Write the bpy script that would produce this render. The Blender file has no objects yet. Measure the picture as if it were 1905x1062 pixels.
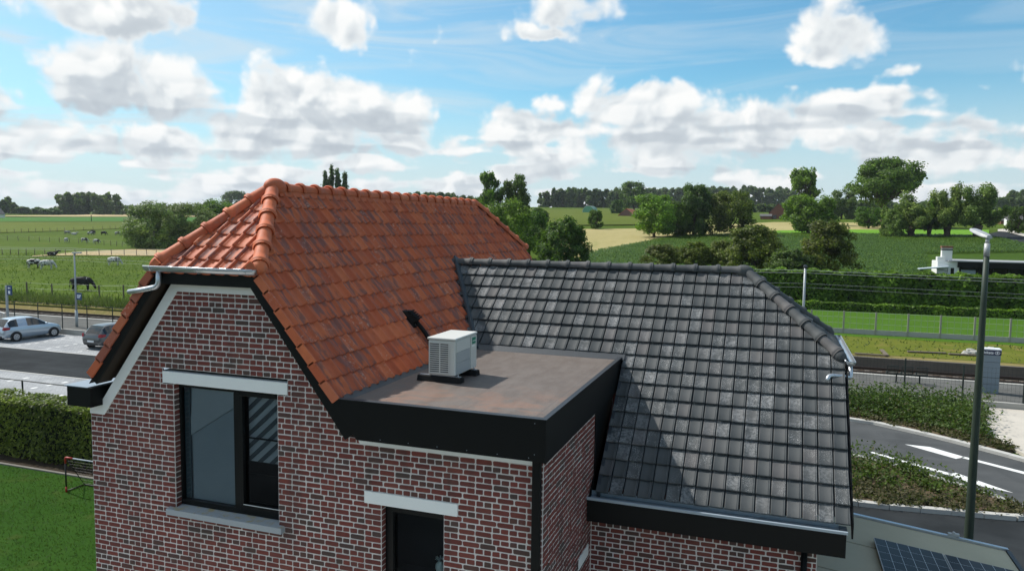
import bpy, bmesh, math, random
import numpy as np
from mathutils import Vector, Matrix
random.seed(7); RNG = np.random.default_rng(11)
SC = bpy.context.scene
COL = SC.collection
R = math.radians

# ------------------------------------------------------------------ camera
# world axes: X runs along the gable wall and the railway, Y points away from the viewer, Z is up (metres)
HC = 8.0                      # height of the drone above the ground
PITCH, ROLL, YAW, FPX = R(4.69), R(0.72), R(19.42), 1400.0
def cam_axes():
    fw = np.array([-math.sin(YAW)*math.cos(PITCH), math.cos(YAW)*math.cos(PITCH), -math.sin(PITCH)])
    up = np.array([-math.sin(YAW)*math.sin(PITCH), math.cos(YAW)*math.sin(PITCH), math.cos(PITCH)])
    rt = np.array([math.cos(YAW), math.sin(YAW), 0.0])
    r = math.cos(ROLL)*rt + math.sin(ROLL)*up
    u = -math.sin(ROLL)*rt + math.cos(ROLL)*up
    return r, u, fw
CR, CU, CF = cam_axes()
cd = bpy.data.cameras.new('camera'); cam = bpy.data.objects.new('camera', cd); COL.objects.link(cam)
cd.sensor_fit = 'HORIZONTAL'; cd.sensor_width = 36.0; cd.lens = 36.0*FPX/1905.0
cd.clip_start = 0.1; cd.clip_end = 6000.0
M4 = Matrix.Identity(4)
for i in range(3):
    M4[i][0], M4[i][1], M4[i][2] = CR[i], CU[i], -CF[i]
M4[0][3], M4[1][3], M4[2][3] = 0.0, 0.0, HC
cam.matrix_world = M4
SC.camera = cam

# ------------------------------------------------------------------ sun, exposure
SUN_TO = Vector((-0.88, 0.20, 1.0)).normalized()
sl = bpy.data.lights.new('sun', 'SUN'); sun = bpy.data.objects.new('sun', sl); COL.objects.link(sun)
sl.energy = 2.1; sl.angle = R(0.8); sl.color = (1.0, 0.955, 0.89)
sun.rotation_euler = SUN_TO.to_track_quat('Z', 'Y').to_euler(); sun.location = (-30, 10, 40)
SC.view_settings.view_transform = 'Standard'; SC.view_settings.look = 'None'
SC.view_settings.exposure = 1.22; SC.view_settings.gamma = 1.0
try: SC.view_settings.use_curve_mapping = False
except Exception: pass
SC.cycles.use_denoising = True
SC.cycles.max_bounces = 6; SC.cycles.transparent_max_bounces = 12
SC.cycles.diffuse_bounces = 3; SC.cycles.glossy_bounces = 3; SC.cycles.transmission_bounces = 4
SC.cycles.caustics_reflective = False; SC.cycles.caustics_refractive = False

# ------------------------------------------------------------------ sky
class NT:
    """small helper for writing node trees"""
    def __init__(s, tree): s.t = tree; s.n = tree.nodes; s.l = tree.links
    def node(s, typ, **kw):
        n = s.n.new(typ)
        for k, v in kw.items(): setattr(n, k, v)
        return n
    def put(s, sock, v):
        if isinstance(v, bpy.types.NodeSocket): s.l.new(v, sock)
        elif v is not None:
            try: sock.default_value = v
            except Exception: sock.default_value = tuple(v) + (1.0,)
    def math(s, op, a, b=None, c=None, clamp=False):
        n = s.node('ShaderNodeMath', operation=op); n.use_clamp = clamp
        s.put(n.inputs[0], a); s.put(n.inputs[1], b)
        if c is not None: s.put(n.inputs[2], c)
        return n.outputs[0]
    def vmath(s, op, a, b=None, scale=None):
        n = s.node('ShaderNodeVectorMath', operation=op)
        s.put(n.inputs[0], a)
        if b is not None: s.put(n.inputs[1], b)
        if scale is not None: s.put(n.inputs['Scale'], scale)
        return n.outputs['Value'] if op in ('LENGTH', 'DOT_PRODUCT', 'DISTANCE') else n.outputs[0]
    def comb(s, x, y, z=0.0):
        n = s.node('ShaderNodeCombineXYZ'); s.put(n.inputs[0], x); s.put(n.inputs[1], y); s.put(n.inputs[2], z); return n.outputs[0]
    def sep(s, v):
        n = s.node('ShaderNodeSeparateXYZ'); s.put(n.inputs[0], v); return n.outputs
    def noise(s, vec, scale=5.0, detail=4.0, rough=0.5, dist=0.0, dim='3D', lac=2.0):
        n = s.node('ShaderNodeTexNoise', noise_dimensions=dim)
        if vec is not None: s.put(n.inputs['Vector'], vec)
        n.inputs['Scale'].default_value = scale; n.inputs['Detail'].default_value = detail
        n.inputs['Roughness'].default_value = rough; n.inputs['Distortion'].default_value = dist
        n.inputs['Lacunarity'].default_value = lac
        return n.outputs['Fac']
    def voro(s, vec, scale=5.0, feature='F1', rnd=1.0, detail=0.0, rough=0.5, out='Distance'):
        n = s.node('ShaderNodeTexVoronoi', feature=feature)
        if vec is not None: s.put(n.inputs['Vector'], vec)
        n.inputs['Scale'].default_value = scale; n.inputs['Randomness'].default_value = rnd
        n.inputs['Detail'].default_value = detail; n.inputs['Roughness'].default_value = rough
        return n.outputs[out]
    def ramp(s, fac, stops, interp='LINEAR'):
        n = s.node('ShaderNodeValToRGB'); s.put(n.inputs[0], fac); cr = n.color_ramp; cr.interpolation = interp
        while len(cr.elements) < len(stops): cr.elements.new(0.5)
        for e, (p, c) in zip(cr.elements, stops):
            e.position = p; e.color = (c, c, c, 1) if isinstance(c, (int, float)) else tuple(c) + (1,)
        return n.outputs[0]
    def smooth(s, x, a, b):
        n = s.node('ShaderNodeMapRange', interpolation_type='SMOOTHSTEP')
        s.put(n.inputs[0], x); n.inputs[1].default_value = a; n.inputs[2].default_value = b
        n.inputs[3].default_value = 0.0; n.inputs[4].default_value = 1.0
        return n.outputs[0]
    def mix(s, fac, a, b, blend='MIX'):
        n = s.node('ShaderNodeMix', data_type='RGBA', blend_type=blend)
        s.put(n.inputs[0], fac); s.put(n.inputs[6], a); s.put(n.inputs[7], b); return n.outputs[2]

world = bpy.data.worlds.new('World'); SC.world = world; world.use_nodes = True
W = NT(world.node_tree); W.n.clear()
wout = W.node('ShaderNodeOutputWorld')
sky = W.node('ShaderNodeTexSky', sky_type='NISHITA'); sky.sun_disc = False
sky.sun_elevation = math.asin(SUN_TO.z); sky.sun_rotation = math.atan2(SUN_TO.x, SUN_TO.y)
sky.altitude = 20; sky.air_density = 1.0; sky.dust_density = 0.7; sky.ozone_density = 2.0
bg = W.node('ShaderNodeBackground'); bg.inputs[1].default_value = 0.059
skyc = W.mix(1.0, sky.outputs[0], (.55, .98, 1.03, 1), 'MULTIPLY'); W.l.new(skyc, bg.inputs[0])
tc = W.node('ShaderNodeTexCoord')
D = W.vmath('NORMALIZE', tc.outputs['Generated'])
dx, dy, dz = W.sep(D)
az = W.math('ARCTAN2', dx, dy)                       # radians, 0 = straight away from the gable (+Y)
hl = W.math('SQRT', W.math('ADD', W.math('MULTIPLY', dx, dx), W.math('MULTIPLY', dy, dy)))
el = W.math('ARCTAN2', dz, hl)
Q = W.comb(az, el)                                   # sky coordinates
# warped sky coordinates give the billows of the cumulus
def fbm_vec(src, scale, amp, detail=4, rough=.55):
    n = W.node('ShaderNodeTexNoise', noise_dimensions='3D'); W.put(n.inputs['Vector'], src)
    n.inputs['Scale'].default_value = scale; n.inputs['Detail'].default_value = detail; n.inputs['Roughness'].default_value = rough
    return W.vmath('SCALE', W.vmath('SUBTRACT', n.outputs['Color'], (.5, .5, .5)), scale=amp)
inv = W.math('DIVIDE', 1.0, W.math('ADD', W.math('MAXIMUM', dz, -.2), 1.0))
BIL = W.comb(W.math('MULTIPLY', dx, inv), W.math('MULTIPLY', dy, inv))      # conformal map of the sky
# rounded cauliflower noise (inverted cells over several octaves) and soft noise
def voro2(vec, scale, detail):
    n = W.node('ShaderNodeTexVoronoi', feature='SMOOTH_F1', voronoi_dimensions='2D')
    W.put(n.inputs['Vector'], vec); n.inputs['Scale'].default_value = scale; n.inputs['Detail'].default_value = detail
    n.inputs['Roughness'].default_value = .55; n.inputs['Smoothness'].default_value = .6; n.inputs['Lacunarity'].default_value = 2.1
    return n.outputs['Distance']
def puff_field(vec, det):
    c = voro2(vec, 15.0, 3.0 if det else 2.0)
    s1 = W.noise(vec, 8.0, 7.0 if det else 4.0, .56, dim='2D')
    p = W.math('MULTIPLY', W.math('SUBTRACT', 0.45, c), 1.0)
    return W.math('ADD', p, W.math('MULTIPLY', W.math('SUBTRACT', s1, .5), 1.25))
BILw = W.vmath('ADD', BIL, fbm_vec(BIL, 9.0, .05, 2, .5))
puff = puff_field(BILw, True)
# the same field sampled a little towards the sun and up: the difference is the relief of the cloud
off = W.vmath('ADD', W.vmath('SCALE', BIL, scale=-.030), (float(SUN_TO.x)*.020, float(SUN_TO.y)*.020, 0))
puff2 = puff_field(W.vmath('ADD', BILw, off), False)
def px_dir(x, y):
    d = CR*(x-952.5)/FPX - CU*(y-531.0)/FPX + CF
    return math.atan2(d[0], d[1]), math.atan2(d[2], math.hypot(d[0], d[1]))
# cumulus seen in this part of the sky: centre az/el, half width, height above and below the centre (radians)
WRP = fbm_vec(BIL, 14.0, .085, 5, .55); wrx, wry, _ = W.sep(WRP)
az_w = W.math('ADD', az, wrx); el_w = W.math('ADD', el, W.math('MULTIPLY', wry, .75))
CLOUDS = [#  x    y    rx   up   dn  greyness
    (225, 35, 135, 50, 34, .55), (205, 165, 175, 95, 62, .62), (120, 130, 90, 48, 60, .35), (625, 45, 78, 48, 52, .25), (655, 75, 50, 30, 25, .2),
    (600, 215, 200, 92, 60, .25), (655, 255, 185, 75, 45, .45), (500, 250, 120, 70, 60, .3), (985, 245, 115, 45, 34, .3), (960, 232, 70, 30, 24, .1),
    (1210, 200, 140, 72, 55, .25), (1395, 250, 135, 70, 52, .25), (1280, 265, 160, 45, 42, .35), (1565, 75, 85, 58, 52, .2), (1035, 195, 45, 26, 24, .15),
    (1060, 25, 95, 45, 45, .35), (1010, 70, 110, 28, 22, .35), (1570, 195, 130, 32, 30, .6), (180, 262, 200, 42, 30, .5),
    (1750, 285, 160, 34, 30, .4), (1290, 300, 190, 30, 26, .4),
    (1860, 235, 110, 26, 22, .75), (1650, 262, 110, 36, 22, .5), (1690, 130, 26, 14, 14, .2), (805, 85, 26, 20, 22, .2), (-120, 180, 160, 90, 60, .4), (2080, 150, 160, 70, 50, .4)]
dens = None; shade = None
for (x, y, rx, u_, d_, g) in CLOUDS:
    a0, e0 = px_dir(x, y)
    qa = W.math('MULTIPLY', W.math('SUBTRACT', az_w, a0), FPX/rx*math.cos(e0)*.98)
    ye = W.math('SUBTRACT', el_w, e0)
    qe = W.math('ADD', W.math('MULTIPLY', W.math('MAXIMUM', ye, 0.0), FPX/u_), W.math('MULTIPLY', W.math('MINIMUM', ye, 0.0), FPX/d_))
    rr = W.math('SQRT', W.math('ADD', W.math('MULTIPLY', qa, qa), W.math('MULTIPLY', qe, qe)))
    di = W.math('MULTIPLY', W.math('SUBTRACT', 1.0, rr), min(1.0, math.sqrt(rx*u_)/85.0))
    # base of each cloud is greyer than its crown
    sh = W.math('MULTIPLY', W.math('SUBTRACT', .25, W.math('MULTIPLY', qe, .8), clamp=True), g)
    sh = W.math('ADD', sh, W.math('MULTIPLY', W.math('MAXIMUM', qa, 0.0), .25*g))
    sh = W.math('MULTIPLY', sh, W.math('MAXIMUM', di, 0.0))
    dens = di if dens is None else W.math('SMOOTH_MAX', dens, di, .25)
    shade = sh if shade is None else W.math('MAXIMUM', shade, sh)
# the rest of the sky carries the same kind of cloud: a bank towards the horizon, scattered cumulus above
LC = W.comb(W.math('MULTIPLY', az, 8.0), W.math('MULTIPLY', W.math('POWER', W.math('MAXIMUM', el, 0.0), .8), 26.0))
lown = W.noise(LC, 1.0, 2.0, .45, dim='2D')
lown2 = W.noise(W.vmath('ADD', LC, (0, .30, 0)), 1.0, 2.0, .45, dim='2D')
lowbank = W.math('ADD', W.math('MULTIPLY', W.math('SUBTRACT', lown, .52), 2.6), W.math('SUBTRACT', W.math('MULTIPLY', W.smooth(el, .22, .07), 1.0), .70))
lowsh = W.math('MULTIPLY', W.smooth(W.math('SUBTRACT', lown2, lown), -.05, .16), W.math('MULTIPLY', W.smooth(el, .20, .12), .34))
wide = W.noise(BIL, 2.2, 3.0, .5, dim='2D')
scat = W.math('SUBTRACT', W.math('MULTIPLY', wide, 2.6), 1.28)
inframe = W.math('MULTIPLY', W.smooth(W.math('ABSOLUTE', W.math('ADD', az, YAW)), .95, .75), W.smooth(el, .62, .45))
scat = W.math('SUBTRACT', scat, W.math('MULTIPLY', inframe, .95))
dens = W.math('SMOOTH_MAX', dens, lowbank, .3)
dens = W.math('SMOOTH_MAX', dens, scat, .2)
field = W.math('ADD', W.math('ADD', W.math('MINIMUM', W.math('MULTIPLY', dens, 1.5), .7), .12), W.math('MULTIPLY', puff, .85))
alpha = W.smooth(field, -.14, .34)
relief = W.math('SUBTRACT', puff2, puff)             # >0: something towards the sun stands in front
rel = W.smooth(relief, -.22, .30)
low = W.smooth(field, .05, .7)
grey = W.math('ADD', W.math('MULTIPLY', shade, 1.25), W.math('MULTIPLY', rel, W.math('ADD', W.math('MULTIPLY', low, .34), .10)))
grey = W.math('ADD', grey, W.math('ADD', lowsh, W.math('MULTIPLY', W.smooth(el, .10, .0), .06)))
ccol = W.ramp(grey, [(0.0, (1.0, 1.0, .985)), (.20, (.84, .875, .89)), (.50, (.60, .655, .70)), (1.0, (.44, .495, .55))])
# high thin cirrus streaks
CI = W.comb(W.math('ADD', W.math('MULTIPLY', az, 1.2), W.math('MULTIPLY', el, -1.2)), W.math('MULTIPLY', el, 9.0))
cir = W.noise(CI, 2.6, 5.0, .55, .8, dim='2D')
cir = W.math('MULTIPLY', W.smooth(cir, .42, .70), W.math('ADD', .22, W.math('MULTIPLY', W.smooth(az, .1, -.6), .3)))
veil = W.math('MULTIPLY', W.smooth(az, .0, -.95), .30)
cir = W.math('ADD', cir, veil, clamp=True)
cir = W.math('MAXIMUM', cir, W.math('MULTIPLY', W.smooth(el, .20, .03), .80))
bgw = W.node('ShaderNodeBackground'); W.put(bgw.inputs[0], (.74, .84, .90, 1)); bgw.inputs[1].default_value = .405
bgc = W.node('ShaderNodeBackground'); W.l.new(ccol, bgc.inputs[0]); bgc.inputs[1].default_value = .44
m1 = W.node('ShaderNodeMixShader'); W.l.new(cir, m1.inputs[0]); W.l.new(bg.outputs[0], m1.inputs[1]); W.l.new(bgw.outputs[0], m1.inputs[2])
m2 = W.node('ShaderNodeMixShader'); W.l.new(alpha, m2.inputs[0]); W.l.new(m1.outputs[0], m2.inputs[1]); W.l.new(bgc.outputs[0], m2.inputs[2])
W.l.new(m2.outputs[0], wout.inputs[0])
world.cycles.sampling_method = 'MANUAL'; world.cycles.sample_map_resolution = 512

# ------------------------------------------------------------------ mesh helpers
class MB:
    def __init__(s): s.V = []; s.F = []; s.M = []; s.n = 0
    def add(s, verts, faces, m=0):
        s.V.extend([tuple(map(float, v)) for v in verts])
        for f in faces: s.F.append(tuple(i + s.n for i in f)); s.M.append(m)
        s.n += len(verts); return s
    def box(s, x0, x1, y0, y1, z0, z1, m=0):
        return s.add([(x0,y0,z0),(x1,y0,z0),(x1,y1,z0),(x0,y1,z0),(x0,y0,z1),(x1,y0,z1),(x1,y1,z1),(x0,y1,z1)],
                     [(0,3,2,1),(4,5,6,7),(0,1,5,4),(1,2,6,5),(2,3,7,6),(3,0,4,7)], m)
    def obox(s, c, ax, ay, az_, m=0):
        c, ax, ay, az_ = (np.array(q, float) for q in (c, ax, ay, az_))
        vs = [c + i*ax + j*ay + k*az_ for k in (-1, 1) for (i, j) in ((-1,-1),(1,-1),(1,1),(-1,1))]
        return s.add(vs, [(0,3,2,1),(4,5,6,7),(0,1,5,4),(1,2,6,5),(2,3,7,6),(3,0,4,7)], m)
    def prism(s, poly, ext, m=0):
        """closed prism: polygon (3D points) swept along a vector"""
        n = len(poly); e = np.array(ext, float)
        vs = [np.array(p, float) for p in poly] + [np.array(p, float) + e for p in poly]
        return s.add(vs, [tuple(reversed(range(n))), tuple(range(n, 2*n))] + [(i, (i+1) % n, n + (i+1) % n, n + i) for i in range(n)], m)
    def tube(s, pts, rad, n=8, m=0, caps=True, flat=1.0):
        pts = [np.array(p, float) for p in pts]
        if not hasattr(rad, '__len__'): rad = [rad]*len(pts)
        rings = []; prev = None
        for i, p in enumerate(pts):
            t = pts[min(i+1, len(pts)-1)] - pts[max(i-1, 0)]; t = t/(np.linalg.norm(t)+1e-9)
            if prev is None:
                a = np.cross(t, [0, 0, 1.0]); a = np.cross(t, [1.0, 0, 0]) if np.linalg.norm(a) < .1 else a
            else: a = prev - t*(prev @ t)
            a = a/np.linalg.norm(a); b = np.cross(t, a); prev = a
            rings.append([p + rad[i]*(math.cos(2*math.pi*k/n)*a + flat*math.sin(2*math.pi*k/n)*b) for k in range(n)])
        vs = [q for r_ in rings for q in r_]; fs = []
        for i in range(len(rings)-1):
            for k in range(n): fs.append((i*n+k, i*n+(k+1) % n, (i+1)*n+(k+1) % n, (i+1)*n+k))
        if caps: fs.append(tuple(reversed(range(n)))); fs.append(tuple(range((len(rings)-1)*n, len(rings)*n)))
        return s.add(vs, fs, m)
    def sphere(s, c, rx, ry, rz, nu=12, nv=8, m=0):
        vs = [(c[0], c[1], c[2]+rz)]
        for j in range(1, nv):
            th = math.pi*j/nv
            for i in range(nu):
                ph = 2*math.pi*i/nu; vs.append((c[0]+rx*math.sin(th)*math.cos(ph), c[1]+ry*math.sin(th)*math.sin(ph), c[2]+rz*math.cos(th)))
        vs.append((c[0], c[1], c[2]-rz)); fs = []; L = len(vs)-1
        for i in range(nu): fs.append((0, 1+i, 1+(i+1) % nu)); fs.append((L, 1+(nv-2)*nu+(i+1) % nu, 1+(nv-2)*nu+i))
        for j in range(nv-2):
            for i in range(nu): a = 1+j*nu+i; b = 1+j*nu+(i+1) % nu; fs.append((a, a+nu, b+nu, b))
        return s.add(vs, fs, m)
    def mesh(s, name, mats, smooth=False):
        me = bpy.data.meshes.new(name); me.from_pydata(s.V, [], s.F)
        for m in (mats if isinstance(mats, (list, tuple)) else [mats]): me.materials.append(m)
        if isinstance(mats, (list, tuple)) and len(mats) > 1: me.polygons.foreach_set('material_index', s.M)
        if smooth: me.polygons.foreach_set('use_smooth', [True]*len(me.polygons))
        me.update(); return me
    def build(s, name, mats, parent=None, smooth=False, bevel=0.0, auto=False):
        o = link(name, s.mesh(name, mats, smooth), parent)
        if bevel:
            b = o.modifiers.new('bevel', 'BEVEL'); b.width = bevel; b.segments = 2; b.limit_method = 'ANGLE'; b.angle_limit = R(40)
        return o
def link(name, data, parent=None):
    o = bpy.data.objects.new(name, data); COL.objects.link(o)
    if parent is not None:
        o.parent = parent
        w = world_loc(parent)
        o.matrix_parent_inverse = Matrix.Translation(w).inverted()
    return o
def world_loc(o):
    # roots are only translated when parts are added in world coordinates; parts sit at the identity
    return Vector(o.get('_loc', (0, 0, 0))) if o.parent is None else Vector((0, 0, 0))
def tag(o, label=None, cat=None, group=None, kind=None):
    if label: o['label'] = label
    if cat: o['category'] = cat
    if group: o['group'] = group
    if kind: o['kind'] = kind
    return o
def thing(name, label, cat, loc=(0, 0, 0), group=None):
    """an Empty at the base of a thing; its parts are built in world coordinates"""
    o = bpy.data.objects.new(name, None); COL.objects.link(o); o.empty_display_size = .2
    o.location = loc; o['_loc'] = tuple(float(q) for q in loc)
    return tag(o, label, cat, group)
def root(name, label, cat, loc=(0, 0, 0), rz=0.0, sc=1.0, group=None):
    """an Empty whose parts are built in LOCAL coordinates round its base"""
    o = bpy.data.objects.new(name, None); COL.objects.link(o); o.empty_display_size = .2
    o.location = loc; o.rotation_euler = (0, 0, rz); o.scale = (sc, sc, sc) if not hasattr(sc, '__len__') else sc
    return tag(o, label, cat, group)
def child(name, data, parent):
    o = bpy.data.objects.new(name, data); COL.objects.link(o); o.parent = parent; return o
def quads_mesh(name, Vs, mat, faces4=True):
    """fast mesh from an (N,4,3) array of quads"""
    N = Vs.shape[0]; k = Vs.shape[1]
    me = bpy.data.meshes.new(name)
    me.vertices.add(N*k); me.vertices.foreach_set('co', Vs.reshape(-1).astype(np.float32))
    me.loops.add(N*k); me.loops.foreach_set('vertex_index', np.arange(N*k, dtype=np.int32))
    me.polygons.add(N); me.polygons.foreach_set('loop_start', np.arange(0, N*k, k, dtype=np.int32))
    try: me.polygons.foreach_set('loop_total', np.full(N, k, dtype=np.int32))
    except Exception: pass
    me.materials.append(mat); me.update(); me.validate(); return me

# ------------------------------------------------------------------ materials
def material(name):
    m = bpy.data.materials.new(name); m.use_nodes = True
    T = NT(m.node_tree); T.n.clear(); T.out = T.node('ShaderNodeOutputMaterial'); T.m = m; return T
def principled(T, color, rough=.6, metal=0.0, bump=None, bump_d=.01, spec=.5, strength=1.0):
    p = T.node('ShaderNodeBsdfPrincipled'); T.put(p.inputs['Base Color'], color if isinstance(color, bpy.types.NodeSocket) else tuple(color)[:3] + (1.0,))
    T.put(p.inputs['Roughness'], rough); T.put(p.inputs['Metallic'], metal)
    p.inputs['Specular IOR Level'].default_value = spec
    if bump is not None:
        b = T.node('ShaderNodeBump'); T.put(b.inputs['Height'], bump); b.inputs['Distance'].default_value = bump_d; b.inputs['Strength'].default_value = strength
        T.l.new(b.outputs[0], p.inputs['Normal'])
    T.l.new(p.outputs[0], T.out.inputs[0]); return p
def objco(T): return T.node('ShaderNodeTexCoord').outputs['Object']
def posco(T): return T.node('ShaderNodeNewGeometry').outputs['Position']
def piece_rnd(T):
    """a random number per piece, whether pieces are objects of their own or islands of one mesh"""
    a = T.node('ShaderNodeObjectInfo').outputs['Random']; b = T.node('ShaderNodeNewGeometry').outputs['Random Per Island']
    return T.math('FRACT', T.math('ADD', a, b))
def hashed(T, x, k): return T.math('FRACT', T.math('MULTIPLY', T.math('SINE', T.math('MULTIPLY', x, 91.7*k+13.3)), 437.58))
def plain(name, col, rough=.6, metal=0.0, spec=.5, var=.0, scale=8.0, bump=0.0):
    T = material(name); c = col
    if var:
        n = T.noise(posco(T), scale, 5.0, .6)
        c = T.mix(n, tuple(x*(1-var) for x in col) + (1,), tuple(min(1, x*(1+var)) for x in col) + (1,))
    b = T.noise(posco(T), scale*6, 3.0, .6) if bump else None
    principled(T, c, rough, metal, b, bump, spec); return T.m
def leafmat(name, cols, rough=.55, trans=.45):
    """foliage: colour differs leaf by leaf, some light comes through"""
    T = material(name); r = T.node('ShaderNodeNewGeometry').outputs['Random Per Island']
    n = T.noise(posco(T), .35, 2.0, .5)
    f = T.math('ADD', T.math('MULTIPLY', r, .65), T.math('MULTIPLY', T.math('SUBTRACT', n, .5), 1.0), clamp=True)
    c = T.ramp(f, [(i/(len(cols)-1), q) for i, q in enumerate(cols)])
    o = T.node('ShaderNodeObjectInfo').outputs['Random']
    h = T.node('ShaderNodeHueSaturation'); T.l.new(c, h.inputs['Color'])
    T.put(h.inputs['Hue'], T.math('ADD', .488, T.math('MULTIPLY', o, .024))); T.put(h.inputs['Value'], T.math('ADD', .85, T.math('MULTIPLY', hashed(T, o, 2.0), .3)))
    p = T.node('ShaderNodeBsdfPrincipled'); T.l.new(h.outputs[0], p.inputs['Base Color']); p.inputs['Roughness'].default_value = rough; p.inputs['Specular IOR Level'].default_value = .35
    t = T.node('ShaderNodeBsdfTranslucent'); T.l.new(T.mix(.45, h.outputs[0], (.16, .28, .03, 1)), t.inputs[0])
    m = T.node('ShaderNodeMixShader'); m.inputs[0].default_value = trans
    T.l.new(p.outputs[0], m.inputs[1]); T.l.new(t.outputs[0], m.inputs[2]); T.l.new(m.outputs[0], T.out.inputs[0]); return T.m

MAT = {}
def brick_mat():
    T = material('brick'); r = piece_rnd(T); q = hashed(T, r, 1.0)
    base = T.ramp(q, [(0, (.180, .042, .032)), (.25, (.230, .052, .038)), (.45, (.150, .038, .031)), (.66, (.205, .052, .040)), (.80, (.135, .045, .036)), (.90, (.080, .056, .048)), (1.0, (.120, .050, .038))], 'LINEAR')
    n = T.noise(posco(T), 38.0, 6.0, .65); spots = T.smooth(T.noise(posco(T), 120.0, 3.0, .6), .62, .72)
    c = T.mix(T.math('MULTIPLY', n, .8), base, T.mix(.55, base, (.05, .035, .033, 1)))
    c = T.mix(T.math('MULTIPLY', spots, .22), c, (.45, .41, .38, 1))
    sx, sy, sz = T.sep(posco(T)); run = T.noise(T.comb(T.math('MULTIPLY', T.math('ADD', sx, sy), 3.0), T.math('MULTIPLY', sz, .35)), 1.2, 4.0, .6, dim='2D'); blo = T.noise(posco(T), .9, 4.0, .6)
    c = T.mix(T.math('MULTIPLY', T.smooth(run, .50, .72), .40), c, (.045, .036, .032, 1)); c = T.mix(T.math('MULTIPLY', T.smooth(blo, .50, .72), .28), c, (.23, .115, .085, 1))
    principled(T, c, .85, 0, n, .006, .3); return T.m
MAT['brick'] = brick_mat()
def mortar_mat():
    T = material('mortar'); n = T.noise(posco(T), 60.0, 5.0, .6); b = T.noise(posco(T), 1.3, 4.0, .6)
    c = T.mix(n, (.60, .56, .53, 1), (.76, .72, .69, 1)); c = T.mix(T.smooth(b, .45, .75), c, (.52, .49, .465, 1))
    sx, sy, sz = T.sep(posco(T)); run = T.noise(T.comb(T.math('MULTIPLY', T.math('ADD', sx, sy), 3.0), T.math('MULTIPLY', sz, .35)), 1.2, 4.0, .6, dim='2D')
    c = T.mix(T.math('MULTIPLY', T.smooth(run, .46, .72), .42), c, (.30, .275, .255, 1))
    principled(T, c, .95, 0, n, .004, .2); return T.m
MAT['mortar'] = mortar_mat()
def brickface_mat():
    """plain brick pattern for walls turned away from view"""
    T = material('brick_far_wall'); n = T.node('ShaderNodeTexBrick'); T.put(n.inputs['Vector'], posco(T))
    n.inputs['Color1'].default_value = (.2, .05, .04, 1); n.inputs['Color2'].default_value = (.11, .05, .045, 1); n.inputs['Mortar'].default_value = (.45, .42, .4, 1)
    n.inputs['Scale'].default_value = 4.5; principled(T, n.outputs[0], .9); return T.m
MAT['brick_far'] = brickface_mat()
MAT['black'] = plain('black_cladding', (.0045, .0055, .0058), .5, 0, .18, .25, 1.5)
MAT['black_rough'] = plain('black_rubber', (.008, .008, .008), .8, 0, .3, .3, 10)
MAT['soffit'] = plain('soffit_board', (.020, .013, .007), .6, 0, .4, .35, 2.5)
MAT['white'] = plain('white_paint', (.80, .82, .80), .55, 0, .4, .05, 1.7)
MAT['sill'] = None
def sill_mat():
    T = material('bluestone_sill'); p = posco(T); n = T.noise(p, 7.0, 5.0, .6); f = T.noise(p, 45.0, 4.0, .6)
    nz = T.sep(T.node('ShaderNodeNewGeometry').outputs['Normal'])[2]
    lich = T.math('MULTIPLY', T.smooth(n, .46, .66), T.smooth(nz, .5, .9))
    c = T.mix(f, (.30, .33, .35, 1), (.38, .41, .43, 1)); c = T.mix(lich, c, (.36, .31, .18, 1))
    principled(T, c, .75, 0, f, .004); return T.m
MAT['sill'] = sill_mat()
MAT['frame'] = plain('black_window_frame', (.005, .006, .0065), .4, 0, .25)
MAT['zinc'] = plain('zinc', (.52, .56, .60), .38, .85, .5, .12, 4.0, .002)
MAT['zinc_dark'] = plain('weathered_zinc', (.26, .31, .36), .40, .6, .5, .18, 3.0, .002)
MAT['lead'] = plain('dark_flashing', (.035, .042, .05), .5, .2, .5, .2, 6.0, .002)
def glass_mat():
    T = material('window_glass'); f = T.node('ShaderNodeFresnel'); f.inputs[0].default_value = 1.52
    fac = T.math('ADD', T.math('MULTIPLY', f.outputs[0], 1.25), .015, clamp=True)
    g = T.node('ShaderNodeBsdfGlossy'); g.inputs['Roughness'].default_value = .02; g.inputs['Color'].default_value = (.9, .95, 1, 1)
    t = T.node('ShaderNodeBsdfTransparent'); t.inputs[0].default_value = (.80, .84, .86, 1)
    m = T.node('ShaderNodeMixShader'); T.l.new(fac, m.inputs[0]); T.l.new(t.outputs[0], m.inputs[1]); T.l.new(g.outputs[0], m.inputs[2]); T.l.new(m.outputs[0], T.out.inputs[0]); return T.m
MAT['glass'] = glass_mat()
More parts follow.
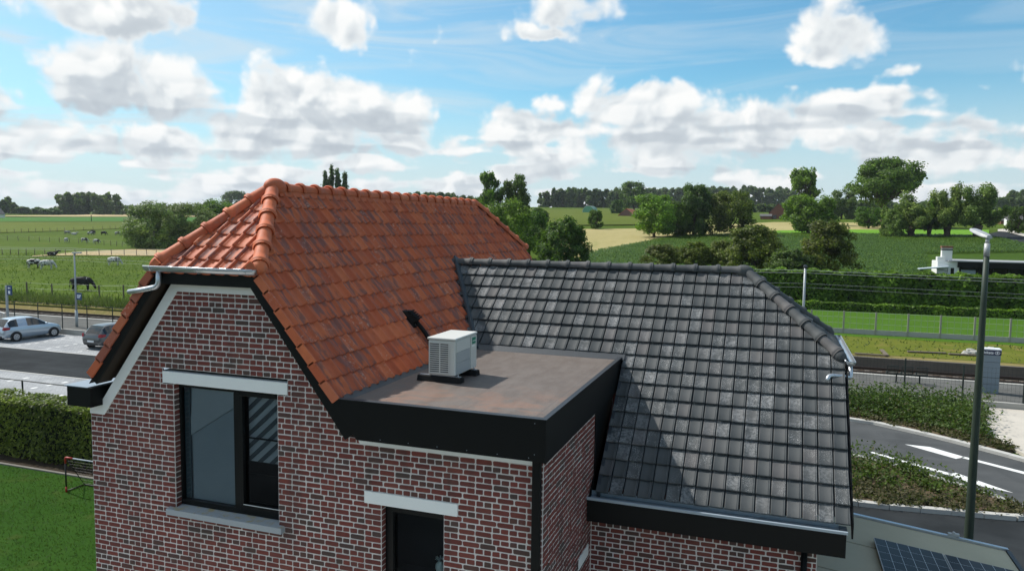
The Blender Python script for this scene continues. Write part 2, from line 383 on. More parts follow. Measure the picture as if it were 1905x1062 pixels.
def redtile_mat(cap=False):
    T = material('red_ridge' if cap else 'red_tile'); r = piece_rnd(T); q1 = hashed(T, r, 1.0); q2 = hashed(T, r, 2.0); q3 = hashed(T, r, 3.0)
    uv = objco(T)
    base = T.ramp(q1, [(0, (.56, .140, .056)), (.35, (.44, .100, .044)), (.7, (.60, .168, .070)), (1, (.49, .120, .054))])
    p = posco(T)
    n = T.noise(p, 9.0, 5.0, .6); big = T.noise(p, 2.1, 3.0, .5)
    # greyish smoke-blue firing flames running down some tiles
    at = T.node('ShaderNodeAttribute'); at.attribute_name = 'tile_uv'; ux, uy, _ = T.sep(at.outputs['Vector'])
    strk = T.noise(T.comb(T.math('ADD', T.math('MULTIPLY', ux, 2.2), T.math('MULTIPLY', r, 57.0)), T.math('MULTIPLY', uy, .5)), 2.0, 3.0, .55, dim='2D')
    fl = T.math('MULTIPLY', T.smooth(strk, .44, .60), T.smooth(q2, .20, .55))
    c = T.mix(T.math('MULTIPLY', fl, .0 if cap else .72), base, (.150, .098, .096, 1))
    pale = T.math('MULTIPLY', T.smooth(T.noise(p, 22.0, 5.0, .7), .52, .70), T.smooth(q3, .78, .92))
    c = T.mix(T.math('MULTIPLY', pale, .0 if cap else .7), c, (.66, .44, .35, 1))
    if cap: c = T.mix(T.math('MULTIPLY', T.smooth(n, .5, .7), .25), c, (.42, .30, .24, 1))
    c = T.mix(T.math('MULTIPLY', T.smooth(n, .42, .7), .22), c, (.30, .080, .045, 1))
    principled(T, c, T.math('ADD', .50, T.math('MULTIPLY', n, .22)), 0, T.noise(p, 70.0, 3.0, .6), .003, .22); return T.m
MAT['red'] = redtile_mat(); MAT['redcap'] = redtile_mat(True)
def darktile_mat(cap=False):
    T = material('dark_ridge' if cap else 'dark_tile'); r = piece_rnd(T); q1 = hashed(T, r, 1.0); q2 = hashed(T, r, 2.0); q3 = hashed(T, r, 3.0)
    p = posco(T)
    base = T.ramp(q1, [(0, (.060, .067, .070)), (.5, (.076, .082, .084)), (.85, (.090, .094, .095)), (1, (.108, .104, .104))])
    n = T.noise(p, 26.0, 6.0, .72); sp = T.noise(p, 95.0, 4.0, .7); big = T.noise(p, 6.0, 4.0, .6)
    fog = T.math('MULTIPLY', T.math('MULTIPLY', T.smooth(n, .36, .62), T.smooth(T.noise(T.vmath('ADD', p, (3, 1, 7)), 4.5, 3.0, .6), .34, .54)), T.smooth(q2, .66, .88))
    c = T.mix(T.math('MULTIPLY', fog, .0 if cap else .55), base, (.30, .305, .31, 1))
    fl = T.math('MULTIPLY', T.smooth(sp, .53, .66), T.math('MULTIPLY', T.smooth(big, .38, .58), T.smooth(q3, .62, .82)))
    c = T.mix(T.math('MULTIPLY', fl, .0 if cap else .85), c, (.60, .60, .59, 1))
    if cap: c = T.mix(T.math('MULTIPLY', T.smooth(n, .5, .72), .3), c, (.13, .125, .12, 1))
    principled(T, c, T.math('ADD', .60, T.math('MULTIPLY', n, .2)), 0, sp, .002, .24); return T.m
MAT['dark'] = darktile_mat(); MAT['darkcap'] = darktile_mat(True)
def membrane_mat():
    T = material('flat_roof_membrane'); p = posco(T)
    n = T.noise(T.vmath('MULTIPLY', p, (2.6, .9, 1.0)), 2.2, 6.0, .68, .4); n2 = T.noise(p, 24.0, 5.0, .7)
    fine = T.noise(T.vmath('MULTIPLY', p, (1.0, 3.5, 1.0)), 6.0, 5.0, .65); px_, py_, pz_ = T.sep(p)
    c = T.mix(T.smooth(n, .34, .66), (.122, .098, .083, 1), (.152, .128, .112, 1))
    c = T.mix(T.math('MULTIPLY', T.smooth(fine, .52, .70), .35), c, (.175, .158, .148, 1))
    rust = T.math('MULTIPLY', T.smooth(T.noise(T.vmath('ADD', p, (3.1, 2.2, 0)), 1.5, 5.0, .62, .5), .50, .66), T.smooth(py_, 10.4, 8.4))
    c = T.mix(T.math('MULTIPLY', rust, .50), c, (.28, .14, .085, 1))
    c = T.mix(T.math('MULTIPLY', T.smooth(n2, .62, .76), .28), c, (.26, .24, .225, 1))
    seam = T.math('LESS_THAN', T.math('ABSOLUTE', T.math('SUBTRACT', T.math('FRACT', T.math('MULTIPLY', T.math('ADD', px_, T.math('MULTIPLY', n, .02)), .95)), .5)), .006)
    c = T.mix(T.math('MULTIPLY', seam, .45), c, (.09, .08, .075, 1))
    principled(T, c, T.math('ADD', .5, T.math('MULTIPLY', n, .25)), 0, n2, .004, .4); return T.m
MAT['membrane'] = membrane_mat()

# ================================================================== the house
S = 1.15                       # house measurements below are in house units of 1.15 m, taken from the drone position
def P(u, v, w): return np.array([S*u, S*v, HC + S*w])
WG = -HC/S                     # ground level in house units
house = thing('brick_house', 'red brick house with half-hipped orange tiled roof, dark tiled wing and flat-roofed bay', 'house', P(-5.3, 11.0, WG))
def hb(mb, a, b, m=0):
    """box between two corners in house units"""
    p, q = P(*a), P(*b); return mb.box(min(p[0],q[0]), max(p[0],q[0]), min(p[1],q[1]), max(p[1],q[1]), min(p[2],q[2]), max(p[2],q[2]), m)

V0 = 7.3                       # gable wall plane
UL, UR = -8.39, -2.20          # gable wall from corner to corner
V1 = 9.48                      # front wall of the dark wing
UD = .586                      # right end of the dark wing's wall
CW, CS = .066, .194            # brick course, stretcher pitch
JT = .0155                     # joint
WIN = (-7.02, -5.48, -3.60, -2.03)      # big window opening
SWN = (-4.10, -3.33, -4.28, -3.17)      # small window opening
LINT = [(-7.18, -5.335, -2.03, -1.88), (-4.315, -3.165, -3.175, -3.03)]
SILL = (-7.12, -5.40, -3.69, -3.60)

# --- brick shapes: an irregular eight-sided face with its sides, in a unit box (x width, y depth, z height)
def brick_shape(seed):
    g = np.random.default_rng(seed); c = .06; cz = .16; j = lambda s: g.uniform(-s, s)
    xs = [-.5+c, .5-c, .5, .5, .5-c, -.5+c, -.5, -.5]; zs = [-.5, -.5, -.5+cz, .5-cz, .5, .5, .5-cz, -.5+cz]
    f = [(x*(1+j(.02)) + j(.012), -.5 + j(.10), z + j(.05)) for x, z in zip(xs, zs)]
    b = [(x, .5, z) for (x, y, z) in f]
    V = np.array(f + b); F = [tuple(range(8))] + [(i, i+8, (i+1) % 8 + 8, (i+1) % 8) for i in range(8)]
    return V, F
BSH = [brick_shape(100+i) for i in range(10)]
BME = []
for V, F in BSH:
    mb = MB(); mb.add(V, F); BME.append(mb.mesh('brick', MAT['brick']))

def cut(iv, holes):
    out = [iv]
    for (a, b) in holes:
        nx = []
        for (p, q) in out:
            if b <= p or a >= q: nx.append((p, q)); continue
            if a > p: nx.append((p, a))
            if b < q: nx.append((b, q))
        out = nx
    return [(p, q) for p, q in out if q - p > .012]
def gable_iv(w):
    if w > -.84: return []
    l = UL if w < -2.50 else -6.916 - (-.877 - w)/1.337 - .045
    r = UR if w < -2.43 else -5.692 + (-.875 - w)/1.337 + .045
    holes = [(a, b) for (a, b, c, d) in (WIN, SWN) + tuple(LINT) if c - .005 < w < d + .005]
    if SILL[2] < w < SILL[3]: holes.append((SILL[0]+.0, SILL[1]))
    return cut((l, r), holes)
bricks = []      # (centre u, v, w, half length, axis) ; axis 0: along u (facing viewer), 1: along v (facing +u), 2: jamb facing +u
mort = MB()
def lay(iv, w, k, emit):
    """one course: header courses alternate with stretcher courses, cut bricks at the ends"""
    a, b = iv; pitch = CS/2 if k % 2 == 0 else CS
    x = a; first = True
    off = 0.0 if k % 2 == 0 else CS*.25*((k//2) % 2)
    n = random.uniform(-.15, .15)*pitch*.3
    x0 = math.floor((a - UL - off)/pitch)*pitch + UL + off
    cuts = [a]; x = x0
    while x < b:
        x += pitch
        if x > a + .045 and x < b - .045: cuts.append(x + random.uniform(-.006, .006))
    cuts.append(b)
    for p, q in zip(cuts[:-1], cuts[1:]):
        emit((p+q)/2, w, (q-p) - JT)
k = 0; w = -.885
while w > WG:
    for iv in gable_iv(w):
        lay(iv, w, k, lambda c, ww, L: bricks.append((c, V0, ww, L, 0)))
        p, q = P(iv[0], V0, w - CW/2), P(iv[1], V0, w + CW/2)
        mort.add([(p[0],p[1],p[2]),(q[0],p[1],p[2]),(q[0],p[1],q[2]),(p[0],p[1],q[2])], [(0,1,2,3)])
    # reveals of the two windows (left jamb seen from the right)
    for (a, b, c, d) in (WIN, SWN):
        if c < w < d:
            L = .10 if k % 2 else .13
            bricks.append((a + .0, V0 + .065, w, .118, 2))
    k += 1; w -= CW
k = 0; w = -2.47
SIDE_TOP = -2.42
while w > WG:
    lay((V0 + .002, 9.62), w, k + 1, lambda c, ww, L: bricks.append((UR, c, ww, L, 1)))
    if w < -3.88: lay((UR + .01, UD), w, k, lambda c, ww, L: bricks.append((c, V1, ww, L, 0)))
    k += 1; w -= CW
wall = mort.build('gable_wall', MAT['mortar'], house); wall['label'] = 'brick wall in bands of headers and stretchers with pale joints'
mb = MB()
p, q = P(UR, V0, WG), P(UR, 9.64, -2.30); mb.add([(p[0],p[1],p[2]),(p[0],q[1],p[2]),(p[0],q[1],q[2]),(p[0],p[1],q[2])], [(0,1,2,3)])
side_wall = mb.build('side_wall', MAT['mortar'], house)
mb = MB(); mb.prism([P(-2.215, 9.60, -2.38), P(-2.215, 10.75, -2.38), P(-2.215, 9.35, -3.50), P(-2.215, 9.35, -3.80), P(-2.215, 9.60, -3.80)], (.03*S, 0, 0)); mb.build('side_cladding', MAT['black'], house)
mb = MB()
p, q = P(UR, V1, WG), P(UD, V1, -3.70); mb.add([(p[0],p[1],p[2]),(q[0],p[1],p[2]),(q[0],p[1],q[2]),(p[0],p[1],q[2])], [(0,1,2,3)])
wing_wall = mb.build('wing_wall', MAT['mortar'], house)
mb = MB()          # walls turned away from the viewer, window reveals
for (a, b) in (((UL, V0), (UL, 16.4)), ((UL, 16.4), (-4.3, 16.4)), ((-4.3, 16.4), (-4.3, 15.3)), ((-4.3, 15.3), (UD, 15.3)), ((UD, 15.3), (UD, V1))):
    p, q = P(*a, WG), P(*b, -2.6 if a[0] < -4 or b[0] < -4 else -3.7)
    mb.add([(p[0],p[1],p[2]),(q[0],q[1],p[2]),(q[0],q[1],q[2]),(p[0],p[1],q[2])], [(0,1,2,3)])
back_wall = mb.build('back_wall', MAT['brick_far'], house)
mb = MB()
for (a, b, c, d) in (WIN, SWN):
    p, q = P(a, V0, c), P(b, V0 + .13, d)
    mb.add([(p[0],p[1],p[2]),(p[0],q[1],p[2]),(p[0],q[1],q[2]),(p[0],p[1],q[2])], [(0,1,2,3)])
    mb.add([(q[0],p[1],p[2]),(q[0],q[1],p[2]),(q[0],q[1],q[2]),(q[0],p[1],q[2])], [(0,1,2,3)])
    mb.add([(p[0],p[1],q[2]),(q[0],p[1],q[2]),(q[0],q[1],q[2]),(p[0],q[1],q[2])], [(0,1,2,3)])
reveal = mb.build('window_reveal', MAT['mortar'], house)

def pix(p):
    d = np.asarray(p) - np.array([0, 0, HC]); z = d @ CF
    return 952.5 + FPX*(d @ CR)/z, 531.0 - FPX*(d @ CU)/z, z
def place_pieces(items, nmax, score, single, merge):
    """the nmax pieces that show largest become objects, the rest is joined"""
    sc = sorted(range(len(items)), key=lambda i: -score(items[i])); top = set(sc[:nmax])
    for i, it in enumerate(items): (single if i in top else merge)(it)
def brick_xf(it):
    c, v, w, L, ax = it
    g = random.randint(0, 9); D_ = .03; H_ = CW - JT + random.uniform(-.003, .003); pro = .004 + random.uniform(-.001, .002)
    if ax == 0: M = np.array([[L, 0, 0], [0, D_, 0], [0, 0, H_]]); o = P(c, v + D_/2 - pro, w)
    else: M = np.array([[0, -D_, 0], [L, 0, 0], [0, 0, H_]]); o = P(c - D_/2 + pro, v, w)
    return g, M*S, o
def brick_score(it):
    x, y, z = pix(P(it[0], it[1], it[2]))
    if not (0 < x < 1905 and 0 < y < 1062): return -1
    if it[4] == 1: return .3*it[3]/z
    return it[3]/z
merged = {0: MB(), 1: MB(), 2: MB()}
def brick_single(it):
    g, M, o = brick_xf(it)
    ob = link('brick', BME[g], {0: wall, 1: side_wall, 2: reveal}[it[4]] if it[1] != V1 else wing_wall)
    A = Matrix.Identity(4)
    for i in range(3):
        for j in range(3): A[i][j] = M[i][j]
        A[i][3] = o[i]
    ob.matrix_basis = A
def brick_merge(it):
    g, M, o = brick_xf(it); V, F = BSH[g]
    merged[1 if it[4] == 1 else (2 if it[1] == V1 else 0)].add(V @ M.T + o, F)
place_pieces(bricks, 300, brick_score, brick_single, brick_merge)
for i, par in ((0, wall), (1, side_wall), (2, wing_wall)):
    tag(merged[i].build('brickwork', MAT['brick'], par), kind='stuff')

# --- lintels, sills, white band along the rake
for i, (a, b, c, d) in enumerate(LINT): hb(MB(), (a, V0 - .012, c + .002), (b, V0 + .1, d - .002)).build('lintel', MAT['white'], house, bevel=.004)
mb = MB(); p = [P(SILL[0], V0-.075, -3.69), P(SILL[0], V0-.075, -3.615), P(SILL[0], V0+.14, -3.592), P(SILL[0], V0+.14, -3.69)]
mb.prism(p, (S*(SILL[1]-SILL[0]), 0, 0)); mb.build('window_sill', MAT['sill'], house, bevel=.006)
mb = MB(); p = [P(-4.2, V0-.06, -4.36), P(-4.2, V0-.06, -4.30), P(-4.2, V0+.14, -4.28), P(-4.2, V0+.14, -4.36)]
mb.prism(p, (S*.97, 0, 0)); mb.build('window_sill', MAT['sill'], house, bevel=.006)
def band(pts_uw, v0, v1, mat, name, par, bev=.002):
    mb = MB(); mb.prism([P(a, v0, b) for a, b in pts_uw], (0, S*(v1-v0), 0)); return mb.build(name, mat, par, bevel=bev)
band([(-6.916, -.877), (-6.99, -.775), (-5.70, -.765), (-5.73, -.877)], V0-.02, V0+.05, MAT['white'], 'rake_trim', house)
band([(-6.916, -.879), (-8.152, -2.531), (-8.389, -2.531), (-8.389, -2.42), (-8.235, -2.42), (-6.993, -.777)], V0-.018, V0+.05, MAT['white'], 'rake_trim', house)
band([(-4.36, -2.492), (-4.40, -2.40), (UR-.075, -2.40), (UR-.075, -2.492)], V0-.03, V0+.05, MAT['white'], 'frieze_strip', house)

# --- windows
def window(a, b, c, d, split, name):
    win = MB(); f = .045
    v = V0 + .085
    hb(win, (a+.004, v, d-.055), (b-.004, v+.07, d-.002)); hb(win, (a+.004, v, c+.008), (b-.004, v+.07, c+.075))
    hb(win, (a+.004, v, c+.075), (a+f*.55, v+.07, d-.055)); hb(win, (b-f*.8, v, c+.075), (b-.004, v+.07, d-.055))
    if split: hb(win, (split-.035, v-.012, c+.0755), (split+.045, v+.07, d-.0555))
    wo = win.build('window', MAT['frame'], house, bevel=.004)
    ps = [(a, split or b)] + ([(split, b)] if split else [])
    for (p, q) in ps:
        pm = MB(); A, B = P(p, v+.04, c), P(q, v+.04, d); pm.add([(A[0],A[1],A[2]),(B[0],A[1],A[2]),(B[0],A[1],B[2]),(A[0],A[1],B[2])], [(0,1,2,3)])
        pm.build('pane', MAT['glass'], wo)
    return wo
wl = window(*WIN[:2], WIN[2], WIN[3], -6.14, 'window')
# right sash frame, its pale bottom bead and the screens and stripes behind the glass that imitate its reflections
mb = MB(); a, b, c, d = -6.095, WIN[1]-.02, WIN[2]+.06, WIN[3]-.04; v = V0+.07
hb(mb, (a, v, c), (b, v+.05, c+.075)); hb(mb, (a, v, d-.045), (b, v+.05, d)); hb(mb, (a, v, c+.0755), (a+.05, v+.05, d-.0455)); hb(mb, (b-.012, v, c+.0755), (b, v+.05, d-.0455))
mb.build('sash_frame', MAT['frame'], wl, bevel=.004)
hb(MB(), (a+.05, v-.006, c+.077), (b-.012, v+.0, c+.083)).build('glazing_bead', MAT['white'], wl)
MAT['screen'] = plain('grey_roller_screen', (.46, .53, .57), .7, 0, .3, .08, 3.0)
MAT['screen2'] = plain('pale_reflection_screen', (.60, .65, .67), .7, 0, .3, .08, 3.0)
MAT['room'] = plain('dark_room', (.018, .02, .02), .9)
MAT['slat'] = plain('dark_reflection_stripe', (.09, .115, .13), .7)  # dark tone for the stripes of the imitated window reflection
hb(MB(), (WIN[0]+.03, V0+.17, WIN[2]+.05), (-6.15, V0+.175, WIN[3]-.03)).build('reflection_screen', MAT['screen'], wl)
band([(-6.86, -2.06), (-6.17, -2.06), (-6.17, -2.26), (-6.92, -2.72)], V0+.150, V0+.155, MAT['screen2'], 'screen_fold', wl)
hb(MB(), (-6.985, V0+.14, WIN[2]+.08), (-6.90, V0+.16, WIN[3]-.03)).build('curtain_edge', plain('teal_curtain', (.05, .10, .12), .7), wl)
mb = MB(); hb(mb, (-6.05, V0+.20, -2.95), (WIN[1], V0+.21, WIN[3])); mb.build('reflection_screen', MAT['screen2'], wl)  # pale sheet standing in for the bright reflection in the right sash
mb = MB()
def clip_uw(poly, lo, hi, ax):
    out = []
    for (p, q) in zip(poly, poly[1:] + poly[:1]):
        for lim, sg_ in ((None, 0),): pass
    def half(pl, lim, sg_):
        o_ = []
        for p, q in zip(pl, pl[1:] + pl[:1]):
            ip, iq = sg_*(p[ax]-lim) >= 0, sg_*(q[ax]-lim) >= 0
            if ip: o_.append(p)
            if ip != iq: t = (lim-p[ax])/(q[ax]-p[ax]); o_.append((p[0]+(q[0]-p[0])*t, p[1]+(q[1]-p[1])*t))
        return o_
    return half(half(poly, lo, 1), hi, -1)
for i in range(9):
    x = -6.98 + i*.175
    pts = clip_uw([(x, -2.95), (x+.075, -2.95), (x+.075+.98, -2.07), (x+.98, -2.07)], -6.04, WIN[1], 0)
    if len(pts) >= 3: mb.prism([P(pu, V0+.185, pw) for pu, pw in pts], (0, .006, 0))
tag(mb.build('reflection_stripes', MAT['slat'], wl), kind='stuff')  # slanted dark bars imitating a striped reflection in the pane
mb = MB()
for z in (-2.66, -3.11): hb(mb, (-6.05, V0+.16, z), (WIN[1], V0+.17, z+.018))
mb.build('glazing_bar', MAT['frame'], wl)
ws = window(*SWN[:2], SWN[2], SWN[3], None, 'window')
mb = MB(); a, b, c, d = SWN[0]+.03, SWN[1]-.005, SWN[2]+.06, SWN[3]-.04
hb(mb, (a, v, c), (b, v+.05, c+.06)); hb(mb, (a, v, d-.05), (b, v+.05, d)); hb(mb, (a, v, c+.0605), (a+.08, v+.05, d-.0505))
mb.build('sash_frame', MAT['frame'], ws, bevel=.004)
hb(MB(), (a+.06, v-.006, c+.062), (b, v, c+.068)).build('glazing_bead', MAT['white'], ws)
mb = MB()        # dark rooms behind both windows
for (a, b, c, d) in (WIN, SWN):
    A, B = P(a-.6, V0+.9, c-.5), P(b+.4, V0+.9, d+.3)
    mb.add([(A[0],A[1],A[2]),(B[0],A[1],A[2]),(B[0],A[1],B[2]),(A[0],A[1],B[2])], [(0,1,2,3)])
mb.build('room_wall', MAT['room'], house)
# ornament on the inner sill of the small window
vase = thing('ornament', 'small pale turquoise vase ornament standing behind the small dark window', 'vase', P(-3.47, V0+.22, -3.98))
def lathe(mb, c, prof, n=16):
    vs = [(c[0]+r_*math.cos(2*math.pi*k/n), c[1]+r_*math.sin(2*math.pi*k/n), c[2]+z) for r_, z in prof for k in range(n)]
    fs = [(i*n+k, i*n+(k+1) % n, (i+1)*n+(k+1) % n, (i+1)*n+k) for i in range(len(prof)-1) for k in range(n)]
    return mb.add(vs, fs)
c0 = P(-3.47, V0+.22, -3.98)
MAT['vase'] = plain('turquoise_glaze', (.62, .74, .70), .3)
lathe(MB(), c0, [(.0, 0), (.03, 0), (.028, .02), (.05, .05), (.068, .10), (.062, .15), (.03, .18), (.035, .2), (.05, .205)]).build('body', MAT['vase'], vase, smooth=True)
mb = MB()
for a in range(6): mb.tube([c0+np.array([0, 0, .19]), c0+np.array([.05*math.cos(a), .05*math.sin(a), .24]), c0+np.array([.075*math.cos(a), .075*math.sin(a), .225])], [.012, .010, .004], 6)
mb.build('petals', MAT['vase'], vase, smooth=True)
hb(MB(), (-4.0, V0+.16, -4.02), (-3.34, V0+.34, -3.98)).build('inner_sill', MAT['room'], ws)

# --- roof planes: (origin, across, down, normal)
TH = math.atan(1.322); CT, ST = math.cos(TH), math.sin(TH)
RU, RW = -6.35, .42                   # red ridge
n_rr = np.array([ST, 0, CT]); n_rl = np.array([-ST, 0, CT])
HF = math.atan2(.42+.60, 8.42-7.10); n_rf = np.array([0, -math.sin(HF), math.cos(HF)])
n_rb = np.array([0, math.sin(HF), math.cos(HF)])
ridge0, ridge1 = np.array([RU, 8.42, RW]), np.array([RU, 15.45, RW])
d_rr = n_rr @ ridge0; d_rl = n_rl @ ridge0; d_rf = n_rf @ ridge0; d_rb = n_rb @ ridge1
TD = math.atan(.883); CD, SD = math.cos(TD), math.sin(TD)
DV, DW = 12.41, -.72                  # dark ridge
n_df = np.array([0, -SD, CD]); n_db = np.array([0, SD, CD])
dr1 = np.array([-.46, DV, DW]); d_df = n_df @ dr1; d_db = n_db @ dr1
# right half hip of the dark wing: eave at u=.95, w=-1.83
HD = math.atan2(1.83-.72, .93+.46); n_dh = np.array([math.sin(HD), 0, math.cos(HD)]); d_dh = n_dh @ dr1

def tile_shape(pitch, gauge, mirror, seed):
    g = np.random.default_rng(seed)
    prof = [(-.015, .002), (.05, .009), (.10, -.002), (.28, -.010), (.55, -.012), (.72, -.004), (.79, .020), (.85, .036), (.92, .036), (.98, .018), (1.0, -.006)]
    if not mirror: prof = [(.015, -.010), (.03, .002), (.07, .003), (.10, .001), (.40, -.001), (.75, .000), (.785, .005), (.815, .005), (.84, .001), (.86, .001), (.885, .007), (.925, .006), (.945, -.014)]
    if mirror: prof = [(1-a, b) for a, b in reversed(prof)]
    L = gauge*1.10; V = []; UV = []; F = []; n = len(prof)
    for iy, fy in enumerate((0, .5, .96, 1.0)):
        lift = .004 + (.024 if mirror else .036)*fy
        for a, b in prof:
            nose = -.002 if iy < 3 else -.008
            V.append((a*pitch, fy*L + (0.0 if iy < 3 else .004*math.sin(a*math.pi)), b*.9 + lift + (nose if iy == 3 else 0) + g.uniform(-.0006, .0006))); UV.append((a, fy))
    for a, b in prof: V.append((a*pitch, L*.995, b*.9 + (.028 if mirror else .036) - (.030 if mirror else .018))); UV.append((a, 1.02))
    for iy in range(4):
        for i in range(n-1): q = iy*n+i; F.append((q, q+1, q+n+1, q+n))
    # sides
    return np.array(V), F, np.array(UV)
def tile_mesh(name, shp, mat):
    V, F, UV = shp; mb = MB(); mb.add(V*S, F); me = mb.mesh(name, mat, True); set_uv(me, UV); return me
def set_uv(me, UV):
    at = me.attributes.new('tile_uv', 'FLOAT_VECTOR', 'POINT'); a = np.zeros((len(UV), 3), np.float32); a[:, :2] = UV; at.data.foreach_set('vector', a.reshape(-1))
def clip_geo(V, F, UV, planes):
    """cut a tile with half spaces n.p <= d (house units)"""
    bm = bmesh.new(); lu = bm.verts.layers.float_vector.new('tile_uv')
    vs = []
    for v_, t in zip(V, UV):
        q = bm.verts.new(v_); q[lu] = (t[0], t[1], 0); vs.append(q)
    for f in F: bm.faces.new([vs[i] for i in f])
    for n_, d_ in planes:
        bmesh.ops.bisect_plane(bm, geom=bm.verts[:]+bm.edges[:]+bm.faces[:], plane_co=Vector(n_*d_), plane_no=Vector(n_), clear_outer=True)
    bm.verts.index_update()
    r_ = (np.array([v_.co[:] for v_ in bm.verts]), [tuple(x.index for x in f.verts) for f in bm.faces], np.array([v_[lu][:2] for v_ in bm.verts])); bm.free(); return r_
class Roof:
    def __init__(s, name, kind, pitch, gauge, mat, parent, mirror=False, count=300):
        s.items = []; s.pitch, s.gauge, s.mat, s.parent, s.count, s.name = pitch, gauge, mat, parent, count, name
        s.shapes = [tile_shape(pitch, gauge, mirror, 50+i) for i in range(6)]
        s.meshes = [tile_mesh(name, q, mat) for q in s.shapes]; s.J = MB(); s.JUV = []
    def cover(s, O, a, dn, n, rows, cols, clips, tol=.015, visible=True, x0=0.0, stagger=0.0, skip=None):
        A = np.stack([a, dn, n], 1)
        for i in range(rows):
            for j in cols:
                o = O + a*(x0 + j*s.pitch + (stagger if i % 2 else 0)) + dn*(i*s.gauge)
                rz = random.uniform(-.010, .010); c, s_ = math.cos(rz), math.sin(rz)
                rx = random.uniform(-.010, .010)
                Rm = np.array([[c, -s_, 0], [s_, c, 0], [0, 0, 1]]) @ np.array([[1, 0, 0], [0, math.cos(rx), -math.sin(rx)], [0, math.sin(rx), math.cos(rx)]])
                o = o + n*random.uniform(-.0015, .0025) + a*random.uniform(-.0025, .0025)
                g = random.randint(0, 5); M = A @ Rm; V, F, UV = s.shapes[g]; Wv = V @ M.T + o
                mx = [max(Wv @ n_ - d_) for n_, d_ in clips]; mn = [min(Wv @ n_ - d_) for n_, d_ in clips]
                if any(q > -tol*.2 for q in mn): continue
                if skip and skip(Wv.mean(0)): continue
                if all(q <= tol for q in mx): s.items.append((g, M, o, Wv.mean(0), visible))
                else:
                    V2, F2, U2 = clip_geo(Wv, F, UV, [(n_, d_ + tol*.5) for (n_, d_), q in zip(clips, mx) if q > tol])
                    if len(F2): s.J.add(V2*S + np.array([0, 0, HC]), F2); s.JUV.append(U2)
    def finish(s):
        def score(it):
            if not it[4]: return -1
            x, y, z = pix(it[3]*S + np.array([0, 0, HC]))
            if not (-20 < x < 1925 and 0 < y < 1075): return -1
            vd = it[3]/np.linalg.norm(it[3]); return abs(it[1][:, 2] @ vd)/z**2
        def single(it):
            g, M, o, c, v = it; ob = link(s.name, s.meshes[g], s.parent); A = Matrix.Identity(4); ow = o*S + np.array([0, 0, HC])
            for i in range(3):
                for j in range(3): A[i][j] = M[i][j]
                A[i][3] = ow[i]
            ob.matrix_basis = A
        def merge(it):
            g, M, o, c, v = it; V, F, UV = s.shapes[g]; s.J.add((V @ M.T + o)*S + np.array([0, 0, HC]), F); s.JUV.append(UV)
        place_pieces(s.items, s.count, score, single, merge)
        ob = s.J.build(s.name + '_field', s.mat, s.parent, smooth=True); set_uv(ob.data, np.concatenate(s.JUV)); tag(ob, kind='stuff')

RG = .2435; RP = .196
mb = MB()       # underlay below the red tiles, a closed skin a little under the tile plane
def H3(x): return np.asarray(x)*S + np.array([0, 0, HC])
EV = -2.02
def und(pts): mb.add([H3(p) for p in pts], [tuple(range(len(pts)))])
uR, uL = -4.56, -8.23
z_ = .035
def rrp(u, v): return (u, v, RW - 1.322*abs(u-RU) - z_)
cf = .78
und([rrp(uR, 7.14), rrp(uR, 16.7), rrp(RU+cf, 16.7), (RU, 15.45, RW-z_), (RU, 8.42, RW-z_), rrp(RU+cf, 7.14)])
und([rrp(uL, 7.14), rrp(uL, 16.7), rrp(RU-cf, 16.7), (RU, 15.45, RW-z_), (RU, 8.42, RW-z_), rrp(RU-cf, 7.14)])
und([rrp(RU-cf, 7.14), rrp(RU+cf, 7.14), (RU, 8.42, RW-z_)]); und([rrp(RU-cf, 16.7), rrp(RU+cf, 16.7), (RU, 15.45, RW-z_)])
red_roof = mb.build('red_roof', MAT['soffit'], house); red_roof['label'] = 'orange clay tiled roof with half hips'
RR = Roof('clay_tile', 'r', RP, RG, MAT['red'], red_roof, mirror=True, count=300)
VF = (np.array([0, -1.0, 0]), -7.10); VB = (np.array([0, 1.0, 0]), 16.72)
L_sl = math.hypot(uR-RU, 1.322*(uR-RU)); rows = 12
off0 = L_sl - (rows-1)*RG - RG*1.10 + .03
dn_r = np.array([CT, 0, -ST]); dn_l = np.array([-CT, 0, -ST])
und_skip = lambda c: c[1] > 12.9 and c[2] < -1.35
RR.cover(np.array([RU, 16.8, RW]) + dn_r*off0, np.array([0, -1.0, 0]), dn_r, n_rr, rows, range(0, 50), [(n_rf, d_rf), (n_rb, d_rb), VF, VB], skip=und_skip)
RR.cover(np.array([RU, 7.10, RW]) + dn_l*off0, np.array([0, 1.0, 0]), dn_l, n_rl, rows, range(0, 50), [(n_rf, d_rf), (n_rb, d_rb), VF, VB], visible=False)
dn_f = np.array([0, -math.cos(HF), -math.sin(HF)]); dn_b = np.array([0, math.cos(HF), -math.sin(HF)])
Lf = math.hypot(1.32, 1.02); rf = 7; o_f = Lf - (rf-1)*RG - RG*1.10 + .05
RR.cover(np.array([RU, 8.42, RW]) + dn_f*o_f + np.array([.98, 0, 0]), np.array([-1.0, 0, 0]), dn_f, n_rf, rf, range(0, 11), [(n_rr, d_rr), (n_rl, d_rl)])
RR.cover(np.array([RU, 15.45, RW]) + dn_b*o_f + np.array([-1.0, 0, 0]), np.array([1.0, 0, 0]), dn_b, n_rb, rf, range(0, 11), [(n_rr, d_rr), (n_rl, d_rl)], visible=False)
RR.finish()

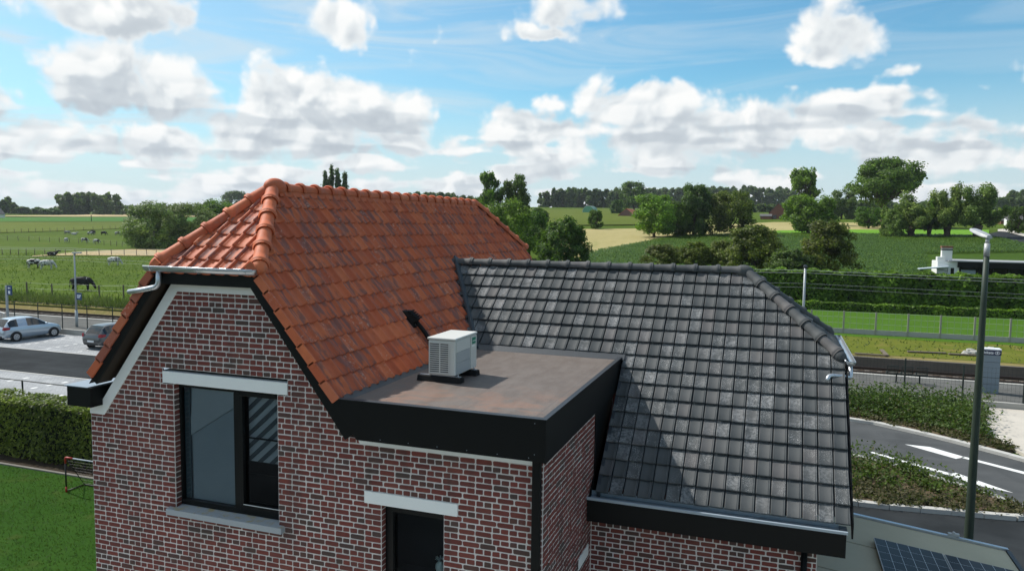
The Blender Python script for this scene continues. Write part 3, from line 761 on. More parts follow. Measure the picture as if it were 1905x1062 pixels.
# verge tiles with their side flaps
for sgn, dn, n in ((1, dn_r, n_rr), (-1, dn_l, n_rl)):
    for i in range(4, rows):
        y0 = off0 + i*RG; y1 = y0 + RG*1.10
        if i == 4: y0 += .05
        O = np.array([RU, 7.075, RW])
        pts = [O + dn*y0 + n*.020, O + dn*y1 + n*.046, O + dn*y1 - n*.062, O + dn*y0 - n*.080]
        if (pts[0][2] > -.60): pts[0] = O + dn*(y0+.05) + n*.02; pts[3] = O + dn*(y0+.05) - n*.08
        mb = MB(); mb.prism([H3(p) for p in pts], (0, .028*S, 0)); mb.build('verge_tile', MAT['red'], red_roof, bevel=.004)
# barge boards and soffits under the verges
for sgn, dn, n in ((1, dn_r, n_rr), (-1, dn_l, n_rl)):
    O = np.array([RU, 7.10, RW]); y0 = .80/CT + .0; y1 = L_sl + (.44 if sgn > 0 else .06)
    mb = MB(); mb.prism([H3(O + dn*y0 - n*.03), H3(O + dn*y1 - n*.03), H3(O + dn*y1 - n*(.185 if sgn > 0 else .15)), H3(O + dn*(y0-.10) - n*(.185 if sgn > 0 else .15))], (0, .03*S, 0)); mb.build('barge_board', MAT['black'], red_roof)
    mb = MB(); O2 = np.array([RU, 7.131, RW]); mb.prism([H3(O2 + dn*(y0-.1) - n*.135), H3(O2 + dn*(y1+.0) - n*.135), H3(O2 + dn*(y1+.0) - n*.148), H3(O2 + dn*(y0-.1) - n*.148)], (0, .2*S, 0)); mb.build('soffit', MAT['soffit'], red_roof)
# fascia, soffit and zinc gutter of the front half hip
hb(MB(), (-7.08, 7.13, -.775), (-5.62, 7.16, -.615)).build('fascia_board', MAT['black'], red_roof)
hb(MB(), (-7.05, 7.161, -.775), (-5.64, 7.33, -.76)).build('soffit', MAT['soffit'], red_roof)
def half_gutter(name, p0, p1, r_, mat, par, n=10):
    mb = MB(); a = np.array(p1) - np.array(p0); L = np.linalg.norm(a); a = a/L; b = np.cross(a, [0, 0, 1.0]); b /= np.linalg.norm(b)
    vs = []
    for e in (np.array(p0), np.array(p1)):
        for rr_, ks in ((r_, range(n+1)), (r_*.93, range(n, -1, -1))):
            for k in ks: t = math.pi*k/n; vs.append(e + rr_*(math.cos(t)*b - math.sin(t)*np.array([0, 0, 1.0])))
    m = 2*(n+1); fs = [(i, (i+1) % m, m + (i+1) % m, m + i) for i in range(m)]
    vs.append(np.array(p0)); vs.append(np.array(p1)); c0_, c1_ = len(vs)-2, len(vs)-1
    for i in range(n): fs.append((c0_, i+1, i)); fs.append((c1_, m+i, m+i+1))
    mb.add(vs, fs)
    for e, f in ((np.array(p0)+b*r_, np.array(p1)+b*r_), ): mb.tube([e, f], r_*.13, 8)
    for q in np.linspace(.06, .94, max(3, int(L/.55))):
        c = np.array(p0) + a*L*q
        mb.tube([c + (r_*1.03)*(math.cos(t)*b - math.sin(t)*np.array([0, 0, 1.0])) for t in np.linspace(0, math.pi*.8, 7)], r_*.10, 6)
    return mb.build(name, mat, par, smooth=True)
half_gutter('gutter', P(-7.15, 7.06, -.56), P(-5.57, 7.06, -.56), .075, MAT['zinc'], red_roof)
def pipe(name, pts, r_, mat, par, n=12):
    """rounded pipe through corner points"""
    pts = [np.array(p, float) for p in pts]; out = [pts[0]]
    for a, b, c in zip(pts[:-2], pts[1:-1], pts[2:]):
        l1, l2 = np.linalg.norm(b-a), np.linalg.norm(c-b); q = min(.45*l1, .45*l2, 2.2*r_)
        s0, s1 = b + (a-b)/l1*q, b + (c-b)/l2*q
        for t in np.linspace(0, 1, 6): out.append((1-t)**2*s0 + 2*t*(1-t)*b + t*t*s1)
    out.append(pts[-1]); mb = MB(); mb.tube(out, r_, n); o = mb.build(name, mat, par, smooth=True); return o
pipe('downpipe', [P(-6.97, 7.06, -.60), P(-6.97, 7.05, -.80), P(-7.17, 7.045, -.845), P(-7.42, 7.04, -.885)], .036, MAT['zinc'], red_roof)
# eaves box on the left
hb(MB(), (-8.56, 7.10, -2.40), (-8.165, 16.7, -2.15)).build('eaves_box', MAT['black'], house)
hb(MB(), (-8.60, 7.09, -2.149), (-8.20, 16.7, -2.138)).build('eaves_gutter', MAT['zinc_dark'], house)

# --- ridge and hip caps
def cap_run(name, A, B, mat, par, r0, step, flip=False, squash=1.0, collar=.018, first=0.0):
    """overlapping half-round ridge tiles from A to B (house units), each an object"""
    A, B = np.array(A, float), np.array(B, float); t = B - A; L = np.linalg.norm(t); t = t/L
    side = np.cross(t, [0, 0, 1.0]); side /= np.linalg.norm(side); upv = np.cross(side, t)
    n = max(1, round(L/step)); st = L/n; N = 12
    mesh = None
    prof = [(-.02, r0*1.00), (.0, r0*1.0)] 
    segs = [(0.0, r0*1.10 + collar*.3), (.018, r0*1.10 + collar), (.055, r0*1.10 + collar), (.075, r0*1.06), (.5*st, r0*1.0), (st + .05, r0*.90)]
    mb = MB(); vs = []
    for y, rr_ in segs:
        for k in range(N+1):
            a = math.pi*1.14*(k/N) - .07*math.pi
            vs.append((rr_*math.cos(a), y, rr_*squash*math.sin(a)))
    # inner skin for thickness at the open end
    for k in range(N+1):
        a = math.pi*1.14*(k/N) - .07*math.pi; vs.append((r0*.92*math.cos(a), 0.0, r0*.92*squash*math.sin(a)))
    fs = []; K = N+1
    for i in range(len(segs)-1):
        for k in range(N): q = i*K+k; fs.append((q, q+1, q+K+1, q+K))
    q0 = len(segs)*K
    for k in range(N): fs.append((k, k+1, q0+k+1, q0+k))
    mb.add(np.array(vs)*S, fs); mesh = mb.mesh(name, mat, True); set_uv(mesh, np.zeros((len(mesh.vertices), 2)))
    for i in range(n):
        o = H3(A + t*(i*st + first)); ob = link(name, mesh, par); M = Matrix.Identity(4)
        j = random.uniform(-.015, .015); sd = side + upv*j; ty = t + side*random.uniform(-.01, .01)
        for r_ in range(3): M[r_][0], M[r_][1], M[r_][2], M[r_][3] = sd[r_], ty[r_], upv[r_], o[r_]
        ob.matrix_basis = M
e = .015
mb = MB(); mb.prism([H3((RU-.10, 8.45, RW-.10)), H3((RU+.10, 8.45, RW-.10)), H3((RU+.05, 8.45, RW+.06)), H3((RU-.05, 8.45, RW+.06))], (0, 6.98*S, 0)); mb.build('ridge_bedding', MAT['redcap'], red_roof)
cap_run('ridge_tile', (RU, 8.62, RW-.005), (RU, 15.40, RW-.005), MAT['redcap'], red_roof, .088, .355)
hipR0, hipL0 = np.array([RU+.775, 7.11, RW-1.02]), np.array([RU-.775, 7.11, RW-1.02])
apx = np.array([RU, 8.42, RW+.01])
tR = (apx-hipR0); tL = (apx-hipL0)
cap_run('hip_tile', hipR0+tR*.06+[0,0,e], apx - tR*.03+[0,0,e], MAT['redcap'], red_roof, .088, .335)
cap_run('hip_tile', hipL0+tL*.06+[0,0,e], apx - tL*.03+[0,0,e], MAT['redcap'], red_roof, .088, .335)
bk = np.array([RU, 15.45, RW]); 
for sg in (1, -1): cap_run('hip_tile', (RU+sg*.775, 16.72, RW-1.0), bk + np.array([sg*.02, .03, 0]), MAT['redcap'], red_roof, .088, .335)
def dome(c, ax, r_, mat, par, name, stretch=1.0, tilt=(0, 0, 1.0)):
    mb = MB(); mb.sphere((0, 0, 0), r_[0]*S, r_[1]*S, r_[2]*S, 20, 12); o = mb.build(name, mat, par, smooth=True); set_uv(o.data, np.zeros((len(o.data.vertices), 2)))
    ax = Vector(ax).normalized(); q = ax.to_track_quat('Y', 'Z'); o.matrix_basis = Matrix.Translation(H3(c)) @ q.to_matrix().to_4x4(); return o
dome((RU, 8.47, RW+.02), (0, 1, .0), (.115, .20, .125), MAT['redcap'], red_roof, 'ridge_tile')
dome((RU, 15.42, RW+.0), (0, 1, 0), (.10, .14, .105), MAT['redcap'], red_roof, 'ridge_tile')
for h0, tt in ((hipR0, tR), (hipL0, tL)): dome(h0 + tt*.055 + [0, 0, .01], tt, (.095, .115, .09), MAT['redcap'], red_roof, 'hip_tile')

# --- dark wing
DPIT, DG = .1785, .2555
mb = MB()
zz = .035
def dfp(u, v): return (u, v, DW - .883*abs(v-DV) - zz)
und([dfp(-2.03, 9.42), dfp(.93, 9.42), dfp(.93, 11.15), (-.46, DV, DW-zz), (-5.55, DV, DW-zz), (-4.45, 10.9, -2.04-zz), dfp(-2.03, 10.9)])
und([dfp(-4.2, 15.4), dfp(.93, 15.4), dfp(.93, 13.67), (-.46, DV, DW-zz), (-5.55, DV, DW-zz)])
und([dfp(.93, 11.15), dfp(.93, 13.67), (-.46, DV, DW-zz)])
dark_roof = mb.build('dark_roof', MAT['lead'], house); dark_roof['label'] = 'dark grey tiled roof of the wing with some pale weathered tiles'
DR = Roof('slate_grey_tile', 'd', DPIT, DG, MAT['dark'], dark_roof, mirror=False, count=300)
dn_d = np.array([0, -CD, -SD]); dn_e = np.array([0, CD, -SD])
L_d = math.hypot(DV-9.33, .883*(DV-9.33)); drows = 16; od = L_d - (drows-1)*DG - DG*1.10 + .02
skipf = lambda c: (c[0] < -2.06 and c[2] < -1.90)
VR = (np.array([1.0, 0, 0]), .935)
DR.cover(np.array([.93 - 38*DPIT, DV, DW]) + dn_d*od, np.array([1.0, 0, 0]), dn_d, n_df, drows, range(0, 38), [(n_dh, d_dh), VR, (-n_rr, -d_rr)], skip=skipf)
DR.cover(np.array([.93, DV, DW]) + dn_e*od, np.array([-1.0, 0, 0]), dn_e, n_db, drows, range(0, 33), [(n_dh, d_dh), VR, (-n_rr, -d_rr)], visible=False)
dn_h = np.array([math.cos(HD), 0, -math.sin(HD)]); Lh = math.hypot(1.39, 1.11)
DR.cover(np.array([-.46, DV-1.4, DW]) + dn_h*(Lh - 6*DG - DG*1.1 + .03), np.array([0, 1.0, 0]), dn_h, n_dh, 7, range(0, 17), [(n_df, d_df), (n_db, d_db)])
DR.finish()
cap_run('ridge_tile', (-.50, DV, DW+.012), (-5.46, DV, DW+.012), MAT['darkcap'], dark_roof, .080, .345, collar=.014)
apd = np.array([-.46, DV, DW]); hf = np.array([.90, DV-1.26, -1.80]); hbk = np.array([.90, DV+1.26, -1.80])
for h0 in (hf, hbk):
    tt = apd - h0; cap_run('hip_tile', h0 + tt*.04 + [0, 0, .012], apd - tt*.02 + [0, 0, .012], MAT['darkcap'], dark_roof, .080, .36, collar=.014)
    dome(h0 + tt*.035 + [0, 0, .005], tt, (.088, .11, .085), MAT['darkcap'], dark_roof, 'hip_tile')
dome((-.50, DV, DW+.008), (1, 0, 0), (.10, .16, .11), MAT['darkcap'], dark_roof, 'ridge_tile')
# edge of the lower left tiles, gutter and fascia
mb = MB()
a0, a1 = np.array([-2.05, 9.36, 0]), np.array([-2.05, 11.05, 0])
pa, pb = dfp(-2.05, 9.36), dfp(-2.05, 11.0)
mb.prism([H3((-2.10, pa[1], pa[2]+.07)), H3((-2.10, pb[1], pb[2]+.07)), H3((-2.10, pb[1], pb[2]-.12)), H3((-2.10, pa[1], pa[2]-.12))], (.045*S, 0, 0)); mb.build('verge_flashing', MAT['lead'], dark_roof)
hb(MB(), (-2.19, 9.22, -3.80), (.872, 9.252, -3.50)).build('fascia_board', MAT['black'], dark_roof)
mb = MB()
hb(mb, (-2.19, 9.195, -3.512), (.885, 9.225, -3.482)); hb(mb, (-2.17, 9.226, -3.53), (.80, 9.40, -3.515)); hb(mb, (-2.17, 9.40, -3.53), (.80, 9.412, -3.455))
mb.build('box_gutter', plain('gutter_zinc', (.34, .40, .45), .5, .15, .4, .12, 2.0), dark_roof)
hb(MB(), (.80, 9.226, -3.515), (.885, 9.42, -3.495)).build('gutter_end', MAT['lead'], dark_roof)
hb(MB(), (-2.19, 9.252, -3.80), (.872, 9.50, -3.785)).build('soffit', MAT['soffit'], dark_roof)
mb = MB(); pv0, pv1 = dfp(.93, 9.34), dfp(.93, 11.12)
mb.prism([H3((.936, pv0[1], pv0[2]+.05)), H3((.936, pv1[1], pv1[2]+.05)), H3((.936, pv1[1], pv1[2]-.14)), H3((.936, pv0[1], pv0[2]-.14))], (.02*S, 0, 0)); mb.build('verge_board', MAT['black'], dark_roof)
half_gutter('gutter', P(.99, 13.7, -1.80), P(.99, 11.02, -1.80), .075, MAT['zinc'], dark_roof)
pipe('downpipe', [P(.99, 11.10, -1.86), P(1.0, 11.04, -2.03), P(.92, 10.98, -2.0), P(.72, 10.92, -1.99), P(.69, 10.86, -2.06)], .034, MAT['zinc'], dark_roof)
pipe('downpipe', [P(.44, 9.44, -3.79), P(.44, 9.44, WG)], .042, MAT['black'], house)
# flashing board in the valley against the red roof
va, vb = np.array([-5.52, 12.42, -.675]), np.array([-4.47, 10.93, -2.03])
tt = vb-va; tt = tt/np.linalg.norm(tt); sidev = np.cross(tt, n_rr); 
mb = MB(); c = (va+vb)/2 + n_rr*.078 + np.array([.0, .05, 0]); mb.obox(H3(c), tt*np.linalg.norm(vb-va)/2*S, sidev/np.linalg.norm(sidev)*.080*S, n_rr*.02*S); mb.build('valley_flashing', plain('slate_flashing', (.060, .074, .086), .6, 0, .3, .15, 4.0), dark_roof, bevel=.004)

# --- flat-roofed bay
mb = MB(); hb(mb, (-4.62, 7.14, -2.10), (-2.16, 11.20, -1.985)); flat = mb.build('flat_roof', MAT['membrane'], house); flat['label'] = 'brownish flat roof membrane with rusty stains'
band([(-4.60, -1.955), (-2.125, -1.955), (-2.125, -2.395), (-4.30, -2.395)], 7.098, 7.135, MAT['black'], 'fascia_board', flat, .003)
mb = MB(); zt = -1.955
pb = dfp(-2.13, 11.28)
mb.prism([H3((-2.125, 7.136, zt)), H3((-2.125, 11.22, zt)), H3((-2.125, 10.62, -2.40)), H3((-2.125, 7.136, -2.395))], (-.035*S, 0, 0)); mb.build('fascia_board', MAT['black'], flat)
mb = MB(); hb(mb, (-4.52, 7.085, -1.9545), (-2.115, 7.165, -1.948)); hb(mb, (-2.172, 7.166, -1.9545), (-2.115, 11.22, -1.948)); mb.build('edge_trim', MAT['lead'], flat)
hb(MB(), (-2.19, 7.14, -2.415), (-2.13, 9.9, -2.396)).build('soffit', MAT['black'], flat)
mb = MB(); mb.prism([H3((-4.62, 7.14, -1.90)), H3((-4.46, 7.14, -1.984)), H3((-4.62, 7.14, -1.984))], (0, 4.0*S, 0)); mb.build('upstand', plain('grey_upstand', (.075, .075, .075), .6, 0, .4, .25, 3.0), flat)
mb = MB(); mb.prism([H3((-4.5, 10.90, -1.984)), H3((-4.5, 11.04, -1.90)), H3((-4.5, 11.3, -1.90)), H3((-4.5, 11.3, -1.984))], (2.42*S, 0, 0)); mb.build('apron_flashing', MAT['lead'], flat)
mb = MB(); q = dfp(-2.0, 11.18); mb.obox(H3((-2.02, 11.2, -1.90)), (.15*S, 0, 0), (0, .07*S*CD, .07*S*SD), (0, -.012*SD, .012*CD)); mb.build('corner_flashing', MAT['lead'], flat, bevel=.004)
# small fixings along the fascia and the black downpipe at the corner
mb = MB()
for x in np.linspace(-4.0, -2.3, 6): mb.sphere(P(x, 7.096, -2.36), .006, .006, .006, 6, 4); 
mb.sphere(P(-2.24, 7.096, -2.32), .006, .006, .006, 6, 4); mb.sphere(P(-2.24, 7.096, -2.0), .006, .006, .006, 6, 4)
tag(mb.build('screws', MAT['zinc_dark'], flat), kind='stuff')
hb(MB(), (-2.305, V0-.075, -6.9), (-2.215, V0-.008, -2.396)).build('corner_downpipe', MAT['black'], house, bevel=.01)
# small lintel low on the side wall
hb(MB(), (UR-.05, 8.85, -4.30), (UR+.012, 9.35, -4.16)).build('lintel', MAT['white'], house)

# --- black vent cowl on the red roof
vc = np.array([-4.985, 9.62, 0]); vc[2] = RW - 1.322*(vc[0]-RU); vb_ = []
a_, d_, n_ = np.array([0, 1.0, 0]), dn_r, n_rr
def LP(x, y, z): return H3(vc + (a_*x + d_*y + n_*z)*.82)
mb = MB()
mb.add([LP(-.11,-.16,.02), LP(.15,-.16,.02), LP(.15,.20,.02), LP(-.11,.20,.02), LP(-.11,-.16,.05), LP(.15,-.16,.05), LP(.15,.20,.05), LP(-.11,.20,.05)], [(0,3,2,1),(4,5,6,7),(0,1,5,4),(1,2,6,5),(2,3,7,6),(3,0,4,7)])
vent = mb.build('vent_cowl', MAT['black_rough'], red_roof, bevel=.006); vent['label'] = 'black plastic vent cowl with ribs on the orange tiles'
mb = MB(); mb.add([LP(-.10,-.15,.05), LP(.14,-.15,.05), LP(.13,.14,.05), LP(-.09,.14,.05), LP(-.07,-.10,.13), LP(.11,-.10,.13), LP(.11,.12,.19), LP(-.07,.12,.19)], [(0,3,2,1),(4,5,6,7),(0,1,5,4),(1,2,6,5),(2,3,7,6),(3,0,4,7)])
mb.build('hood', MAT['black_rough'], vent, bevel=.02)
mb = MB()
for i in range(5):
    y = -.07 + i*.045; mb.obox(LP(.02, y, .145 + .3*(y+.1)*.9 if False else .14 + (y+.10)*.27), a_*.085*S, d_*.008*S, n_*.012*S)
mb.build('rib', MAT['black_rough'], vent)
pipe('duct', [LP(.05, .12, .10), LP(.06, .30, .12), LP(.10, .52, .10), P(-4.35, 9.75, -1.85), P(-4.25, 9.3, -1.80)], .035, MAT['black_rough'], vent, 10)

# --- outdoor unit of the heat pump
ac = thing('heat_pump_unit', 'cream white heat pump outdoor unit on black rubber feet on the flat roof', 'heat pump', P(-3.95, 8.85, -1.985))
MAT['cream'] = plain('cream_metal', (.62, .62, .58), .42, 0, .5, .03, 2.0)
MAT['cream2'] = plain('grey_panel', (.40, .42, .42), .5, 0, .5)
A0 = (-4.085, 8.46, -1.90); A1 = (-3.72, 9.16, -1.455)
hb(MB(), A0, (A1[0], A1[1], A1[2])).build('casing', MAT['cream'], ac, bevel=.018)
mb = MB(); mb.prism([P(A0[0]-.012, A0[1]-.012, A1[2]), P(A1[0]+.012, A0[1]-.012, A1[2]), P(A1[0]+.012, A1[1]+.01, A1[2]), P(A0[0]-.012, A1[1]+.01, A1[2])], (0, 0, .03*S)); mb.build('lid', MAT['cream'], ac, bevel=.012)
# grille on the short side: fifteen slots in two columns between slats
bk_ = MB(); hb(bk_, (A0[0]+.02, A0[1]-.003, A0[2]+.03), (A1[0]-.085, A0[1]-.0005, A1[2]-.035)); gr = bk_.build('grille', plain('dark_grille', (.035, .035, .038), .7), ac)
mb0 = None
for i in range(15):
    z = A0[2] + .03 + i*(.385/14.5)
    hb(MB(), (A0[0]+.012, A0[1]-.010, z), (A1[0]-.075, A0[1]-.0032, z+.0125)).build('slat', MAT['cream'], gr)
for x in (A0[0]+.012, (A0[0]+A1[0]-.075)/2+.01, A1[0]-.085): hb(MB(), (x, A0[1]-.0115, A0[2]+.025), (x+.016, A0[1]-.0101, A1[2]-.03)).build('mullion', MAT['cream'], gr)
# broad front facing right: three panels and the cover with the maker's green badge
for i in range(3):
    z0 = A0[2] + .02 + i*.138
    hb(MB(), (A1[0]+.0005, A0[1]+.04, z0), (A1[0]+.006, A0[1]+.47, z0+.134)).build('front_panel', MAT['cream2'] if i < 2 else MAT['cream'], ac, bevel=.002)
hb(MB(), (A1[0]+.0005, A0[1]+.49, A0[2]+.01), (A1[0]+.009, A1[1]-.012, A1[2]-.01)).build('service_cover', MAT['cream'], ac, bevel=.003)
MAT['badge'] = plain('green_badge', (.0, .22, .135), .4)
bd = hb(MB(), (A1[0]+.0092, A0[1]+.53, A1[2]-.115), (A1[0]+.011, A1[1]-.05, A1[2]-.03)).build('badge', MAT['badge'], ac)
mb = MB()
for i in range(9): hb(mb, (A1[0]+.0112, A0[1]+.545+i*.0125, A1[2]-.082), (A1[0]+.0118, A0[1]+.552+i*.0125, A1[2]-.068))
mb.build('badge_lettering', MAT['white'], bd)
hb(MB(), (A1[0]+.0092, A0[1]+.53, A1[2]-.15), (A1[0]+.0102, A1[1]-.08, A1[2]-.128)).build('label_strip', MAT['white'], ac)
for v_ in (8.50, 9.02):
    fm = MB(); fm.prism([P(-4.24, v_-.055, -1.984), P(-4.24, v_+.085, -1.984), P(-4.24, v_+.065, -1.915), P(-4.24, v_-.035, -1.915)], (.60*S, 0, 0)); ft = fm.build('foot', MAT['black_rough'], ac, bevel=.008)
    hb(MB(), (-4.22, v_-.005, -1.9145), (-3.66, v_+.035, -1.9065)).build('rail', MAT['zinc'], ft)
    for x in (-4.03, -3.70): pm = MB(); pm.tube([P(x, v_+.015, -1.906), P(x, v_+.015, -1.885)], .012, 8); pm.build('bolt', MAT['zinc'], ft)

# ================================================================== ground and terrain
YT = 47.3                      # far side of the railway; the land beyond lies half a metre higher and then rises
def smst(x, a, b):
    t = np.clip((x-a)/(b-a), 0, 1); return t*t*(3-2*t)
def terrain(x, y):
    x = np.asarray(x, float); y = np.asarray(y, float); d = np.hypot(x, y); a = np.degrees(np.arctan2(x, y))
    zl = np.interp(d, [0, 250, 300, 450, 620, 1200, 4000], [0, 0, 1.2, 5.4, 9.2, 17, 40])
    zr = np.interp(d, [0, 88, 190, 300, 600, 1200, 4000], [0, 0, 5.9, 10.0, 20.8, 30, 60])
    k = smst(a, -36.0, -24.0)
    z = (zl*(1-k) + zr*k)*smst(y, 48.0, 110.0)
    return np.where(y > YT - .01, z + .5, 0.0)
def ray_dir(px, py):
    d = CR*(px-952.5)/FPX - CU*(py-531.0)/FPX + CF; return d
def ground_at(px, py, h=0.0):
    """where the line of sight through a point of the photograph meets the land"""
    d = ray_dir(px, py); t = GT; o = np.array([0, 0, HC])
    for _ in range(3):
        p = o + d*t[:, None]; hit = p[:, 2] - h < terrain(p[:, 0], p[:, 1])
        k = int(np.argmax(hit)) if hit.any() else len(t)-1; t = np.linspace(t[max(k-1, 0)], t[k], 40)
    return o + d*t[-1] if not hit.any() else o + d*t[min(len(t)-1, 20)]
GT = np.geomspace(12.0, 6000.0, 900)
def at_depth(px, t):
    """land point on the vertical plane through an image column at a given depth"""
    best = ray_dir(px, 470.0); p = best*t; return np.array([p[0], p[1], float(terrain(p[0], p[1]))])
def depth_of(p): return float((np.asarray(p) - np.array([0, 0, HC])) @ CF)

def grass_mat(name, a, b, c, scale=.25, fine=6.0, dry=None, bump=.03, stretch=(1, 1, 1)):
    T = material(name); p = T.vmath('MULTIPLY', posco(T), stretch); n1 = T.noise(p, scale, 5.0, .6); n2 = T.noise(p, fine, 5.0, .65); n3 = T.noise(p, scale*.18, 3.0, .5)
    f = T.math('ADD', T.math('MULTIPLY', n1, .55), T.math('MULTIPLY', n2, .45))
    col = T.ramp(f, [(.30, a), (.5, b), (.70, c)])
    col = T.mix(T.math('MULTIPLY', T.smooth(n3, .40, .68), .35), col, tuple(x*1.25 for x in b) + (1,))
    if dry: col = T.mix(T.math('MULTIPLY', T.smooth(T.noise(p, scale*1.7, 4.0, .6, .5), .56, .72), .8), col, tuple(dry) + (1,))
    principled(T, col, .95, 0, n2, bump, .04); return T.m
MAT['pasture'] = grass_mat('pasture', (.044, .074, .008), (.066, .106, .010), (.094, .138, .014), .08, 1.5, (.115, .128, .024))
MAT['lawn'] = grass_mat('lawn', (.016, .050, .005), (.024, .066, .008), (.036, .084, .012), .55, 9.0, (.045, .075, .014), .02)
MAT['garden'] = grass_mat('garden_lawn', (.045, .105, .010), (.060, .130, .013), (.078, .150, .018), .15, 3.0, None, .02)
MAT['bank'] = grass_mat('bank_grass', (.075, .105, .014), (.115, .135, .020), (.150, .155, .030), .35, 4.0, (.22, .170, .055), .05)
MAT['dry'] = grass_mat('dry_grass', (.16, .135, .050), (.22, .18, .072), (.12, .13, .036), .5, 5.0, (.30, .25, .12), .05)
MAT['soil'] = grass_mat('soil', (.085, .062, .040), (.125, .095, .062), (.165, .130, .085), .8, 8.0, (.07, .09, .03), .05)
MAT['crop'] = grass_mat('young_crop', (.078, .105, .016), (.100, .128, .020), (.122, .145, .025), .02, .5, None, .02)
MAT['cropb'] = grass_mat('green_crop', (.050, .130, .025), (.062, .155, .030), (.075, .170, .036), .02, .5, None, .02)
MAT['wheat'] = grass_mat('wheat', (.36, .28, .145), (.42, .33, .175), (.47, .37, .205), .02, .6, None, .02)
MAT['hay'] = grass_mat('hay_field', (.29, .255, .105), (.35, .30, .135), (.41, .345, .175), .06, .9, (.20, .22, .07), .03, (1, .35, 1))
MAT['lime'] = grass_mat('bright_meadow', (.105, .235, .022), (.125, .265, .026), (.14, .28, .032), .02, .5, None, .02)
MAT['cornsoil'] = grass_mat('corn_ground', (.034, .066, .010), (.046, .086, .012), (.060, .104, .016), .05, 1.0, None, .05)
MAT['dirttrack'] = grass_mat('dirt_track', (.36, .28, .155), (.44, .345, .20), (.30, .25, .12), .25, 2.5, (.20, .20, .08), .04)
def asphalt_mat(name, a, b, spot=.3, paint=None):
    T = material(name); p = posco(T); n = T.noise(p, .6, 5.0, .6, .4); f = T.noise(p, 55.0, 3.0, .7); w = T.noise(T.vmath('MULTIPLY', p, (.25, 1.6, 1)), .8, 4.0, .55)
    c = T.mix(T.smooth(n, .3, .7), a + (1,), b + (1,)); c = T.mix(T.math('MULTIPLY', T.smooth(f, .58, .75), spot), c, tuple(x*2.2 for x in b) + (1,))
    c = T.mix(T.math('MULTIPLY', T.smooth(w, .5, .72), .30), c, tuple(x*1.5 for x in b) + (1,))
    c = T.mix(T.math('MULTIPLY', T.smooth(T.noise(p, 2.3, 4.0, .7), .60, .74), .35), c, tuple(x*.6 for x in a) + (1,))
    principled(T, c, .95, 0, f, .006, .06); return T.m
MAT['asphalt'] = asphalt_mat('asphalt', (.023, .026, .028), (.036, .040, .043))
MAT['gravel'] = asphalt_mat('platform_gravel', (.095, .095, .090), (.140, .140, .132), .5)
def paver_mat():
    T = material('paving'); b = T.node('ShaderNodeTexBrick'); T.put(b.inputs['Vector'], T.vmath('ROTATE_EULER' if False else 'MULTIPLY', posco(T), (1, 1, 0)))
    b.inputs['Scale'].default_value = 1.0; b.inputs['Brick Width'].default_value = .22; b.inputs['Row Height'].default_value = .11; b.inputs['Mortar Size'].default_value = .006
    b.inputs['Color1'].default_value = (.32, .33, .34, 1); b.inputs['Color2'].default_value = (.38, .39, .40, 1); b.inputs['Mortar'].default_value = (.16, .16, .16, 1)
    n = T.noise(posco(T), .5, 5.0, .65, .8); c = T.mix(T.math('MULTIPLY', T.smooth(n, .40, .70), .55), b.outputs[0], (.16, .17, .18, 1))
    principled(T, c, .85, 0, b.outputs['Fac'], .003, .3); return T.m
MAT['paving'] = paver_mat()
MAT['ballast'] = asphalt_mat('ballast', (.085, .064, .048), (.150, .118, .092), .8)
MAT['concrete'] = plain('concrete', (.38, .37, .34), .85, 0, .3, .15, 1.5, .004)
MAT['concrete_l'] = plain('pale_concrete', (.50, .46, .40), .9, 0, .3, .18, .9, .006)
MAT['kerb'] = plain('kerb_concrete', (.46, .45, .42), .85, 0, .3, .14, 2.0, .004)
MAT['paint'] = plain('road_paint', (.72, .72, .70), .7, 0, .3, .10, 3.0)
MAT['steel_rail'] = plain('rusty_rail', (.060, .038, .028), .55, .3, .5, .3, 3.0)
MAT['sleeper'] = plain('sleeper', (.125, .108, .090), .9, 0, .2, .3, 2.0, .006)
MAT['mulch'] = grass_mat('mulch', (.030, .024, .018), (.045, .036, .026), (.060, .050, .036), 1.5, 12.0, None, .05)

def sheet(name, poly, z, mat, kind='structure', par=None, h=None):
    """flat sheet; with h it becomes a slab of that thickness"""
    mb = MB()
    if h: mb.prism([(x, y, z-h) for x, y in poly], (0, 0, h))
    else: mb.add([(x, y, z) for x, y in poly], [tuple(range(len(poly)))])
    o = mb.build(name, mat, par)
    if par is None: o['kind'] = kind
    return o
# near ground: one sheet to the horizon on this side of the railway, then the land beyond
sheet('ground', [(-4000, -4000), (4000, -4000), (4000, YT), (-4000, YT)], -.02, MAT['pasture'])
ys = np.concatenate([[YT, 48.5, 50.5, 52.5], np.geomspace(54.0, 3900.0, 90)]); ts = np.unique(np.concatenate([np.linspace(-1.6, .75, 110), np.linspace(-6, 6, 30)]))
X = np.clip(ts[None, :]*(ys[:, None] + 20.0), -3950, 3950); Y = np.repeat(ys[:, None], len(ts), 1)
Z = terrain(X, Y)
gv = np.stack([X, Y, Z], 2).reshape(-1, 3); nT = len(ts)
gf = [(j*nT+i, j*nT+i+1, (j+1)*nT+i+1, (j+1)*nT+i) for j in range(len(ys)-1) for i in range(nT-1)]
mb = MB(); mb.add(gv, gf); tag(mb.build('pasture_land', MAT['pasture'], smooth=True), kind='structure')

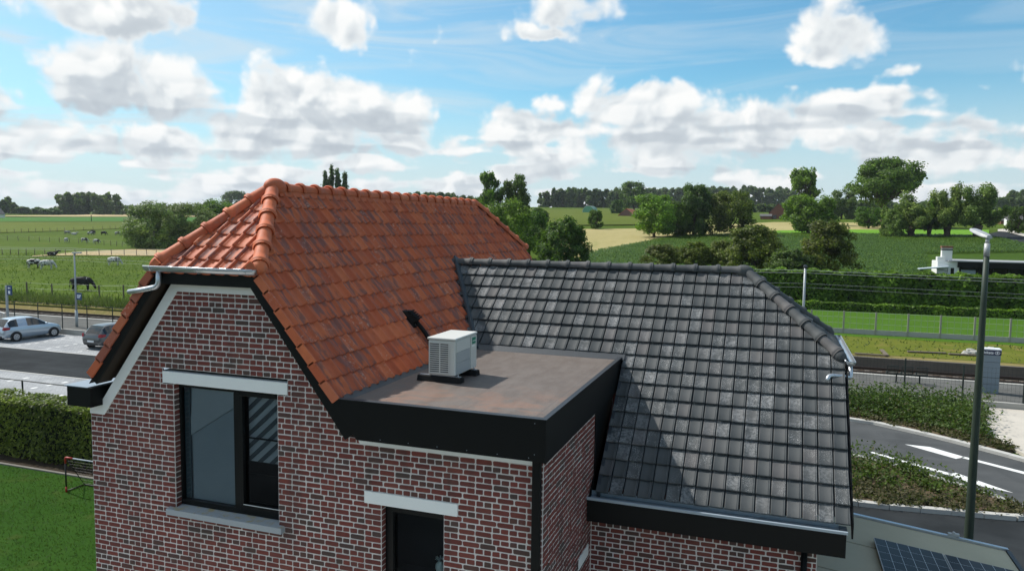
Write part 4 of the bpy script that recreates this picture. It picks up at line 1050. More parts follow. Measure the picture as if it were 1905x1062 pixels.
def patch(name, top, bot, mat, off=.12, nx=48, ny=14, kind='structure'):
    """a field that follows the land between two outlines"""
    x0 = max(top[0][0], bot[0][0]); x1 = min(top[-1][0], bot[-1][0])
    vs = []
    for i in range(nx+1):
        x = x0 + (x1-x0)*i/nx
        ya = np.interp(x, [p[0] for p in top], [p[1] for p in top]); yb = np.interp(x, [p[0] for p in bot], [p[1] for p in bot])
        pa, pb = ground_at(x, ya), ground_at(x, yb)
        da, db = np.hypot(pa[0], pa[1]), np.hypot(pb[0], pb[1])
        for j in range(ny+1):
            q = j/ny; d = 1/((1-q)/db + q/da); k = (d-db)/(da-db) if abs(da-db) > 1e-6 else 0
            p = pb + (pa-pb)*k; vs.append((p[0], p[1], float(terrain(p[0], p[1])) + off))
    m = ny+1; mb = MB(); mb.add(vs, [(i*m+j, (i+1)*m+j, (i+1)*m+j+1, i*m+j+1) for i in range(nx) for j in range(ny)])
    return tag(mb.build(name, mat, smooth=True), kind=kind)
patch('dirt_track', [(60, 477), (85, 474.5), (150, 469), (250, 464), (350, 461.5), (420, 460)], [(60, 478), (85, 476.5), (150, 475.5), (250, 476.5), (350, 476), (420, 475)], MAT['dirttrack'], .10)
patch('crop_field', [(-40, 413.5), (250, 413), (420, 414)], [(-40, 435), (120, 430), (250, 425), (420, 424)], MAT['crop'], .2)
patch('green_field', [(-40, 404.8), (250, 404.6), (420, 405)], [(-40, 413.3), (250, 412.8), (420, 413.5)], MAT['cropb'], .3)
patch('wheat_field', [(10, 402.4), (140, 401.4), (170, 400.2), (250, 399.8), (420, 400)], [(10, 404.0), (140, 404.5), (250, 404.4), (420, 404.6)], MAT['wheat'], .5)
patch('far_meadow', [(960, 391), (1150, 389.5), (1330, 391)], [(960, 421), (1150, 420), (1330, 418)], MAT['crop'], .3)
patch('hay_field', [(1040, 427), (1100, 427), (1190, 426), (1255, 424), (1300, 421), (1440, 414), (1640, 415)], [(1040, 490), (1105, 471), (1265, 440), (1300, 438.5), (1440, 430), (1640, 428)], MAT['hay'], .15)
patch('bright_meadow', [(1395, 434), (1450, 430), (1590, 428.5), (1840, 429)], [(1395, 439), (1450, 438), (1590, 438.5), (1840, 442)], MAT['lime'], .2)
CORN_T = [(1085, 474), (1105, 470.5), (1265, 440), (1300, 438.8), (1395, 438.8), (1450, 437), (1590, 437.5), (1840, 441.5), (1930, 462)]
CORN_B = [(1085, 520), (1105, 520), (1450, 520), (1700, 522), (1930, 520)]
patch('corn_ground', CORN_T, CORN_B, MAT['cornsoil'], .10, 60, 30)

# --- this side: car park, road, platform, railway
def strip(name, x0, x1, y0, y1, z, mat, par=None): return sheet(name, [(x0, y0), (x1, y0), (x1, y1), (x0, y1)], z, mat, par=par)
strip('garden_lawn', -60, -9.0, 9.5, 17.1, .0, MAT['lawn'])
strip('front_garden', -60, 12, 3.5, 9.5, .0, MAT['lawn'])
strip('driveway', -60, 12, -25, 3.5, .0, MAT['asphalt'])
strip('bounce_ground', -13, 10, 2.2, 8.3, .006, plain('pale_bounce_ground', (.62, .58, .52), .9, 0, .2, .08, 1.0))  # unseen pale ground, added to bounce light up onto the gable wall
strip('planting_bed', -60, -10.5, 17.1, 18.6, .006, MAT['mulch'])
MB().box(-60, -10.5, 17.02, 17.12, -.02, .04).build('lawn_edging', plain('old_edging', (.19, .18, .16), .9, 0, .2, .25, 2.0))['kind'] = 'structure'
strip('paved_strip', -90, -9.0, 20.5, 27.9, .012, MAT['paving'])
strip('road', -90, -8.9, 27.9, 32.9, .016, MAT['asphalt'])
strip('parking_paving', -90, -8.9, 33.02, 38.3, .012, MAT['paving'])
MB().box(-90, -9.2, 32.9, 33.02, -.02, .03).build('road_edging', MAT['kerb'])['kind'] = 'structure'
MB().box(-90, -9.2, 27.78, 27.9, -.02, .03).build('road_edging', MAT['kerb'])['kind'] = 'structure'
# platform: a low slab with a kerb wall, gravel top and pale edge stones
pl = MB().box(-140, 90, 38.5, 43.6, -.02, .30).build('platform', MAT['gravel']); pl['kind'] = 'structure'
MB().box(-140, 90, 38.30, 38.5, -.02, .36).build('platform_kerb', MAT['concrete'])['kind'] = 'structure'
edge = tag(bpy.data.objects.new('platform_edge', None), kind='structure'); COL.objects.link(edge)
em = MB().box(-.49, .49, 43.30, 43.62, .301, .325).mesh('edge_slab', MAT['concrete'])
for i in range(-70, 0):
    o = link('edge_slab', em, edge); o.location = (i*1.0 + .5, 0, random.uniform(-.003, .003))
for i in range(0, 40):
    o = link('edge_slab', em, edge); o.location = (i*1.0 + .5, 0, random.uniform(-.003, .003))
strip('railway_ballast', -160, 110, 43.62, YT, .03, MAT['ballast'])
track = tag(bpy.data.objects.new('railway_track', None), kind='structure'); COL.objects.link(track)
for yr in (44.6, 46.03):
    mb = MB(); mb.box(-160, 110, yr-.035, yr+.035, .20, .25); mb.box(-160, 110, yr-.012, yr+.012, .10, .20); mb.box(-160, 110, yr-.07, yr+.07, .085, .10); mb.build('rail', MAT['steel_rail'], track)
slm = MB().box(-.12, .12, 44.05, 46.6, -.02, .083).mesh('sleeper', MAT['sleeper'])
for i in range(-125, 60):
    o = link('sleeper', slm, track); o.location = (i*.62 + random.uniform(-.02, .02), 0, random.uniform(-.01, .005))
# far platform wall of the old goods side
fw_ = MB().box(-25, 90, YT-.12, YT+.18, -.02, .60).build('retaining_wall', MAT['sleeper']); fw_['kind'] = 'structure'
for xa_, xb_ in ((-3940, -25.01), (90.01, 3940)):
    mb = MB(); mb.prism([(xa_, YT-.75, -.015), (xa_, YT+.25, .515), (xa_, YT+.25, -.015)], (xb_-xa_, 0, 0)); mb.build('bank_edge', MAT['dry'])['kind'] = 'structure'
strip('dry_verge', -160, 90, YT+.19, 50.6, .52, MAT['dry'])
strip('railway_bank', -25, 90, 48.9, 56.5, .535, MAT['bank'])
def patchw(name, poly, mat, off, n=24):
    mb = MB(); (xa, ya), (xb, yb) = poly; vs = []
    for i in range(n+1):
        for j in range(n+1):
            x = xa + (xb-xa)*i/n; y = ya + (yb-ya)*j/n; vs.append((x, y, float(terrain(x, y))+off))
    mb.add(vs, [(i*(n+1)+j, (i+1)*(n+1)+j, (i+1)*(n+1)+j+1, i*(n+1)+j+1) for i in range(n) for j in range(n)]); return tag(mb.build(name, mat, smooth=True), kind='structure')
patchw('far_garden', ((-20, 56.6), (80, 80.0)), MAT['garden'], .03)
# --- road on the right, planted island and verge
KF = [(-9.0, 35.4), (-4.0, 34.9), (3.1, 33.75), (4.6, 33.1), (6.2, 32.0), (7.6, 30.75), (8.6, 29.8), (11.0, 27.2), (14.0, 23.5), (30, 4)]
sheet('road', [(-8.9, 19.6)] + [(x, y) for x, y in KF] + [(30, -30), (12.1, -30), (12.1, 9.6), (-1.0, 10.0), (-8.9, 19.5)], .014, MAT['asphalt'])
MAT['asphalt_pale'] = asphalt_mat('worn_asphalt', (.066, .070, .072), (.090, .094, .096))
sheet('carriageway', [(x, y) for x, y in KF[:9]] + [(10.3, 25.8), (8.2, 24.6), (7.2, 24.5), (6.9, 24.75), (5.9, 25.8), (4.3, 27.2), (2.6, 28.2), (-2.0, 28.9), (-8.0, 29.4), (-8.8, 29.4)], .018, MAT['asphalt_pale'])
def kerb_line(name, pts, w, h, mat, par=None, L=1.0):
    """kerb stones along a line, one object each under the kerb"""
    k = tag(bpy.data.objects.new(name, None), kind='structure'); COL.objects.link(k)
    pts = [np.array(p, float) for p in pts]; seg = [np.linalg.norm(b-a) for a, b in zip(pts[:-1], pts[1:])]; cum = np.concatenate([[0], np.cumsum(seg)])
    def pos(s_): return np.array([np.interp(s_, cum, [p[0] for p in pts]), np.interp(s_, cum, [p[1] for p in pts])])
    n = int(cum[-1]/L)
    for i in range(n):
        a, b = pos(i*cum[-1]/n), pos((i+1)*cum[-1]/n); t = (b-a)/np.linalg.norm(b-a); nn = np.array([-t[1], t[0]])*w/2; e = t*.006
        z = h + random.uniform(-.004, .004)
        mb = MB(); mb.prism([(*(a+e-nn), -.02), (*(b-e-nn), -.02), (*(b-e+nn), -.02), (*(a+e+nn), -.02)], (0, 0, z+.02)); link('kerb_stone', mb.mesh('kerb_stone', mat), k)
    return k
def smooth_line(pts, n=8):
    pts = [np.array(p, float) for p in pts]; out = []
    for i in range(len(pts)-1):
        p0, p1, p2, p3 = pts[max(i-1, 0)], pts[i], pts[i+1], pts[min(i+2, len(pts)-1)]
        for t in np.linspace(0, 1, n, endpoint=False): out.append(.5*((2*p1) + (-p0+p2)*t + (2*p0-5*p1+4*p2-p3)*t*t + (-p0+3*p1-3*p2+p3)*t**3))
    out.append(pts[-1]); return out
kerb_line('kerb', smooth_line([p for p in KF[1:9]]), .28, .13, MAT['kerb'])
ISL = [(-8.0, 29.4), (-2.0, 28.9), (2.6, 28.2), (4.3, 27.2), (5.9, 25.8), (6.9, 24.75), (7.15, 24.35), (7.0, 23.95), (6.4, 23.75), (5.0, 23.6), (2.3, 23.35), (-2.0, 23.6), (-8.0, 24.0)]
isl = smooth_line(ISL, 6)
sheet('planted_island', [(p[0], p[1]) for p in isl], .10, MAT['soil'], h=.12)
kerb_line('kerb', isl, .22, .15, MAT['kerb'], L=.8)
BED = [(-9.0, 35.6), (-4.0, 35.1), (3.1, 33.95), (4.7, 33.3), (6.3, 32.2), (7.75, 30.95), (8.3, 31.2), (7.9, 33.5), (8.6, 36.2), (8.9, 38.28), (-9.0, 38.28)]
sheet('planting_verge', BED, .10, MAT['soil'], h=.12)
sheet('pavement', [(8.9, 38.28), (8.6, 36.2), (7.9, 33.5), (8.35, 31.25), (8.75, 30.0), (11.2, 27.5), (30, 10), (40, 38.28)], .11, MAT['concrete_l'], h=.12)
# painted marks: tapering merge arrows and bay lines
def paint(name, polys, z=.023, par=None):
    mb = MB()
    for p in polys: mb.add([(x, y, z) for x, y in p], [tuple(range(len(p)))])
    o = mb.build(name, MAT['paint'], par); o['kind'] = 'structure'; return o
def gp(px, py): p = ground_at(px, py); return (p[0], p[1])
paint('road_marking', [[gp(1683, 827), gp(1730, 832), gp(1796, 851), gp(1778, 854)]])
paint('road_marking', [[gp(1788, 852), gp(1792, 849.5), gp(1905, 878), gp(1960, 893), gp(1960, 897), gp(1905, 882.5)]])
paint('road_marking', [[gp(1619, 842.5), gp(1623, 841), gp(1768, 881), gp(1764, 884.5)]])
paint('road_marking', [[gp(1764, 883), gp(1778, 880), gp(1806, 890), gp(1885, 917.5), gp(1812, 902)]])
dash = []
for x in np.arange(-70, -12, 2.55):
    dash.append([[(x + k*.0 - .06, 33.5 + k*.62), (x + .06, 33.5 + k*.62), (x + .06, 33.8 + k*.62), (x - .06, 33.8 + k*.62)] for k in range(7)])
for d_ in dash: paint('bay_line', d_, .017)
for x in np.arange(-62, -14, 2.6): paint('bay_line', [[(x + k*.1 - .09, 21.0 + k*.72), (x + k*.1 + .09, 21.0 + k*.72), (x + k*.1 + .12, 21.3 + k*.72), (x + k*.1 - .06, 21.3 + k*.72)] for k in range(9)], .017)

# ================================================================== vegetation
MAT['bark'] = plain('bark', (.085, .068, .050), .95, 0, .2, .35, 3.0, .02)
GREEN = leafmat('leaf_green', [(0.026, 0.058, 0.007), (0.075, 0.156, 0.015), (0.168, 0.301, 0.029), (0.313, 0.504, 0.056)])
DARKG = leafmat('leaf_dark', [(0.015, 0.039, 0.007), (0.049, 0.097, 0.015), (0.104, 0.184, 0.026), (0.196, 0.318, 0.045)])
BRIGHT = leafmat('leaf_bright', [(0.045, 0.098, 0.008), (0.128, 0.245, 0.018), (0.254, 0.438, 0.034), (0.445, 0.665, 0.064)])
WILLOW = leafmat('leaf_willow', [(0.058, 0.100, 0.020), (0.160, 0.228, 0.048), (0.307, 0.401, 0.090), (0.539, 0.636, 0.162)])
OLIVE = leafmat('leaf_olive', [(0.041, 0.058, 0.007), (0.105, 0.129, 0.015), (0.202, 0.236, 0.029), (0.354, 0.379, 0.057)])
FARG = leafmat('leaf_far', [(0.030, 0.058, 0.011), (0.068, 0.118, 0.022), (0.118, 0.192, 0.036), (0.195, 0.295, 0.058)])
HEDGEG = leafmat('leaf_hedge', [(0.032, 0.069, 0.006), (0.093, 0.171, 0.014), (0.195, 0.328, 0.028), (0.358, 0.544, 0.055)])
HEDGEL = leafmat('leaf_beech', [(0.042, 0.067, 0.008), (0.105, 0.150, 0.018), (0.203, 0.271, 0.035), (0.416, 0.511, 0.070)])
CORNG = leafmat('leaf_corn', [(.046, .092, .008), (.085, .150, .014), (.135, .205, .026), (.28, .35, .11)], .4, .3)

def leaf_quads(P_, N_, size, g, aspect=1.6, spread=.55, jit=.35):
    """rhombic leaves at points P_, roughly facing N_"""
    n = len(P_); N_ = N_ + g.normal(0, spread, (n, 3)); N_ /= np.linalg.norm(N_, axis=1, keepdims=True) + 1e-9
    t = g.normal(0, 1, (n, 3)); t -= N_*(t*N_).sum(1, keepdims=True); t /= np.linalg.norm(t, axis=1, keepdims=True) + 1e-9
    b = np.cross(N_, t); s = size*(1 + g.uniform(-jit, jit, (n, 1)))
    a_ = t*s*.5*aspect**.5; c_ = b*s*.5/aspect**.5
    return np.stack([P_ - a_, P_ - a_*.1 + c_ + N_*s*.06, P_ + a_, P_ - a_*.1 - c_ + N_*s*.06], 1)
def crown_points(g, lobes, n, shell=.35):
    """points in a cloud of ellipsoidal lobes (c, r), denser to the outside; returns points and outward normals"""
    vol = np.array([r[0]*r[1] + r[1]*r[2] + r[0]*r[2] for c, r in lobes]); k = g.choice(len(lobes), n, p=vol/vol.sum())
    d = g.normal(0, 1, (n, 3)); d /= np.linalg.norm(d, axis=1, keepdims=True)
    rad = shell + (1-shell)*g.random((n, 1))**.6
    C = np.array([lobes[i][0] for i in k]); Rr = np.array([lobes[i][1] for i in k])
    return C + d*rad*Rr, d
def make_tree(kind, seed, n, leaf, mat):
    """unit tree: height 1, crown width about .7..1; returns (trunk mesh, crown mesh)"""
    g = np.random.default_rng(seed); lobes = []; tr = MB()
    def limb(a, b, r0, r1, k=4, wob=.03):
        a, b = np.array(a, float), np.array(b, float); pts = [a + (b-a)*t + g.normal(0, wob, 3)*math.sin(math.pi*t) for t in np.linspace(0, 1, k+1)]
        tr.tube(pts, list(np.linspace(r0, r1, k+1)), 7)
    up = lambda: np.array([0, 0, 1.0])
    if kind == 'broad':
        limb((0,0,-.02), (0,0,.45), .035, .02)
        for i in range(120):
            th = g.uniform(0, 2*math.pi); z = g.uniform(.15, .95); rmax = .42*(1-abs(z-.5)**2.2/.26)**.5*g.uniform(.35, 1)**.6*(1+.14*math.sin(3*th+seed))
            c = (rmax*math.cos(th), rmax*math.sin(th), z); r_ = g.uniform(.05, .095); lobes.append((np.array(c), np.array([r_, r_, r_*.8])))
        for i in range(9): c = lobes[g.integers(len(lobes))][0]; limb((0,0,g.uniform(.2,.4)), c, .014, .004)
    elif kind == 'dense':
        limb((0,0,-.02), (0,0,.4), .03, .02)
        for i in range(130):
            th = g.uniform(0, 2*math.pi); z = g.uniform(.03, .95); rmax = .43*max(.02, 1-(abs(z-.45)/.56)**2.6)**.5*g.uniform(.4, 1)**.6*(1+.10*math.sin(2*th+seed))
            r_ = g.uniform(.05, .09); lobes.append((np.array((rmax*math.cos(th), rmax*math.sin(th), z)), np.array([r_, r_, r_])))
    elif kind == 'pollard':
        limb((0,0,-.02), (.01,0,.14), .075, .06, 3, .01); limb((.01,0,.12), (0,0,.26), .065, .085, 2, .0)
        for i in range(26):
            th = g.uniform(0, 2*math.pi); e = g.uniform(.15, 1.0); L = g.uniform(.35, .74); dr = np.array([math.cos(th)*math.cos(e*1.4)*.75, math.sin(th)*math.cos(e*1.4)*.75, math.sin(e*1.4)])
            b = np.array([0,0,.24]) + dr*L; limb((0,0,.24), b, .012, .003, 4, .02)
            for q in (.45, .62, .8, .95, 1.0): r_ = g.uniform(.05, .085); lobes.append((np.array([0,0,.24]) + dr*L*q + g.normal(0, .02, 3), np.array([r_, r_, r_*1.3])))
    elif kind == 'poplar':
        limb((0,0,-.02), (0,0,.9), .02, .004)
        for i in range(46):
            z = g.uniform(.08, .98); rm = .070*math.sin(math.pi*min(1, z*.92+.08))**.6*g.uniform(.2, 1); th = g.uniform(0, 6.28); lobes.append((np.array((rm*math.cos(th), rm*math.sin(th), z)), np.array([.03, .03, .06])))
    elif kind == 'open':
        limb((0,0,-.02), (.02,0,.38), .035, .024, 4, .01)
        for i in range(44):
            th = g.uniform(0, 2*math.pi); z = g.uniform(.34, .96); rm = .46*math.sqrt(max(0, 1-((z-.62)/.40)**2))*g.uniform(.35, 1.0)
            c = np.array((rm*math.cos(th), rm*math.sin(th), z)); limb((.02, 0, g.uniform(.3, .5)), c - np.array([0,0,.02]), .014, .004, 5, .03)
            for q in range(4): r_ = g.uniform(.05, .095); lobes.append((c + g.normal(0, .055, 3)*np.array([1,1,.5]), np.array([r_*1.15, r_*1.15, r_*.6])))
    elif kind == 'spread':        # umbrella crown with sky between the branch tiers
        limb((0,0,-.02), (-.03,0,.32), .03, .024, 4, .01)
        for i in range(64):
            th = g.uniform(0, 2*math.pi); rm = .48*g.uniform(.1, 1.0)**.6; z = .46 + .50*math.sqrt(max(0, 1-(rm/.52)**2))*g.uniform(.15, 1)
            c = np.array((rm*math.cos(th), rm*math.sin(th), z)); limb((-.03, 0, g.uniform(.26, .45)), c - np.array([0,0,.02]), .013, .003, 5, .03)
            for q in range(4): r_ = g.uniform(.05, .085); lobes.append((c + g.normal(0, .05, 3)*np.array([1,1,.4]), np.array([r_*1.2, r_*1.2, r_*.55])))
        for i in range(8): th = g.uniform(0, 6.28); c = np.array((.22*math.cos(th)-.08, .22*math.sin(th), g.uniform(.32, .5))); lobes.append((c, np.array([.09, .09, .07])))
    elif kind == 'shrub':
        limb((0,0,-.02), (0,0,.3), .02, .01)
        for i in range(150):
            th = g.uniform(0, 2*math.pi); z = g.uniform(.02, .95); rm = .48*math.sqrt(max(0, 1-(z/1.0)**2.4))*g.uniform(.3, 1)**.6*(1+.12*math.sin(3*th+seed)); r_ = g.uniform(.045, .085)
            lobes.append((np.array((rm*math.cos(th), rm*math.sin(th), z)), np.array([r_, r_, r_*.85])))
    if kind in ('broad', 'dense'): lobes = [(c, r_*1.45) for c, r_ in lobes[:80]]
    if kind == 'shrub': lobes = [(c, r_*1.25) for c, r_ in lobes]
    P_, N_ = crown_points(g, lobes, n, .55); P_ = P_ + g.normal(0, .017, P_.shape)
    keep = P_[:, 2] > .0; P_, N_ = P_[keep], N_[keep]
    ctr = P_.mean(0); rad = P_ - ctr; rad /= np.linalg.norm(rad, axis=1, keepdims=True) + 1e-9
    N_ = N_*.6 + rad*.6 + np.array([-.25, -.15, .30])
    Qd = leaf_quads(P_, N_, leaf, g, spread=.65)
    return tr.mesh('trunk', MAT['bark'], True), quads_mesh('crown', Qd, mat)
PROTO = {}
def proto(kind, seed, n, leaf, mat):
    k = (kind, seed, n, leaf, mat.name)
    if k not in PROTO: PROTO[k] = make_tree(kind, seed, n, leaf, mat)
    return PROTO[k]
def plant_tree(label, px, base_y, top_y, wpx, kind, seed, n, leaf, mat, depth=None, cat='tree', name=None, group=None):
    """a tree at its place on the land, its height and width from how large it stands there"""
    p = at_depth(px, depth) if depth else ground_at(px, base_y)
    t = depth_of(p); yb = pix(p)[1]; h = (yb - top_y)/FPX*t; w = wpx/FPX*t
    nat = {'broad': .92, 'dense': .92, 'pollard': .95, 'poplar': .17, 'open': 1.05, 'spread': 1.1, 'shrub': 1.1}[kind]
    r = root(name or {'shrub': 'shrub', 'poplar': 'poplar_tree', 'pollard': 'pollard_willow'}.get(kind, 'tree'), label, cat, tuple(p - np.array([0, 0, .1])), random.uniform(0, 6.28), (w/nat, w/nat, h), group)
    tm, cm = proto(kind, seed, n, leaf, mat); child('trunk', tm, r); child('crown', cm, r); return r
W_ = 'willows along the pasture'
plant_tree('broad bushy willow with a short trunk beside the dirt track', 287, 462, 377, 112, 'dense', 1, 21600, 0.0253, WILLOW, group=W_)
plant_tree('willow half hidden behind the orange roof next to the broad willow', 352, 461, 380, 100, 'dense', 2, 18900, 0.0253, WILLOW, group=W_)
plant_tree('willow whose top shows just above the left edge of the orange roof', 408, 459, 374, 90, 'dense', 3, 16200, 0.0253, GREEN, group=W_)
plant_tree('dark tree top rising behind the left hip of the orange roof', 436, 402, 356, 46, 'broad', 4, 6750, 0.0451, DARKG)
for i, (x, ty) in enumerate(((606, 320), (617.5, 311), (629, 314), (643, 321))):
    plant_tree(('slim poplar at the left of the four behind the orange ridge', 'tallest of the four poplars behind the orange ridge', 'second tallest poplar, third from the left behind the orange ridge', 'lone rightmost poplar standing apart behind the orange ridge')[i], x, 415, ty, 12, 'poplar', 10+i, 3200, .035, DARKG, depth=330, group='poplars behind the roof')
plant_tree('tall loose-crowned tree left of its twin above the end of the orange ridge', 908, 440, 321, 60, 'open', 20, 9450, 0.0379, GREEN, depth=190, group='tall twin trees')
plant_tree('tall dark tree right of its twin above the end of the orange ridge', 957, 440, 326, 62, 'open', 21, 10125, 0.0379, DARKG, depth=188, group='tall twin trees')
plant_tree('large light green willow tree behind the right end of the orange roof', 935, 500, 368, 112, 'dense', 22, 20250, 0.0271, BRIGHT, depth=110)
plant_tree('dark cherry tree bushing out above the dark ridge', 1046, 505, 404, 118, 'shrub', 23, 18900, 0.0325, DARKG, depth=92)
plant_tree('rounded mid green tree between the willow and the dark cherry tree', 985, 500, 392, 70, 'broad', 24, 12150, 0.0325, GREEN, depth=120)
plant_tree('small dark round bush beyond the cherry tree', 1000, 440, 388, 42, 'dense', 25, 5400, 0.0542, DARKG, depth=210, cat='bush')
plant_tree('tall tree standing out in front of the far wood', 1178, 392, 340, 52, 'broad', 26, 6750, 0.0451, GREEN)
plant_tree('dark bushy tree beside the brick barn', 1147, 398, 372, 26, 'dense', 41, 4050, 0.0632, DARKG)
plant_tree('small round tree standing alone in the hay field', 1108, 427, 391, 28, 'broad', 27, 6075, 0.0542, GREEN)
plant_tree('bright rounded tree at the edge of the hay field', 1217, 443, 364, 82, 'broad', 28, 13500, 0.0343, BRIGHT)
plant_tree('green tree between the bright tree and the tall dark one', 1258, 441, 376, 60, 'dense', 29, 10800, 0.0379, GREEN)
plant_tree('tall dark tree right of the bright rounded tree', 1290, 441, 344, 66, 'broad', 30, 12825, 0.0361, DARKG)
plant_tree('small young tree in front of the corn edge', 1300, 443, 415, 20, 'broad', 42, 3375, 0.0722, GREEN)
plant_tree('round olive green tree at the corn edge with a short trunk', 1360, 441, 356, 86, 'broad', 31, 13500, 0.0343, OLIVE)
plant_tree('slender tall tree rising above the farmhouse', 1490, 428, 317, 62, 'open', 32, 10125, 0.0379, BRIGHT, depth=230)
plant_tree('light green tree bushing out below the slender tall tree', 1506, 436, 360, 92, 'broad', 33, 13500, 0.0343, BRIGHT)
plant_tree('dark tree in the gap left of the great spreading tree', 1562, 428, 355, 56, 'dense', 34, 8100, 0.0451, FARG, depth=300)
plant_tree('great spreading tree with an umbrella crown, tallest on the skyline', 1640, 434, 289, 142, 'spread', 35, 22950, 0.0271, GREEN, depth=215)
plant_tree('leafy tree with a thick trunk under the great spreading tree', 1612, 432, 385, 50, 'broad', 43, 6750, 0.0451, GREEN, depth=206)
PW = 'pollard willows along the corn'
plant_tree('low bushy willow at the left end of the pollard row', 1662, 444, 389, 52, 'shrub', 36, 9450, 0.0406, WILLOW, group=PW)
plant_tree('first tall pollard willow right of the low bushy one', 1694, 443, 359, 92, 'pollard', 37, 16200, 0.0289, WILLOW, group=PW)
plant_tree('middle pollard willow, tallest of the row along the corn', 1762, 443, 340, 84, 'pollard', 38, 16200, 0.0289, WILLOW, group=PW)
plant_tree('broad pollard willow at the right end of the row by the road', 1818, 444, 344, 100, 'pollard', 39, 17550, 0.0289, WILLOW, group=PW)
plant_tree('dark slim pollard between the first and the middle willow', 1728, 443, 372, 50, 'pollard', 40, 9450, 0.0361, GREEN, group=PW)
plant_tree('dark round tree at the right edge beyond the road', 1893, 437, 385, 40, 'broad', 44, 6750, 0.0451, DARKG)
plant_tree('large shrub with olive leaves behind the hedge, left of its neighbour', 1404, 535, 417, 132, 'shrub', 50, 20250, 0.0307, OLIVE, depth=100, group='shrubs behind the hedge')
plant_tree('large rounded shrub between corn and hedge near the centre right', 1540, 540, 411, 128, 'shrub', 51, 20250, 0.0307, OLIVE, depth=97, group='shrubs behind the hedge')
plant_tree('low loose shrub in front of the corn, leftmost of three above the dark ridge', 1232, 530, 452, 92, 'shrub', 54, 11000, .034, OLIVE, depth=102, group='shrubs behind the hedge')
plant_tree('low shrub just left of the large olive shrub above the dark ridge', 1345, 530, 446, 90, 'shrub', 55, 11000, .034, OLIVE, depth=106, group='shrubs behind the hedge')
plant_tree('low loose shrub in front of the corn, middle of three above the dark ridge', 1290, 530, 448, 90, 'shrub', 52, 17550, 0.0325, OLIVE, depth=104, group='shrubs behind the hedge')
plant_tree('dense shrub at the foot of the two large shrubs', 1470, 540, 462, 110, 'shrub', 53, 12150, 0.0398, DARKG, depth=94, group='shrubs behind the hedge')

def far_wood(name, label, x0, x1, top, depth, n_tree, leaf, mat, seed, cat='wood', wide=1.0, thick=30.0):
    """a wood that reads as one mass: many crowns at their own places, joined"""
    g = np.random.default_rng(seed); lobes = []
    for i in range(n_tree):
        x = x0 + (x1-x0)*(i + g.uniform(.1, .9))/n_tree; dd = depth + g.uniform(0, thick); p = at_depth(x, dd); ty = np.interp(x, [q[0] for q in top], [q[1] for q in top]) + g.uniform(-1.0, 4.0)
        h = (pix(p)[1] - ty)/FPX*dd; w = (x1-x0)/n_tree/FPX*dd*.62*wide
        for k in range(22):
            z = g.uniform(.0, .93); rm = w*math.sqrt(max(.1, 1-((z-.42)/.62)**2))*g.uniform(.2, 1); th = g.uniform(0, 6.28); r_ = w*g.uniform(.35, .55)
            lobes.append((p + np.array([rm*math.cos(th), rm*math.sin(th), z*h]), np.array([r_, r_, min(r_*1.3, h*.16)])))
    P_, N_ = crown_points(g, lobes, n_tree*1000, .6); Qd = leaf_quads(P_, N_ + np.array([-.2, -.25, .3]), leaf, g, spread=.65)
    return tag(link(name, quads_mesh(name, Qd, mat)), label, cat, kind='stuff')
far_wood('far_wood', 'dense row of tall trees on the left skyline beyond the wheat', 114, 222, [(114, 368), (135, 361), (170, 360), (175, 358), (222, 362)], 600, 9, 2.2, FARG, 60, wide=1.5)
far_wood('far_wood', 'low hedge of trees along the left horizon by the white house', -30, 116, [(-30, 368), (8, 372), (22, 366), (32, 386), (116, 386)], 560, 16, 1.7, FARG, 61, wide=1.2)
far_wood('far_wood', 'low trees on the horizon beside the broad willow', 222, 430, [(222, 378), (250, 382), (430, 380)], 640, 18, 2.0, FARG, 62, wide=1.3)
far_wood('far_wood', 'tall poplar wood behind the far green meadow', 1002, 1150, [(1002, 362), (1030, 352), (1060, 350), (1150, 352)], 640, 20, 2.0, FARG, 63, wide=1.5)
far_wood('far_wood', 'long dark poplar wood along the ridge in the centre right', 1140, 1475, [(1140, 352), (1250, 350), (1340, 346), (1475, 348)], 800, 46, 2.4, FARG, 64, wide=1.6)
far_wood('far_wood', 'low bushes below the poplar wood by the farmhouse', 1300, 1640, [(1300, 388), (1440, 380), (1560, 372), (1640, 376)], 420, 26, 1.4, FARG, 65, wide=1.3)
far_wood('far_wood', 'trees along the right horizon beyond the pollard willows', 1540, 1960, [(1540, 374), (1700, 376), (1850, 370), (1880, 357), (1960, 352)], 560, 34, 1.8, FARG, 66, wide=1.3)
far_wood('far_wood', 'hidden tree line showing just over the orange ridge', 690, 900, [(690, 366), (770, 358), (850, 360), (900, 372)], 520, 18, 1.8, FARG, 67, wide=1.2)

